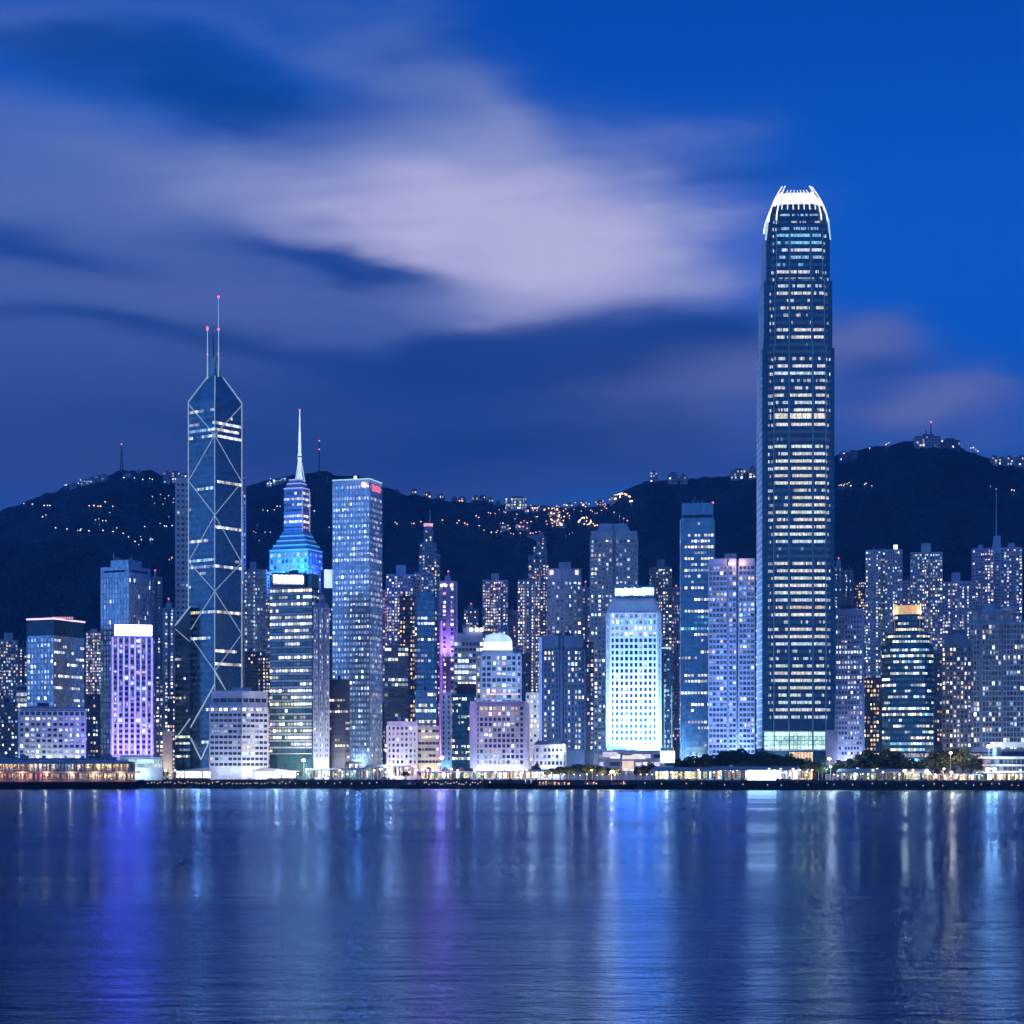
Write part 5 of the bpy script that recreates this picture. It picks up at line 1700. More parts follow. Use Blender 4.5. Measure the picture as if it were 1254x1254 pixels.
# dim blocks filling the gaps low down
for lab, a, b2, yt, Y, wl in (
        ('dim block behind the gap left of the violet tower', 104, 140, 850, 1900, 'slate'),
        ('dim block low behind the braced tower', 205, 236, 850, 1950, 'slate'),
        ('dim block glimpsed between the twin-faced tower and the floodlit white block', 462, 480, 860, 1840, 'slate'),
        ('dim block low between the violet-lit tower and the green glass block', 533, 560, 815, 2010, 'slate'),
        ('dim block low behind the domed building', 622, 650, 800, 1990, 'slate'),
        ('dim block right behind the dark ribbed office', 706, 748, 800, 1990, 'grey'),
        ('dim block low behind the cyan-floored slab', 805, 840, 840, 2030, 'slate'),
        ('dim block low left of the tallest tower', 905, 935, 840, 1900, 'slate'),
        ('dim block low behind the gold-crowned tower', 1100, 1160, 830, 1960, 'slate'),
        ('dim block low behind the rounded grid tower', 1150, 1200, 840, 1900, 'slate')):
    t = Tower('apartment_block', lab, 'apartment block', a, b2, yt, Y, wall=wl, base=DECK, win=st(RES, lit=.34, fh=3.9, pal=[(WARM, 4), (WHITE, 4), (COOL, 3)])); t.done()
for t in PENDING:
    t.done()

# unseen point lamps added as street light welling up between the tower rows
rng = random.Random(91)
for px, Y, e, c2 in ((60, 1680, 1, 0), (110, 1720, .8, 0), (205, 1720, .8, 1), (245, 1690, .9, 0), (318, 1720, .9, 1), (400, 1680, 1, 0), (440, 1650, 1.2, 0), (490, 1680, 1.1, 1), (525, 1690, 1, 1), (560, 1690, .9, 0),
                     (605, 1650, 1.2, 1), (650, 1660, 1.1, 1), (690, 1660, 1, 0), (735, 1690, 1.1, 0), (815, 1660, 1.2, 0), (850, 1690, 1, 1), (895, 1640, 1, 0), (1040, 1600, .8, 0), (1070, 1700, 1, 1), (1115, 1610, 1, 0), (1170, 1650, 1.1, 1), (1220, 1650, 1.2, 0),
                     (500, 1950, 1.2, 0), (600, 2050, 1.2, 1), (690, 1900, 1.2, 0), (760, 1850, 1.2, 0), (1085, 2000, 1.3, 0), (1135, 2000, 1.3, 0), (1205, 2000, 1.3, 0)):
    lamp('POINT', (X(px, Y), Y - 8, ground_z(0, Y) + 16), 26000 * e, ((.45, .66, 1), (1, .74, .52))[c2], 1.5, name='street_glow')

# ------------------------------------------------------------------ THE WATERFRONT
def S_at(px, back=0.0, z=DECK):
    y = shore_Y(px) + back
    return (X(px, y), y, z)
def mpx(px): return K * shore_Y(px)


# ferry at the far left
def ferry():
    Y = 1490
    k = K * Y
    def fx(px): return X(px, Y)
    def fz(py): return Z(py, Y)
    L0, L1 = fx(-70), fx(177)
    o = thing('ferry', 'long double-deck ferry with warm lit decks and a black hull, at the left edge', 'ferry', ((L0 + L1) / 2, Y, 0))
    Wd = 16.0
    # hull: lofted sections that narrow towards the raked bow
    mb = MB()
    secs = []
    for i in range(25):
        s = i / 24
        x = L0 + (L1 - L0) * s
        bow = max(0, (s - .86) / .14); stern = max(0, (.10 - s) / .10)
        hw = Wd / 2 * (1 - max(bow, stern) ** 1.8)
        zt = fz(956.5) + 1.2 * bow ** 2 + .8 * stern ** 2
        kx = -5.5 * bow
        secs.append([(x + kx, Y - hw * .72, -.8), (x, Y - hw, zt), (x, Y + hw, zt), (x + kx, Y + hw * .72, -.8)])
    for a, b2 in zip(secs, secs[1:]):
        for j in range(4):
            q = (j + 1) % 4
            mb.poly([a[j], b2[j], b2[q], a[q]][::-1])
    mb.poly(secs[0]); mb.poly(secs[-1][::-1])
    hull = mb.build('hull', M['hull'], o)
    mb = MB(); mb.box(L0 + 6, fx(168), Y - Wd / 2 - .25, Y + Wd / 2 + .25, fz(957.6), fz(956.2)); mb.build('rubbing_strake', M['strake'], hull, base=o.location)
    xe, xu = fx(166), fx(160)
    for nm, z0, z1, e, out in (('main_deck', 955.9, 955.1, xe, .2), ('upper_deck', 946.8, 944.4, fx(171), .6), ('roof', 935.2, 933.6, fx(164), .9)):
        mb = MB(); mb.prism([(L0 + 5, Y - Wd / 2 - out), (e - 6, Y - Wd / 2 - out), (e, Y - 2), (e, Y + 2), (e - 6, Y + Wd / 2 + out), (L0 + 5, Y + Wd / 2 + out)], fz(z0), fz(z1))
        mb.build(nm, M['ferrydeck'] if nm != 'roof' else M['ferryroof'], o)
    # set-back deckhouse on the roof, wheelhouse, funnel, masts, lifeboats
    mb = MB()
    prev = None
    for i in range(21):
        f = i / 20
        px = -60 + 226 * f
        hw = (Wd / 2 + .9) * (1 if f < .9 else math.sqrt(max(0.02, 1 - ((f - .9) / .1) ** 2)))
        zt2 = fz(933.4) + (fz(930.2) - fz(933.4)) * (1 - (2 * f - 1) ** 4) ** .6
        cur = [(fx(px), Y - hw, fz(933.5)), (fx(px), Y - hw * .55, zt2 - .3), (fx(px), Y, zt2), (fx(px), Y + hw * .55, zt2 - .3), (fx(px), Y + hw, fz(933.5))]
        if prev:
            for j in range(4): mb.poly([prev[j], cur[j], cur[j + 1], prev[j + 1]])
        prev = cur
    mb.build('awning', M['ferryroof'], o)
    mb = MB(); mb.prism([(fx(-30), Y - 5), (fx(120), Y - 5), (fx(126), Y), (fx(120), Y + 5), (fx(-30), Y + 5)], fz(931.5), fz(928.4)); mb.build('deckhouse', M['ferryroof'], o)
    mb = MB(); mb.box(fx(134), fx(143), Y - 3.5, Y + 3.5, fz(932.5), fz(926.8)); mb.build('wheelhouse', M['ferryroof'], o)
    mb = MB(); mb.tube((fx(28), Y, fz(931)), (fx(28), Y, fz(923.5)), 2.2, 1.9, 10); mb.build('funnel', M['ferryroof'], o)
    for px in (148, 153):
        mb = MB(); mb.tube((fx(px), Y, fz(934)), (fx(px) - 2.5, Y, fz(923)), .22, .1); mb.build('mast', M['steel'], o)
    for px in (50, 70, 95):
        mb = MB()
        for a, b2 in ((0, 1), (1, 2), (2, 3)):
            w3 = [.15, 1.0, 1.0, .15]
            xa, xb = fx(px) + a * 2.2, fx(px) + b2 * 2.2
            mb.prism([(xa, Y - 6.6 - w3[a]), (xb, Y - 6.6 - w3[b2]), (xb, Y - 6.6 + w3[b2]), (xa, Y - 6.6 + w3[a])], fz(933.4), fz(931.3))
        mb.build('lifeboat', M['white'], o)
    # deck sides: posts, rails and lit saloon openings
    rng = random.Random(5)
    for dk, (zt_, zb_, e) in enumerate(((935.6, 943.9, 162), (947.2, 954.8, 166))):
        px = -58.0
        n = 0
        while px < e - 3:
            wpx = rng.choice([3.4, 5.0, 7.2])
            if px < 43: col, e0 = ((1, .62, .34), .62) if dk == 0 else ((1, .42, .16), .55)
            elif px < 68: col, e0 = ((1, .86, .78), 1.05) if dk == 0 else (((1, .25, .2), .6) if px < 58 else ((1, .5, .18), .75))
            elif px < 86: col, e0 = ((.45, .62, 1), .32) if dk == 0 else ((1, .55, .25), .35)
            elif px < 104: col, e0 = ((1, .8, .7), .9) if rng.random() < .5 else ((.55, .3, .2), .4)
            else: col, e0 = ((1, .72, .36), .85)
            e0 *= rng.uniform(.6, 1.25)
            mb = MB()
            nn = 4
            for j in range(nn):
                a = px + wpx * (j + .05) / nn; b2 = px + wpx * (j + .95) / nn
                ee = e0 * rng.choice([.12, .5, 1.2, 1.6, 2.0])
                zm = fz(zb_) + (fz(zt_) - fz(zb_)) * rng.choice([.25, .4, .5, .7])      # people and seats darken the lower part
                yy = Y - Wd / 2 + .5
                b = len(mb.v)
                mb.v += [(fx(a), yy, fz(zb_)), (fx(b2), yy, fz(zb_)), (fx(b2), yy, zm), (fx(a), yy, zm), (fx(b2), yy, fz(zt_)), (fx(a), yy, fz(zt_))]
                e3 = rng.uniform(.08, .6)
                mb.face((b, b + 1, b + 2, b + 3), 0, tuple(v * ee * e3 for v in col))
                mb.face((b + 3, b + 2, b + 4, b + 5), 0, tuple(v * ee for v in col))
            mb.build('saloon_window', M['ferryglass'], o)
            p2 = MB(); p2.box(fx(px + wpx) - .12, fx(px + wpx) + .28, Y - Wd / 2 - .1, Y - Wd / 2 + .45, fz(955), fz(947)) if dk else p2.box(fx(px + wpx) - .12, fx(px + wpx) + .28, Y - Wd / 2 - .1, Y - Wd / 2 + .45, fz(944.2), fz(935.4))
            p2.build('post', M['ferrydeck'], o)
            px += wpx + .5
            n += 1
    mb = MB(); mb.prism([(L0 + 8, Y - Wd / 2 + .6), (fx(163), Y - Wd / 2 + .6), (fx(163), Y + Wd / 2 - .6), (L0 + 8, Y + Wd / 2 - .6)], fz(955), fz(935.3)); mb.build('saloon', M['hullwood'], o)
    for dk, zr in enumerate((953.0, 942.2)):
        mb = MB(); mb.obox((L0 + 8, Y - Wd / 2 - .1), (fx(165), Y - Wd / 2 - .1), .08, .08, fz(zr), fz(zr) + .25); mb.build('rail', M['ferrydeck'], o)
    for px in (0, 30, 60, 90, 120, 150):
        lamp('POINT', (fx(px), Y - Wd / 2 - 2.2, fz(949)), 1500, (1, .62, .3), .4, name='deck_light')
    lamp('POINT', (fx(170), Y - 4, fz(950)), 900, (1, .75, .5), .4, name='deck_light')


M['hull'] = wall_mat('black_hull', (0.012, 0.011, 0.013), rough=.4)
M['strake'] = wall_mat('red_brown_strake', (0.45, 0.16, 0.08))
M['ferrydeck'] = wall_mat('ferry_deck_paint', (0.50, 0.48, 0.56))
M['ferryroof'] = wall_mat('ferry_roof_paint', (0.22, 0.30, 0.40))
M['hullwood'] = wall_mat('dark_saloon', (0.05, 0.035, 0.03))
M['ferryglass'] = glow_mat('saloon_light', ns=.8, contrast=2.6)
ferry()

# ------------------------------------------------------------------ piers, canopies and pavilions on the quay
M['roofpaint'] = wall_mat('canopy_white', (0.55, 0.56, 0.60))
M['roofblue'] = wall_mat('canopy_blue_grey', (0.20, 0.26, 0.34))
M['ceil'] = {}


def pavilion(label, px0, px1, yr, yt, yb, back, roof='roofblue', light=(1, .82, .5), e=.9, depth=12, posts=None, curve=0.0, name='pavilion', cat='pavilion', mixcol=None, fill=.75, seed=0, over=1.2, power=None, lip=.5, wid=1.5):
    """open-fronted shed: roof on posts over a row of lit bays. yr roof top, yt bay top, yb bay bottom (photo rows)."""
    rng = random.Random(seed + int(px0))
    pc = (px0 + px1) / 2
    a, b2 = S_at(px0, back), S_at(px1, back)
    Yc = shore_Y(pc) + back
    A, B = (a[0], a[1]), (b2[0], b2[1])
    o = thing(name, label, cat, ((A[0] + B[0]) / 2, (A[1] + B[1]) / 2, DECK))
    zr, zt, zb = Z(yr, Yc), Z(yt, Yc), max(DECK + .1, Z(yb, Yc))
    def at(f, d=0.0):
        nx, ny = B[1] - A[1], -(B[0] - A[0]); L = math.hypot(nx, ny)
        return (A[0] + (B[0] - A[0]) * f - nx / L * d, A[1] + (B[1] - A[1]) * f - ny / L * d)
    L = math.hypot(B[0] - A[0], B[1] - A[1])
    mb = MB()
    n = max(4, int(L / 6))
    for i in range(n):
        f0, f1 = i / n, (i + 1) / n
        def h(f):
            s = 2 * f - 1
            return (zr - zt) * (1 - curve * s * s)
        q = [at(f0, -over), at(f1, -over), at(f1, depth * .5), at(f0, depth * .5), at(f1, depth + over), at(f0, depth + over)]
        z0 = zt
        P0 = [(*q[0], z0 + lip), (*q[1], z0 + lip), (*q[2], z0 + max(lip + .1, h(f1))), (*q[3], z0 + max(lip + .1, h(f0))), (*q[4], z0 + lip), (*q[5], z0 + lip)]
        mb.poly([P0[0], P0[1], P0[2], P0[3]]); mb.poly([P0[3], P0[2], P0[4], P0[5]])
        mb.poly([(*q[0], z0), (*q[1], z0), P0[1], P0[0]]); mb.poly([(*q[1], z0), (*q[0], z0), (*q[5], z0), (*q[4], z0)])
        if i == 0: mb.poly([(*q[0], z0), P0[0], P0[3], P0[5], (*q[5], z0)])
        if i == n - 1: mb.poly([(*q[1], z0), (*q[4], z0), P0[4], P0[2], P0[1]])
    mb.build('roof', M[roof], o)
    np_ = posts or max(3, int(L / 8))
    for i in range(np_ + 1):
        p = at(min(.995, max(.005, i / np_)), .3)
        q = MB(); q.box(p[0] - .18, p[0] + .18, p[1] - .18, p[1] + .18, DECK, zt); q.build('post', M['steel'], o)
    nb = max(3, int(L / wid))
    per = max(1, nb // 40 + (1 if nb % 40 else 0))
    i = 0
    while i < nb:
        mb = MB()
        for j in range(i, min(nb, i + per)):
            f0, f1 = (j + .06) / nb, (j + .94) / nb
            col = light if not mixcol or rng.random() < .5 else rng.choice(mixcol)
            ee = 1.15 * e * math.exp(rng.gauss(-.2, .8)) if rng.random() < fill else e * .12
            P, Q = at(f0, depth * .6), at(f1, depth * .6)
            mb.poly([(*P, zb), (*Q, zb), (*Q, zt - .1), (*P, zt - .1)], 0, tuple(v * ee for v in col))
        mb.build('lit_bay', M['ferryglass'], o)
        i += per
    for f in ([.5] if L < 40 else [.25, .75] if L < 110 else [.15, .4, .65, .9]):
        p = at(f, 1.0)
        lamp('POINT', (p[0], p[1], zt - .8), power or 2200, light, .4, name='canopy_light')
    return o


WW = [(1, .93, .9), (1, .7, .45), (.8, .9, 1), (1, .55, .6)]
MIX = [(1, .8, .45), (.75, 1, .6), (1, .95, .85), (1, .6, .3), (.5, .9, .8)]
pavilion('long white curved canopy with brilliant white underside, before the wide white hotel', 211, 357, 938.5, 945, 952.5, 14, roof='roofpaint', light=(.92, .86, 1), e=4.0, curve=.9, mixcol=WW, fill=.93, power=3500)
pavilion('row of green-lit stalls under a flat canopy, right of the long white curved canopy', 372, 404, 941, 944, 952, 16, light=(.85, 1, .75), e=.65, mixcol=MIX, seed=2)
pavilion('pale stall hall with teal and white lights below the pale twin-faced tower', 404, 446, 940, 943.5, 952, 18, light=(.7, 1, .9), e=.7, mixcol=MIX, seed=3)
pavilion('low white ticket hall with a pale roof beneath the dark short office block', 405, 437, 932.5, 935.5, 941, 60, roof='roofpaint', light=(.9, .9, 1), e=.75, seed=4, fill=.9)
pavilion('small stall canopy left of the floodlit white block', 447, 470, 936, 940, 951, 20, light=(.8, 1, .8), e=.5, mixcol=MIX, seed=5)
pavilion('flat white canopy at the foot of the small floodlit white block', 476, 504, 937, 939, 950, 20, roof='roofpaint', light=(1, .85, .65), e=.7, seed=6)
pavilion('long warm-lit promenade arcade in front of the green glass block and the white grid hotel', 511, 642, 944.2, 946, 953, 12, light=(1, .80, .48), e=.95, mixcol=MIX, seed=7, fill=.85, power=1500)
pavilion('lit arcade before the low white civic building', 642, 672, 942, 945, 952.5, 14, light=(.95, 1, .65), e=.8, mixcol=MIX, seed=8)
pavilion('long pier pavilion with a blue-grey roof and golden lit bays, right of the white podium', 796, 867, 939.5, 944.5, 953.5, 8, light=(1, .80, .42), e=1.0, mixcol=MIX, seed=9, depth=14, power=2200)
pavilion('pier pavilion with warm restaurant lights beside the big white screen', 867, 914, 938.5, 943.5, 953.5, 8, light=(1, .66, .36), e=.85, mixcol=MIX, seed=10, depth=14)
o = pavilion('pier pavilion fronted by a big glaring white screen, left of the tallest tower', 914, 976, 938.5, 943, 953.5, 8, light=(.85, .93, 1), e=.75, mixcol=[(1, .9, .8), (.6, .8, 1)], seed=11, depth=14, power=2500)
a, b2 = S_at(915.5, 6.5), S_at(950, 6.5)
mb = MB(); mb.obox(a[:2], b2[:2], 0, .6, DECK + .8, Z(943.6, a[1])); mb.build('screen', lit_mat('white_screen', (1, .97, .96), 9.0, sample=True, var=.25, ns=.08), o)
pavilion('small warm kiosk right of the pavilion with the white screen', 977, 988, 941, 944, 953, 10, light=(1, .8, .4), e=.6, seed=12)
pavilion('long low blue-grey pier hall with scattered coloured lights, under the dark right trees', 1024, 1132, 941.5, 946.5, 954.5, 8, light=(.9, 1, .65), e=.8, mixcol=MIX, seed=13, fill=.38, depth=14, power=900)
pavilion('open stalls with orange lights between the low pier hall and the terraced pier building', 1132, 1204, 947.5, 949, 955, 10, light=(1, .72, .4), e=.9, mixcol=WW + MIX, seed=14, fill=.75, power=1500)
pavilion('warm entrance canopy at the foot of the terraced pier building', 1204, 1270, 946, 947.5, 955, 4, light=(1, .72, .42), e=.95, mixcol=MIX, seed=15, fill=.85)
# footbridge
Yb = 1540
o = thing('footbridge', 'long covered footbridge with warm lights, spanning behind the dark trees at right', 'footbridge', (X(1140, Yb), Yb, DECK))
mb = MB(); mb.obox((X(1062, Yb), Yb), (X(1216, Yb), Yb), 2, 4, Z(929, Yb), Z(927, Yb)); mb.build('deck', M['pale'], o)
mb = MB(); mb.obox((X(1062, Yb), Yb), (X(1216, Yb), Yb), 2.4, 4.4, Z(922.5, Yb), Z(921, Yb)); mb.build('roof', M['slate'], o)
rng = random.Random(3)
for i in range(12):
    px = 1064 + 12.6 * i
    mb = MB(); mb.box(X(px, Yb) - .35, X(px, Yb) + .35, Yb - 1.5, Yb - .6, DECK if i % 3 == 0 else Z(927, Yb), Z(922.5, Yb)); mb.build('pier', M['pale'], o)
    if i < 11:
        mb = MB()
        for j in range(4):
            e = rng.uniform(.1, .8)
            mb.poly([(X(px + .8 + j * 2.8, Yb), Yb - .2, Z(926.8, Yb)), (X(px + 3.2 + j * 2.8, Yb), Yb - .2, Z(926.8, Yb)), (X(px + 3.2 + j * 2.8, Yb), Yb - .2, Z(923, Yb)), (X(px + .8 + j * 2.8, Yb), Yb - .2, Z(923, Yb))], 0, (1 * e, .62 * e, .4 * e))
        mb.build('lit_bay', M['ferryglass'], o)
# terraced white pier building
Yp = shore_Y(1235) + 26
o = thing('pier_building', 'white terraced pier building with rounded corner at the right edge of the quay', 'pier building', (X(1235, Yp), Yp, DECK))
def rnd(px0, d0, dp):
    x0, x1 = X(px0, Yp), X(1290, Yp)
    pts = [(x0 + 5 * (1 - math.sin(a)), Yp + d0 + 5 * (1 - math.cos(a))) for a in [math.pi / 2 * i / 5 for i in range(5, -1, -1)]]
    return pts + [(x1, Yp + d0), (x1, Yp + dp), (x0, Yp + dp)]
for i, (px0, ya, yb2, d0) in enumerate(((1203, 929, 926.5, 0), (1206, 938, 936, -1.5), (1203, 946, 944.2, -3), (1222, 915, 908.5, 6))):
    mb = MB(); mb.prism(rnd(px0, d0, 22), Z(ya, Yp), Z(yb2, Yp)); mb.build('terrace', M['white'], o)
mb = MB(); mb.prism(rnd(1208, 2, 20), DECK, Z(926, Yp) - .1); mb.build('wall', M['grey'], o)
mb = MB(); mb.prism(rnd(1224, 8, 20), Z(926.5, Yp), Z(914.5, Yp)); mb.build('upper_wall', M['slate'], o)
rng = random.Random(8)
for r, (ya, yb2) in enumerate(((935.5, 930), (943.8, 938.6))):
    for i in range(11):
        px = 1214 + i * 5.4
        mb = MB(); e = rng.uniform(.02, .16) if rng.random() > .2 else .6
        mb.poly([(X(px, Yp), Yp + 1.9, Z(ya, Yp)), (X(px + 4.4, Yp), Yp + 1.9, Z(ya, Yp)), (X(px + 4.4, Yp), Yp + 1.9, Z(yb2, Yp)), (X(px, Yp), Yp + 1.9, Z(yb2, Yp))], 0, (.5 * e, .7 * e, e)); mb.build('window', M['glass'], o)
for i in range(6):
    px = 1230 + i * 5
    mb = MB(); e = rng.choice([.1, .15, 1.0])
    mb.poly([(X(px, Yp), Yp + 7.9, Z(917, Yp)), (X(px + 4, Yp), Yp + 7.9, Z(917, Yp)), (X(px + 4, Yp), Yp + 7.9, Z(914.8, Yp)), (X(px, Yp), Yp + 7.9, Z(914.8, Yp))], 0, (.8 * e, .9 * e, e)); mb.build('window', M['glass'], o)
lamp('AREA', (X(1225, Yp), Yp - 10, DECK + 5), 6000, (.8, .88, 1), 8, (0, .6, 1), 2)


# timber-fendered pier decks at the water's edge
def pier(label, px0, px1, dep, dots, col=(1, .9, .8), top=.2, seed=1):
    rng = random.Random(seed)
    a, b2 = S_at(px0, -.2), S_at(px1, -.2)
    o = thing('pier', label, 'pier', ((a[0] + b2[0]) / 2, (a[1] + b2[1]) / 2, 0))
    A, B = a[:2], b2[:2]
    mb = MB(); mb.obox(A, B, dep, 0, 4.6, DECK + top); mb.build('deck', M['seawall'], o)
    L = math.hypot(B[0] - A[0], B[1] - A[1]); n = max(4, min(48, int(L / 2.6)))
    nx, ny = (B[1] - A[1]) / L, -(B[0] - A[0]) / L
    for i in range(n + 1):
        f = i / n
        p = (A[0] + (B[0] - A[0]) * f + nx * dep * .97, A[1] + (B[1] - A[1]) * f + ny * dep * .97)
        mb = MB(); mb.tube((p[0], p[1], -1), (p[0], p[1], 4.7 + rng.uniform(0, .8)), .3, .26, 6); mb.build('pile', M['timber'], o)
    mb = MB(); mb.obox(A, B, dep + .25, -dep, 2.4, 2.9); mb.build('fender_beam', M['timber'], o)
    for i in range(dots):
        f = (i + rng.uniform(.2, .8)) / dots
        p = (A[0] + (B[0] - A[0]) * f + nx * (dep + .3), A[1] + (B[1] - A[1]) * f + ny * (dep + .3))
        mb = MB(); mb.ball((p[0], p[1], 4.2 + rng.uniform(-1.2, .8)), .34, n=6, m=4)
        mb.build('deck_lamp', lit_of(rng.choice([col, col, (1, .7, .45), (.6, .75, 1)]), 1.6), o)


LITC = {}
def lit_of(col, s):
    k = (col, s)
    if k not in LITC: LITC[k] = lit_mat('small_lamp', col, s)
    return LITC[k]


M['timber'] = wall_mat('wet_timber', (0.05, 0.045, 0.045), rough=.8)
pier('dark pier dotted with small white lamps under the long white curved canopy', 182, 360, 4, 42, seed=1)
pier('plain dark pier stretch below the teal stall hall', 362, 470, 3, 10, seed=2)
pier('dark pier with a strip of white lamps below the long warm arcade', 520, 592, 3, 22, seed=3)
pier('dark timber pier below the golden lit pavilion and the white screen', 784, 978, 6, 8, (.5, .65, 1), top=.4, seed=4)
pier('dark timber pier below the low blue-grey pier hall', 980, 1140, 5, 8, (.5, .65, 1), seed=5)
pier('dark pier with a few orange lamps below the terraced pier building', 1142, 1280, 5, 12, (1, .5, .25), seed=6)


# boats moored against the wall
def boat(label, px0, px1, zt, cab, lights, col, seed=1, off=10):
    rng = random.Random(seed)
    pc = (px0 + px1) / 2
    y = shore_Y(pc) - off
    k = K * y
    L = (px1 - px0) * k
    xc = X(pc, y)
    o = thing('barge' if not cab else 'work_boat', label, 'barge' if not cab else 'boat', (xc, y, 0))
    mb = MB(); secs = []
    for i in range(13):
        s = i / 12
        bow = max(0, (s - .8) / .2); stern = max(0, (.12 - s) / .12)
        hw = 4.2 * (1 - max(bow, stern * .8) ** 2)
        z = zt + 1.0 * bow ** 2
        secs.append([(xc - L / 2 + L * s - 2.5 * bow, y - hw * .7, -.6), (xc - L / 2 + L * s, y - hw, z), (xc - L / 2 + L * s, y + hw, z), (xc - L / 2 + L * s - 2.5 * bow, y + hw * .7, -.6)])
    for a, b2 in zip(secs, secs[1:]):
        for j in range(4): mb.poly([a[j], b2[j], b2[(j + 1) % 4], a[(j + 1) % 4]][::-1])
    mb.poly(secs[0]); mb.poly(secs[-1][::-1])
    mb.build('hull', M['hull'], o)
    for f0, f1, h in cab:
        q = MB(); q.box(xc - L / 2 + L * f0, xc - L / 2 + L * f1, y - 2.6, y + 2.6, zt - .1, zt + h); q.box(xc - L / 2 + L * f0 - .4, xc - L / 2 + L * f1 + .4, y - 3, y + 3, zt + h, zt + h + .3)
        q.build('cabin', M['slate'], o)
        q = MB()
        nW = max(2, int(L * (f1 - f0) / 2.2))
        for i in range(nW):
            a = xc - L / 2 + L * (f0 + (f1 - f0) * (i + .15) / nW); b2 = xc - L / 2 + L * (f0 + (f1 - f0) * (i + .8) / nW)
            e = rng.choice([.02, .05, .3]) if not lights else rng.uniform(.05, .8)
            q.poly([(a, y - 2.65, zt + h * .35), (b2, y - 2.65, zt + h * .35), (b2, y - 2.65, zt + h * .8), (a, y - 2.65, zt + h * .8)], 0, tuple(v * e for v in col))
        q.build('cabin_glazing', M['ferryglass'], o)
    for i in range(lights):
        f = rng.uniform(.06, .92)
        q = MB(); x = xc - L / 2 + L * f; h = rng.uniform(.6, 2.4)
        q.tube((x, y - 3.6, zt), (x, y - 3.6, zt + h), .08); q.ball((x, y - 3.6, zt + h), .42, n=6, m=4, glow=(1, 1, 1))
        q.build('deck_lamp', lit_of(col, 2.2), o)
    q = MB(); x = xc - L * .3; q.tube((x, y, zt), (x, y, zt + 5), .15, .08); q.build('mast', M['timber'], o)
    for i in range(4):
        q = MB(); x = xc - L / 2 + L * (.2 + .2 * i); c0 = Vector((x, y - 4.25, zt - .7))
        for j in range(10):
            a1, a2 = 2 * math.pi * j / 10, 2 * math.pi * (j + 1) / 10
            q.tube(c0 + Vector((.6 * math.cos(a1), 0, .6 * math.sin(a1))), c0 + Vector((.6 * math.cos(a2), 0, .6 * math.sin(a2))), .22, n=5)
        q.build('tyre_fender', M['hull'], o)


boat('small unlit dark boat moored below the floodlit white block', 486, 523, 2.6, [(.25, .6, 2.2)], 0, (.6, .7, 1), 1)
boat('long unlit black barge moored below the white grid hotel', 593, 658, 4.2, [], 3, (.5, .6, 1), 2)
boat('dark boat strung with small orange lamps, right of the black barge', 655, 707, 2.8, [(.2, .75, 2.6)], 9, (1, .52, .2), 3)
boat('low dark boat with dim lamps beside the golden pavilion pier', 708, 782, 3.2, [(.1, .3, 2.4), (.55, .8, 1.8)], 4, (.9, .55, .4), 4)


# street lamps along the promenade: one built, the rest copied
def make_lamp(label, glow, h, group, power_mat):
    o = thing('street_lamp', label, 'street lamp', (0, 0, 0), group)
    mb = MB(); mb.tube((0, 0, 0), (0, 0, h), .16, .09); mb.tube((0, 0, h), (0, -1.1, h + .35), .08, .06); p = mb.build('pole', M['steel'], o, base=(0, 0, 0))
    mb = MB(); mb.ball((0, -1.1, h + .2), .75, n=8, m=5, sz=.7); q = mb.build('lamp_head', power_mat, o, base=(0, 0, 0))
    kids(o, p, q)
    return o


rng = random.Random(21)
KINDS = [('white street lamp on the promenade in front of the towers', 'white promenade lamps', lit_mat('lamp_white', (1, .95, .88), 9), (1, .93, .85)),
         ('orange street lamp on the promenade in front of the towers', 'orange promenade lamps', lit_mat('lamp_orange', (1, .55, .22), 7), (1, .6, .3)),
         ('greenish white street lamp on the promenade in front of the towers', 'greenish promenade lamps', lit_mat('lamp_green', (.7, 1, .75), 6), (.8, 1, .8))]
protos = [make_lamp(l, None, 7.5, g, m2) for l, g, m2, c2 in KINDS]
used = [False] * 3
px = 178.0
i = 0
while px < 1262:
    kd = rng.choices([0, 1, 2], [5, 5, 2] if px < 640 or px > 1000 else [3, 6, 2])[0]
    back = rng.choice([3.5, 9, 9, 24, 45])
    loc = S_at(px, back, DECK)
    if not used[kd]:
        protos[kd].location = loc; used[kd] = True
    else:
        clone(protos[kd], loc, rz=rng.uniform(-.5, .5), scale=rng.choice([.5, .6, .8, 1.0, 1.1]))
    if i % 3 == 0 and not 1025 < px < 1200 and not 830 < px < 980:
        lamp('POINT', (loc[0], loc[1] - 1.6, DECK + 6.5), 3000, KINDS[kd][3], .5, name='street_light')
    px += rng.uniform(5, 10); i += 1
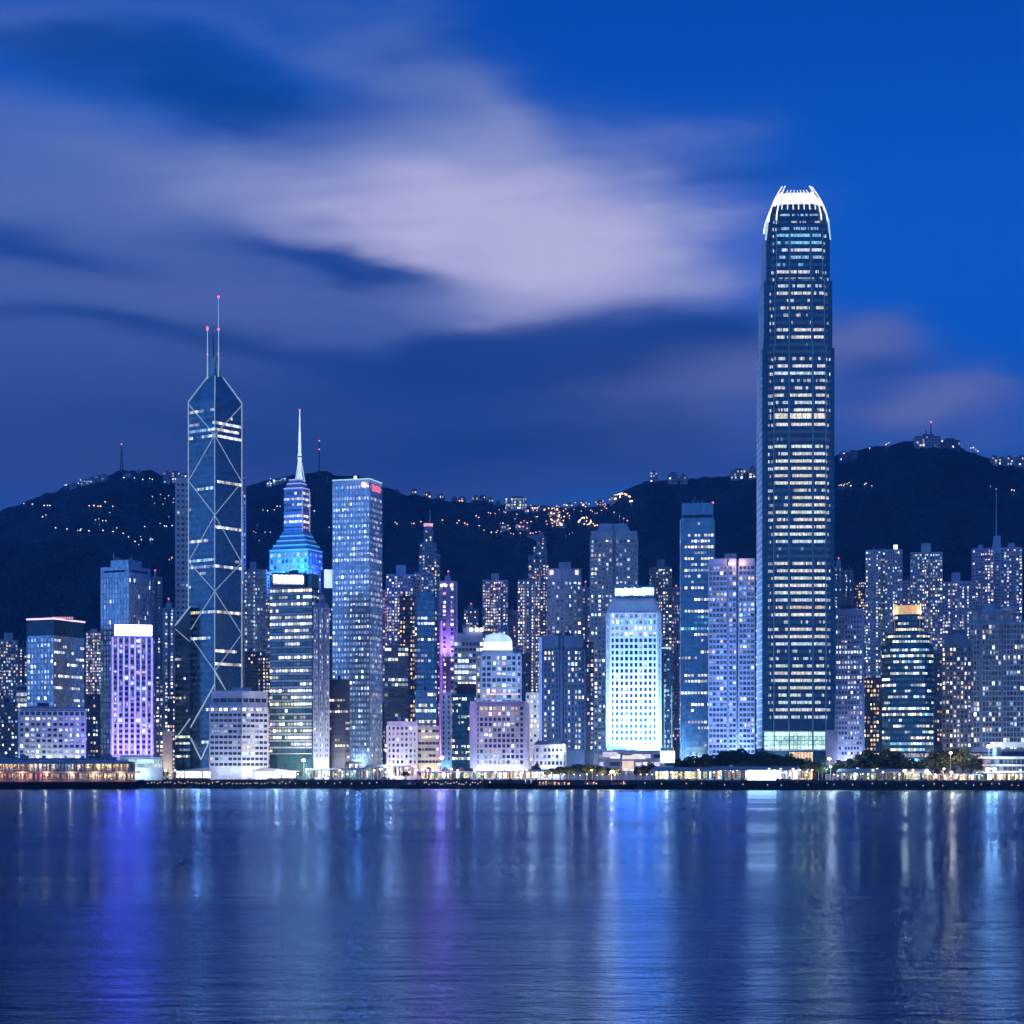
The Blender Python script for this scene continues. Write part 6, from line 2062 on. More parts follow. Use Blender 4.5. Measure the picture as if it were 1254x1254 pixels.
# the glaring lamps the photograph singles out
for px, back, py, c2, s, e, lab in ((274, 11, 934.5, (.92, .97, 1), 1.7, 26, 'brilliant white floodlight standing above the long white curved canopy'),
                                    (372, 22, 931, (1, .93, .8), 1.3, 14, 'white floodlight at the foot of the banded tower'),
                                    (394, 30, 930, (1, .97, .93), 1.2, 14, 'white floodlight at the foot of the slim pale column tower'),
                                    (478.5, 26, 935, (1, .93, .85), 1.2, 14, 'white floodlight at the corner of the small floodlit block'),
                                    (538, 24, 936, (1, .95, .88), 1.0, 12, 'white floodlight right of the cream strip-window block'),
                                    (541, 20, 928, (.85, .18, .85), 1.7, 14, 'magenta floodlight at the foot of the thin light blue slab'),
                                    (1108, 4, 944, (1, .66, .36), 1.3, 12, 'amber floodlight in front of the left tree mass at right'),
                                    (340, 12, 944, (.9, .9, 1), 1.2, 14, 'white floodlight at the right end of the long white curved canopy'),
                                    (1015.5, 44, 929, (1, .62, .3), 1.2, 14, 'orange floodlight at the right foot of the tallest tower'),
                                    (749, 16, 945, (1, .68, .38), 1.4, 11, 'warm floodlight among the lit trees left of the pink entrance'),
                                    (1164, 22, 922, (1, .45, .2), 1.1, 10, 'orange floodlight above the right dark tree mass'),
                                    (1165, 4, 946, (1, .7, .35), 1.0, 12, 'golden floodlight below the right dark tree mass'),
                                    (1211, 40, 914, (.6, .9, 1), 1.6, 16, 'pale cyan floodlight at the left of the terraced pier building'),
                                    (1209, 6, 942, (.85, .95, 1), 1.3, 16, 'left white floodlight of two on the terraced pier building'),
                                    (1218, 6, 942, (.85, .95, 1), 1.3, 16, 'right white floodlight of two on the terraced pier building'),
                                    (1137, 14, 946, (1, .8, .6), 1.0, 10, 'white floodlight at the right end of the low pier hall'),
                                    (1017, 16, 939, (.5, .85, 1), .8, 8, 'small bluish floodlight left of the low pier hall')):
    loc = S_at(px, back, DECK)
    zt = Z(py, loc[1])
    o = thing('floodlight', lab, 'floodlight', loc)
    mb = MB(); mb.tube(loc, (loc[0], loc[1], zt), .2, .12); mb.box(loc[0] - .8, loc[0] + .8, loc[1] - .1, loc[1] + .3, zt - .1, zt + .15); mb.build('pole', M['steel'], o)
    mb = MB(); mb.ball((loc[0], loc[1] - .5, zt), s, n=10, m=6, sz=.75); mb.build('lamp_head', lit_of(c2, e), o)
    lamp('POINT', (loc[0], loc[1] - 3, zt), (60000 if c2[1] < .3 else 14000 if px > 1100 and c2[2] < .7 else 24000) * s, c2, .8, name='flood_lamp')


# ------------------------------------------------------------------ trees on the quay
def make_tree(seed, lobes, n=1500):
    """unit tree about 10 m tall: returns trunk and crown meshes."""
    rng = random.Random(seed)
    tk = MB()
    tk.tube((0, 0, -.3), (.1, 0, 3.2), .42, .28, 8)
    tips = []
    for i in range(6):
        a = i * 1.05 + rng.uniform(-.3, .3)
        q = (2.4 * math.cos(a) * rng.uniform(.6, 1.2), 2.4 * math.sin(a) * rng.uniform(.6, 1.2), rng.uniform(5.2, 7.5))
        tk.tube((.1, 0, 3.0), q, .2, .06, 5); tips.append(q)
    cr = MB()
    for c in range(n):
        lb = rng.choices(lobes, [l[3] ** 2 for l in lobes])[0]
        while True:
            v = Vector((rng.uniform(-1, 1), rng.uniform(-1, 1), rng.uniform(-1, 1)))
            if .35 < v.length < 1: break
        v = v.normalized() * (v.length ** .45)
        p = Vector(lb[:3]) + Vector((v.x * lb[3], v.y * lb[3], v.z * lb[3] * .72))
        a = Vector((rng.gauss(0, 1), rng.gauss(0, 1), rng.gauss(0, 1))).normalized()
        b2 = a.orthogonal().normalized()
        s = rng.uniform(.22, .5)
        c2 = a.cross(b2)
        cr.poly([p + b2 * s, p + c2 * s * .6, p - b2 * s, p - c2 * s * .6], rng.randrange(2))
    return tk.mesh('trunk', M['bark']), cr.mesh('crown', [M['leaf'], M['leaflight']])


M['bark'] = wall_mat('bark', (0.06, 0.05, 0.04), rough=.9)
M['leaf'] = wall_mat('leaf_dark', (0.028, 0.05, 0.026), rough=.6, var=.4, scale=.8)
M['leaflight'] = wall_mat('leaf_light', (0.05, 0.085, 0.035), rough=.6, var=.4, scale=.8)
TM = [make_tree(1, [(0, 0, 7.2, 2.8), (2.2, .5, 6.3, 2.2), (-2.1, -.4, 6.2, 2.3), (.4, 1.8, 6.5, 2.0), (-.6, -1.9, 6.0, 2.0), (.3, 0, 9.0, 1.6)]),
      make_tree(2, [(0, 0, 6.6, 3.0), (3.0, 0, 6.0, 2.2), (-3.2, .3, 5.7, 2.3), (1.2, -1.6, 7.0, 1.9), (-1.6, 1.2, 7.3, 1.8)]),
      make_tree(3, [(0, 0, 6.2, 2.1), (.9, .4, 8.0, 1.8), (-.8, -.3, 7.4, 1.7), (.2, -.9, 9.5, 1.2), (1.6, -.5, 5.6, 1.4)])]
WHERE = [(178, 30, .62, 'dark tree by the violet tower podium', 'trees beside the violet tower podium'), (186, 26, .72, None, None), (194, 34, .6, None, None), (203, 28, .66, None, None),
         (215, 40, .6, 'dark tree behind the long white curved canopy', 'trees behind the long white canopy'), (226, 44, .62, None, None), (238, 48, .66, None, None), (250, 50, .55, None, None), (301, 44, .55, None, None), (318, 46, .55, None, None),
         (352, 40, .6, 'dark tree among the stalls below the banded and pale towers', 'trees among the stalls'), (366, 30, .62, None, None), (384, 36, .55, None, None), (446, 34, .6, None, None), (461, 30, .62, None, None), (497, 12, .68, None, None),
         (516, 30, .75, 'dark tree before the cream block and the green glass block', 'trees before the green glass block'), (525, 34, .8, None, None), (545, 34, .85, None, None), (556, 36, .95, None, None), (566, 34, .9, None, None), (577, 36, .85, None, None),
         (600, 30, .55, 'low dark tree before the white grid hotel', 'trees before the white grid hotel'), (618, 30, .6, None, None), (630, 30, .62, None, None), (640, 26, .6, None, None), (657, 24, 1.0, None, None),
         (676, 20, .95, 'spreading tree lit amber from below, before the white podium', 'amber lit trees'), (686, 24, 1.0, None, None), (697, 22, 1.1, None, None), (708, 26, 1.15, None, None), (719, 22, 1.15, None, None), (729, 26, 1.1, None, None), (741, 24, 1.0, None, None), (753, 20, .9, None, None),
         (787, 24, .95, 'dark round tree right of the pink lit entrance', 'dark trees right of the pink entrance'), (797, 30, 1.1, None, None), (779, 30, .8, None, None),
         (832, 34, 1.15, 'big black tree before the cyan-floored slab and the pale apartment block', 'black trees behind the pier pavilions'), (842, 40, 1.3, None, None), (853, 36, 1.35, None, None), (864, 42, 1.4, None, None), (875, 36, 1.55, None, None),
         (886, 44, 1.65, None, None), (897, 38, 1.75, None, None), (909, 46, 1.8, None, None), (921, 40, 1.75, None, None), (933, 46, 1.7, None, None), (944, 40, 1.65, None, None), (956, 42, 1.55, None, None), (967, 36, 1.45, None, None),
         (978, 28, 1.3, 'dark tree with a few lights in it at the foot of the tallest tower', 'trees at the foot of the tallest tower'), (988, 22, 1.25, None, None), (998, 26, 1.2, None, None), (1007, 20, .95, None, None), (1018, 30, .8, None, None), (1028, 36, .9, None, None),
         (1040, 36, 1.1, 'black tree of the left tree mass behind the low pier hall', 'left tree mass behind the low pier hall'), (1051, 40, 1.3, None, None), (1062, 34, 1.4, None, None), (1073, 40, 1.5, None, None), (1084, 36, 1.5, None, None), (1095, 40, 1.45, None, None), (1106, 34, 1.3, None, None), (1116, 38, 1.1, None, None), (1030, 44, .85, None, None),
         (1136, 34, 1.15, 'black tree of the right tree mass beside the terraced pier building', 'right tree mass beside the pier building'), (1146, 38, 1.3, None, None), (1157, 34, 1.45, None, None), (1168, 40, 1.5, None, None), (1179, 34, 1.45, None, None), (1189, 38, 1.3, None, None), (1198, 34, 1.1, None, None)]
rng = random.Random(77)
lab = grp = None
for px, back, sc, l, g in WHERE:
    if l: lab, grp = l, g
    tm = TM[1] if 670 < px < 760 else TM[0 if rng.random() < .55 else rng.choice([1, 2])]
    loc = S_at(px, back, DECK - .1)
    o = thing('tree', lab, 'tree', loc, grp)
    sc *= 1.18 * (1.3 if px > 1025 else 1.15 if px > 825 else 1.0)
    o.scale = (sc * rng.uniform(.95, 1.2), sc * rng.uniform(.95, 1.2), sc * rng.uniform(.9, 1.08))
    o.rotation_euler = (0, 0, rng.uniform(0, 6.28))
    for nm, me in (('trunk', tm[0]), ('crown', tm[1])):
        c = bpy.data.objects.new(nm, me); COL.objects.link(c); c.parent = o
for px, back in ((682, 14), (700, 15), (716, 14), (733, 15), (749, 14)):
    p = S_at(px, back); lamp('POINT', (p[0], p[1], DECK + 2.5), 3800, (1, .6, .28), .5, name='tree_light')
for px, back in ((862, 20), (985, 14), (1002, 13), (918, 22), (970, 22)):
    p = S_at(px, back); lamp('POINT', (p[0], p[1], DECK + 4), 1500, (1, .85, .35), .5, name='tree_light')


# low planting along the quay
rng = random.Random(55)
for lab, grp, pa, pb, n in (('low clipped shrub in a planter on the left quay', 'planters on the left quay', 180, 500, 30), ('low clipped shrub in a planter before the warm arcade', 'planters before the warm arcade', 505, 660, 22),
                            ('low clipped shrub in a planter on the right quay', 'planters on the right quay', 985, 1250, 34)):
    for i in range(n):
        loc = S_at(pa + (pb - pa) * (i + rng.random()) / n, rng.choice([2.6, 7.5, 8.5]), DECK)
        o = thing('shrub', lab, 'shrub', loc, grp)
        c = bpy.data.objects.new('foliage', TM[2][1]); COL.objects.link(c); c.parent = o
        k = rng.uniform(.16, .3); c.scale = (k * 1.3, k * 1.3, k); c.location = (0, 0, -3.2 * k)
        if i == 0:
            mb = MB(); mb.prism([(.55, -.55), (.55, .55), (-.55, .55), (-.55, -.55)][::-1], 0, .55, 0, [(.7, -.7), (.7, .7), (-.7, .7), (-.7, -.7)][::-1])
            POT = mb.mesh('planter', M['grey']) if 'POT' not in globals() else POT
        c = bpy.data.objects.new('planter', POT); COL.objects.link(c); c.parent = o


# ------------------------------------------------------------------ people on the quay: one continuous skinned body each, shared by copies
def body_mesh(name, pose):
    me = bpy.data.meshes.new(name)
    me.from_pydata(pose['v'], pose['e'], [])
    o = bpy.data.objects.new(name, me); COL.objects.link(o)
    md = o.modifiers.new('skin', 'SKIN')
    for v, r in zip(me.skin_vertices[0].data, pose['r']): v.radius = (r, r)
    me.skin_vertices[0].data[0].use_root = True
    sb = o.modifiers.new('smooth', 'SUBSURF'); sb.levels = 1; sb.render_levels = 1
    dg = bpy.context.evaluated_depsgraph_get()
    out = bpy.data.meshes.new_from_object(o.evaluated_get(dg))
    bpy.data.objects.remove(o)
    return out


def pose(step, arm):
    v = [(0, 0, .95), (0, 0, 1.2), (0, 0, 1.42), (0, -.01, 1.52), (0, -.03, 1.64), (0, -.02, 1.74),
         (.20, 0, 1.40), (.25, arm, 1.12), (.24, arm * 2 - .06, .88), (-.20, 0, 1.40), (-.25, -arm, 1.12), (-.24, -arm * 2 - .06, .88),
         (.10, 0, .90), (.11, step - .04, .48), (.11, step * 1.6, .07), (.11, step * 1.6 - .16, .03), (-.10, 0, .90), (-.11, -step - .04, .48), (-.11, -step * 1.6, .07), (-.11, -step * 1.6 - .16, .03)]
    e = [(0, 1), (1, 2), (2, 3), (3, 4), (4, 5), (2, 6), (6, 7), (7, 8), (2, 9), (9, 10), (10, 11), (0, 12), (12, 13), (13, 14), (14, 15), (0, 16), (16, 17), (17, 18), (18, 19)]
    r = [.15, .14, .15, .06, .10, .08, .07, .05, .035, .07, .05, .035, .09, .065, .045, .035, .09, .065, .045, .035]
    return dict(v=v, e=e, r=r)


def dress(me, shirt, trousers):
    for m2 in (M['skin'], shirt, trousers): me.materials.append(m2)
    for p in me.polygons:
        z, ax = p.center.z, abs(p.center.x)
        p.material_index = 0 if z > 1.5 or (ax > .19 and z < .95) else (2 if z < .98 else 1)
        p.use_smooth = True


M['skin'] = wall_mat('skin', (0.42, 0.28, 0.20), rough=.6)
for nm, c2 in (('red', (.45, .05, .06)), ('white', (.7, .7, .7)), ('black', (.03, .03, .04)), ('blue', (.06, .12, .35)), ('denim', (.05, .08, .16))):
    M['cloth_' + nm] = wall_mat('cloth_' + nm, c2, rough=.9)
BM = []
for i, (stp, arm, sh, tr) in enumerate(((.0, .02, 'red', 'black'), (.22, .12, 'white', 'denim'), (.10, -.08, 'black', 'black'), (.0, .10, 'blue', 'denim'))):
    me = body_mesh('person', pose(stp, arm)); dress(me, M['cloth_' + sh], M['cloth_' + tr]); BM.append((me, sh, stp))
rng = random.Random(31)
SPOTS = [(rng.uniform(214, 354), rng.uniform(2.5, 7), 'in front of the long white curved canopy', 'people before the white canopy') for _ in range(40)] + \
        [(rng.uniform(515, 640), rng.uniform(3, 8), 'before the long warm-lit arcade', 'people before the warm arcade') for _ in range(18)] + \
        [(rng.uniform(1135, 1250), rng.uniform(3, 6), 'by the orange-lit stalls on the right quay', 'people by the right stalls') for _ in range(22)]
for px, back, where, g in SPOTS:
    me, sh, stp = rng.choice(BM)
    o = bpy.data.objects.new('person', me); COL.objects.link(o)
    o.location = S_at(px, back, DECK + .02)
    o.rotation_euler = (0, 0, rng.uniform(0, 6.28)); o.scale = (rng.uniform(.92, 1.05),) * 3
    tag(o, 'person in a %s top %s %s' % (sh, 'walking' if stp else 'standing', where), 'person', g + ' in %s tops, %s' % (sh, 'walking' if stp else 'standing'))


# ------------------------------------------------------------------ lights, houses and masts on the hills
def hill_lamps(hill, pts, col, s, label, group, size=.9):
    mat = lit_of(col, s)
    me = None
    for px, py in pts:
        q = hill.at(px, py)
        if me is None:
            mb = MB(); mb.tube((0, 0, -4), (0, 0, 3), .25, .18, 5); mb.tube((0, 0, 3), (0, -1.2, 3.3), .15, .12, 5)
            pm = mb.mesh('pole', M['steel'])
            mb = MB(); mb.ball((0, -1.6, 3.2), 1.0, n=8, m=5, sz=.75)
            me = mb.mesh('lamp_head', mat)
        o = thing('hillside_lamp', label, 'street lamp', (q[0], q[1] - 3, q[2] + 3), group)
        k = size * rng.uniform(.7, 1.35)
        for nm, m2 in (('pole', pm), ('lamp_head', me)):
            c = bpy.data.objects.new(nm, m2); COL.objects.link(c); c.parent = o
            if nm == 'lamp_head': c.scale = (k, k, k); c.location = (0, 0, 3.2 * (1 - k))


def jit(pts, n=1, dx=1.5, dy=.8):
    out = []
    for p in pts:
        for _ in range(n): out.append((p[0] + rng.uniform(-dx, dx), p[1] + rng.uniform(-dy, dy)))
    return out


rng = random.Random(41)
HW, HO, HB = (1, .86, .66), (1, .50, .20), (.65, .85, 1)
hill_lamps(H_FAR, [(30, 622), (41, 622), (40, 622.4), (55, 624), (59, 624.2), (62, 624.4), (53, 638), (57, 636), (69, 652), (83, 653)], HW, 2.2, 'small pale light low on the far left end of the hazy ridge', 'lights on the far left slope')
hill_lamps(H_FAR, jit([(95, 654), (98, 655), (101, 654), (109, 656), (138, 655), (145, 652), (153, 658), (157, 664), (139, 656), (128, 654)]), HW, 2.0, 'pale light in the lower chain on the ridge above the smooth blue tower', 'lower chain of lights on the left ridge')
hill_lamps(H_FAR, jit([(109, 625), (117, 625), (121, 625), (124, 625.5), (131, 621), (139, 626)], 1), HO, 2.6, 'orange light of the small bright cluster midway up the left ridge', 'orange cluster on the left ridge', 1.1)
hill_lamps(H_FAR, jit([(118, 641), (122, 641.5), (126, 642), (131, 642), (123, 647), (135, 633)], 1, .6, .3), HW, 1.6, 'light of the short level row under the orange cluster on the left ridge', 'level row on the left ridge', .8)
hill_lamps(H_FAR, jit([(172, 663), (174, 667), (169, 672), (167, 668), (186, 664), (188, 666), (185, 667), (196, 647), (203, 649), (206, 650), (211, 650), (208, 638), (179, 651)]), HB, 1.8, 'bluish light in the dense group left of the pale slab and the braced tower', 'bluish group left of the braced tower')
hill_lamps(H_FAR, jit([(186, 613), (197, 611), (208, 612), (212, 620), (190, 621), (203, 616), (199, 621), (214, 616)]), HW, 1.2, 'dim light in the upper group left of the braced tower', 'dim upper group left of the braced tower', .8)
hill_lamps(H_FAR, jit([(80, 599), (82, 598.5), (97, 597), (104, 594.5), (109, 592), (99, 594), (128, 588.5), (130, 588.5), (152, 591), (165, 591.5), (184, 592), (187, 592.5), (175, 592)], 1, .4, .3), HW, 2.2, 'pale light along the crest of the left ridge beside the slim radio mast', 'crest lights by the left radio mast', .95)
hill_lamps(H_FAR, jit([(210, 690), (211, 688), (209, 692)]), HO, 1.6, 'orange speck low on the slope beside the pale slab behind the braced tower', 'orange specks by the pale slab')
hill_lamps(H_FAR, jit([(327, 597), (330, 595), (332, 592.5), (335, 592), (343, 593), (346, 591.5)], 1, 1), HB, 2.0, 'bluish white light on the crest left of the glowing mast', 'crest lights left of the glowing mast')
hill_lamps(H_FAR, jit([(341, 624), (344, 624.5), (323, 630), (329, 630), (335, 629.5), (380, 624), (384, 630), (378, 621)]), HW, 1.8, 'light midway on the slope around the lantern of the glowing mast tower', 'slope lights around the glowing mast tower')
hill_lamps(H_FAR, jit([(316, 648), (325, 657), (331, 656), (319, 666), (313, 658), (312, 655), (404, 651), (400, 590)]), HW, 1.2, 'dim speck on the dark slope near the glowing mast tower', 'dim specks near the glowing mast tower', .75)
hill_lamps(H_FAR, jit([(484, 646), (486, 646.5), (504, 645.5), (507, 646.5), (516, 645), (542, 643), (560, 645), (562, 643.5), (569, 646), (572, 647)], 1, .5, .3), HO, 2.2, 'orange light in the lonely low row across the middle slope', 'low row across the middle slope', .95)
hill_lamps(H_FAR, jit([(583, 638), (586, 638), (587, 648), (593, 654), (598, 633), (601, 633), (606, 632.5), (617, 632), (619, 632)], 1, .4, .3), HO, 2.2, 'orange light in the thin rising row left of the glowing hillside quarter', 'thin rising row on the middle slope', .9)
hill_lamps(H_FAR, jit([(613, 646), (616, 646), (622, 648), (624, 652), (622, 654), (625, 657), (601, 659), (607, 659), (614, 658), (629, 659), (637, 659), (609, 656)], 1, .8, .4), (1, .78, .45), 2.0, 'yellowish light in the lower left of the glowing hillside quarter', 'lower left of the hillside quarter')
hill_lamps(H_FAR, jit([(634, 648), (638, 645), (642, 644.5), (646, 645), (650, 645), (636, 650), (641, 650), (645, 651), (649, 657), (653, 657.5), (657, 657.5), (661, 657)], 1, .8, .4), (1, .42, .28), 2.2, 'reddish light in the rows under the glowing hillside quarter', 'reddish rows in the hillside quarter', 1.0)
hill_lamps(H_FAR, jit([(673, 629), (676, 631), (679, 632.5), (682, 634), (685, 635), (688, 632), (676, 636), (684, 641), (680, 645), (686, 644), (690, 640), (693, 636), (679, 648), (688, 649), (683, 628), (690, 629), (684, 638), (687, 646), (681, 641)], 2, 7.0, 2.4), (1, .52, .26), 4.0, 'orange light in the brightest part of the glowing hillside quarter', 'brightest part of the hillside quarter', .9)
hill_lamps(H_RIGHT, jit([(697, 657.5)], 0), HO, 2, '', '')
hill_lamps(H_RIGHT, jit([(712, 638), (716, 640), (719, 642), (722, 645), (724, 647), (720, 646), (727, 649), (717, 646), (710, 637.5), (708, 637.5)], 2, 4.5, 1.8), (1, .60, .30), 3.5, 'orange light in the small bright patch left of the tall grid tower', 'bright patch left of the grid tower', 1.0)
hill_lamps(H_RIGHT, jit([(736, 630), (742, 628), (752, 633), (758, 637), (764, 640), (768, 643)], 1, .8, .5), HO, 1.8, 'orange light on the dark peak just above the roof of the tall grid tower', 'lights above the grid tower roof')
hill_lamps(H_FAR, jit([(693, 661), (697, 659), (701, 657.5), (704, 656.5)], 1, .4, .3), (1, .5, .4), 1.4, 'reddish light in the short slanting row above the curved-top tower', 'slanting row above the curved-top tower', .8)
hill_lamps(H_RIGHT, jit([(1027, 600), (1030, 599.5), (1034, 598.5), (1037, 597.5), (1039, 596.5), (1032, 601), (1041, 601)], 1, .4, .3), HW, 2.0, 'pale light in the little group right beside the tallest tower', 'group beside the tallest tower')
hill_lamps(H_RIGHT, [(1060, 598), (1058, 599), (1067, 600), (1212, 601), (1219, 605), (1238, 606), (1241, 606)], (1, .72, .45), 2.2, 'lonely light on the broad dark face of the peak', 'lonely lights on the dark peak')
hill_lamps(H_RIGHT, jit([(1084, 550), (1086, 549), (1088, 547.5), (1188, 552.5), (1191, 554), (1194, 556), (1197, 558), (1064, 554.5)], 1, .4, .2), HW, 2.2, 'pale light along the crest beside the lit block on the peak', 'crest lights on the peak')
hill_lamps(H_FAR, jit([(697, 622), (704, 620), (712, 619), (718, 618), (731, 617), (739, 615), (690, 624)], 1, 1.5, .6), HO, 2.2, 'orange light on the saddle crest left of the peak', 'saddle crest lights')
hill_lamps(H_RIGHT, jit([(748, 614), (752, 612), (757, 611), (762, 610.5), (766, 611), (770, 614), (754, 616), (772, 620), (760, 614)], 2, 1.6, .7), (1, .62, .30), 5.0, 'bright orange light at the foot of the peak where the crest dips', 'bright lights where the crest dips', 1.15)


hill_lamps(H_FAR, [(600 + 150 * rng.random(), 622 + 26 * rng.random() ** 1.5) for _ in range(46)], (1, .58, .32), 2.6, 'orange light in the loose warm band across the saddle', 'warm band across the saddle', .75)


def hill_house(hill, px, py, wpx, hpx, label, group, lit=.5, pal=None, wall='grey', floors=None, bays=None, b=1.0, name='hillside_house', cat='house', roof='flat'):
    q = hill.at(px, py)
    Yh = q[1] - 4
    k = K * Yh
    w2, h2 = wpx * k, hpx * k
    o = thing(name, label, cat, (q[0], Yh, q[2]), group)
    mb = MB(); mb.box(q[0] - w2 / 2, q[0] + w2 / 2, Yh, Yh + max(10, w2 * .5), q[2] - 14, q[2] + h2)
    mb.build('wall', M[wall], o)
    mb = MB()
    if roof == 'hip':
        a = [(q[0] - w2 / 2 - .6, Yh - .6), (q[0] + w2 / 2 + .6, Yh - .6), (q[0] + w2 / 2 + .6, Yh + max(10, w2 * .5) + .6), (q[0] - w2 / 2 - .6, Yh + max(10, w2 * .5) + .6)]
        c0 = (q[0], Yh + max(10, w2 * .5) / 2)
        mb.prism(a, q[2] + h2 + .02, q[2] + h2 + 3.5, 0, [(c0[0] + (p[0] - c0[0]) * .3, c0[1] + (p[1] - c0[1]) * .1) for p in a])
    else:
        mb.box(q[0] - w2 * .2, q[0] + w2 * .25, Yh + 3, Yh + 8, q[2] + h2 - .05, q[2] + h2 + 3)
    mb.build('roof', M['slate'], o)
    mb = MB(); rng2 = random.Random(int(px * 13 + py))
    windows_on((q[0] - w2 / 2, Yh), (q[0] + w2 / 2, Yh), q[2], q[2] + h2, st(RES, fh=4.2, bw=4.4, lit=lit, b=b, fin=0, slab=0, wf=.6, hf=.6, colv=.5, pal=pal or [(WHITE, 3), (WARM, 4), (COOL, 2)]), rng2, MB(), lambda r, p, g, on: mb.poly(p, 0, g))
    if mb.f: mb.build('lit_windows', M['glass'], o)['kind'] = 'stuff'


ORW = [(ORG, 3), (WARM, 4), (WHITE, 2)]
for px, py, w2, h2 in ((486, 603, 6, 3), (507, 604, 7, 4), (523, 607, 10, 5), (540, 607, 9, 4), (556, 609, 7, 4), (566, 609, 9, 5), (582, 611, 8, 4), (591, 612, 7, 5), (600, 612, 9, 4), (610, 614, 6, 4)):
    hill_house(H_FAR, px, py + 1, w2, h2, 'small warm-lit house on the crest above the stepped spire tower', 'crest houses above the spire tower', lit=.55, pal=ORW, roof='hip' if px % 2 else 'flat', wall='slate')
hill_house(H_FAR, 632, 624, 27, 14, 'bright white terraced apartment building on the crest, largest of the ridge houses', None, lit=.8, pal=[(WHITE, 4), (YEL, 3), (GRN, 1)], wall='pale', b=.9)
for px, py, w2, h2 in ((655, 627, 9, 6), (665, 626, 8, 5), (675, 631, 9, 5), (684, 631, 8, 4), (645, 628, 6, 4), (680, 639, 14, 5), (688, 645, 9, 4), (640, 648, 18, 4), (652, 657, 14, 3), (618, 648, 10, 4)):
    hill_house(H_FAR, px, py, w2, h2, 'orange-lit house in the glowing hillside quarter', 'houses of the hillside quarter', lit=.6, pal=ORW, roof='hip' if px % 2 else 'flat', wall='grey', b=1.1)
for px, py, w2, h2 in ((697, 622, 9, 5), (712, 619, 8, 4), (735, 616, 9, 5)):
    hill_house(H_FAR, px, py + 1, w2, h2, 'lit house on the saddle crest left of the peak', 'saddle crest houses', lit=.55, pal=ORW, wall='slate')
hill_house(H_RIGHT, 755, 613, 16, 4, 'low bright orange-lit house where the crest dips before the peak', None, lit=.8, pal=ORW)
hill_house(H_RIGHT, 800.5, 591, 9, 12, 'thin bluish tower block on the crest above the tall grid tower', None, lit=.4, pal=[(WHITE, 3), (CYA, 2)], wall='bluegrey', name='hillside_block', cat='apartment block')
hill_house(H_RIGHT, 824, 592, 12, 11, 'left of two grey blocks on the crest above the cyan-floored slab', None, lit=.35, wall='bluegrey', name='hillside_block', cat='apartment block')
hill_house(H_RIGHT, 837, 592, 9, 8, 'right and lower of two grey blocks on the crest above the cyan-floored slab', None, lit=.4, wall='bluegrey', name='hillside_block', cat='apartment block')
hill_house(H_RIGHT, 904, 587, 19, 11, 'wide lit block on the crest just left of the tallest tower', None, lit=.6, pal=[(WARM, 4), (WHITE, 3), (ORG, 1)], wall='bluegrey', name='hillside_block', cat='apartment block')
hill_house(H_RIGHT, 921, 586, 9, 13, 'taller lit block on the crest touching the left side of the tallest tower', None, lit=.5, pal=[(WARM, 4), (ORG, 2)], wall='bluegrey', name='hillside_block', cat='apartment block')
hill_house(H_RIGHT, 1033, 564, 10, 10, 'dark block on the crest touching the right side of the tallest tower', None, lit=.12, wall='slate', name='hillside_block', cat='apartment block')
hill_house(H_RIGHT, 1044, 562, 12, 8, 'unlit flat block on the crest, second right of the tallest tower', None, lit=.03, wall='slate', name='hillside_block', cat='apartment block')
hill_house(H_RIGHT, 1136, 548, 30, 13, 'long lit block on the very top of the peak', None, lit=.3, pal=[(WHITE, 3), (WARM, 3)], wall='bluegrey', name='summit_building', cat='building')
hill_house(H_RIGHT, 1163, 549, 24, 10, 'lower right wing of the lit block on the top of the peak', None, lit=.3, pal=[(WHITE, 3), (WARM, 3)], wall='slate', name='summit_building', cat='building')
for i, (px, w2, h2) in enumerate(((1217, 8, 9), (1227, 9, 8), (1236, 8, 10), (1250, 14, 11))):
    hill_house(H_RIGHT, px, 569 + i * .5, w2, h2, 'block with bright lit corners on the crest at the right edge', 'crest blocks at the right edge', lit=.45, pal=[(WARM, 4), (WHITE, 3)], wall='bluegrey', name='hillside_block', cat='apartment block')
for px, w2, h2 in ((204, 8, 13), (214, 14, 13), (226, 12, 10)):
    hill_house(H_FAR, px, 592, w2, h2, 'bluish apartment block on the left crest beside the braced tower', 'crest blocks beside the braced tower', lit=.4, pal=[(WHITE, 3), (ORG, 2), (CYA, 1)], wall='bluegrey', name='hillside_block', cat='apartment block')
for px, py, w2, h2 in ((90, 597, 9, 4), (104, 594, 10, 5), (112, 591, 9, 5), (121, 589, 8, 5), (128, 588, 7, 6), (157, 583, 9, 3), (170, 580, 6, 3)):
    hill_house(H_FAR, px, py + .5, w2, h2, 'small bluish lit house on the crest left of the slim radio mast', 'crest houses by the left radio mast', lit=.35, pal=[(WHITE, 4), (CYA, 2)], wall='bluegrey')
for px, py, w2, h2 in ((330, 596, 7, 5), (338, 592, 8, 5), (347, 590, 8, 5)):
    hill_house(H_FAR, px, py, w2, h2, 'bright house on the crest left of the glowing mast', 'crest houses left of the glowing mast', lit=.7, pal=[(WHITE, 3), (CYA, 2)], wall='pale')


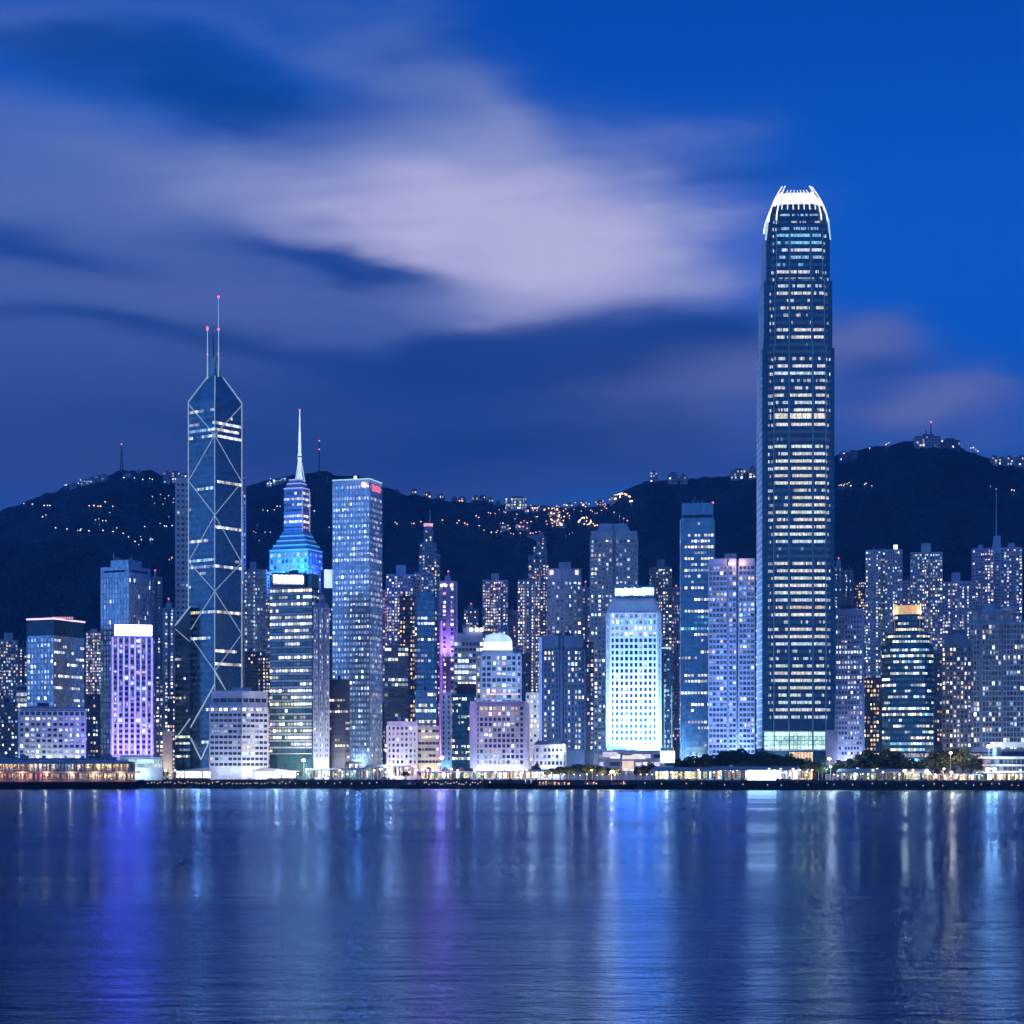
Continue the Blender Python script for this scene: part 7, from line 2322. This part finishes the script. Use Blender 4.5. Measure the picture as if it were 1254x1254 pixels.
def hill_mast(hill, px, py, ytop, label, r0=2.0, lamps=1):
    q = hill.at(px, py)
    zt = Z(ytop, q[1])
    o = thing('radio_mast', label, 'radio mast', q)
    mb = MB()
    n = 7
    for s in range(4):
        a = math.pi / 4 + s * math.pi / 2
        mb.tube((q[0] + r0 * math.cos(a), q[1] + r0 * math.sin(a), q[2] - 3), (q[0] + .25 * math.cos(a), q[1] + .25 * math.sin(a), zt), .55, .35, 5)
    for i in range(n):
        f0, f1 = i / n, (i + 1) / n
        za, zb = q[2] + (zt - q[2]) * f0, q[2] + (zt - q[2]) * f1
        ra, rb = r0 * (1 - f0) + .2, r0 * (1 - f1) + .2
        for s in range(4):
            a, b2 = math.pi / 4 + s * math.pi / 2, math.pi / 4 + (s + 1) * math.pi / 2
            mb.tube((q[0] + ra * math.cos(a), q[1] + ra * math.sin(a), za), (q[0] + rb * math.cos(b2), q[1] + rb * math.sin(b2), zb), .28, .28, 4)
    mb.build('lattice', M['slate'], o)
    for i in range(lamps):
        mb = MB(); mb.ball((q[0], q[1] - 1, zt - i * 14), 1.25, n=6, m=4); mb.build('beacon', M['redlamp'], o)


hill_mast(H_FAR, 149, 580, 544, 'slim radio mast with a red tip on the crest of the left ridge', 4.0)
hill_mast(H_FAR, 391, 583, 540, 'thin radio mast with two red lamps on the crest, right of the glowing mast', 1.6, 2)
hill_mast(H_RIGHT, 1140, 541, 517, 'faint thin mast with a red tip on the summit of the peak', 1.0)
hill_mast(H_RIGHT, 1134, 541, 526, 'shorter faint mast on the summit of the peak', .8, 0)
hill_mast(H_RIGHT, 1087, 552, 542, 'short mast by the crest lights left of the summit', .7, 0)

# ------------------------------------------------------------------ the evening air over the harbour
m = bpy.data.materials.new('evening_air')
m.use_nodes = True
nt = m.node_tree
nt.nodes.clear()
o2 = nt.nodes.new('ShaderNodeOutputMaterial')
vol = nt.nodes.new('ShaderNodeVolumePrincipled')
vol.inputs['Color'].default_value = (0.16, 0.48, 1.0, 1)
vol.inputs['Density'].default_value = 0.00007
vol.inputs['Anisotropy'].default_value = 0.2
nt.links.new(vol.outputs[0], o2.inputs['Volume'])
mb = MB(); mb.box(-2600, 2600, -260, 5200, -60, 640)
tag(mb.build('haze', m), 'thin blue evening air over the harbour and the hills', 'haze', kind='stuff')
print('windows', NWIN[0], 'objects', len(bpy.data.objects))
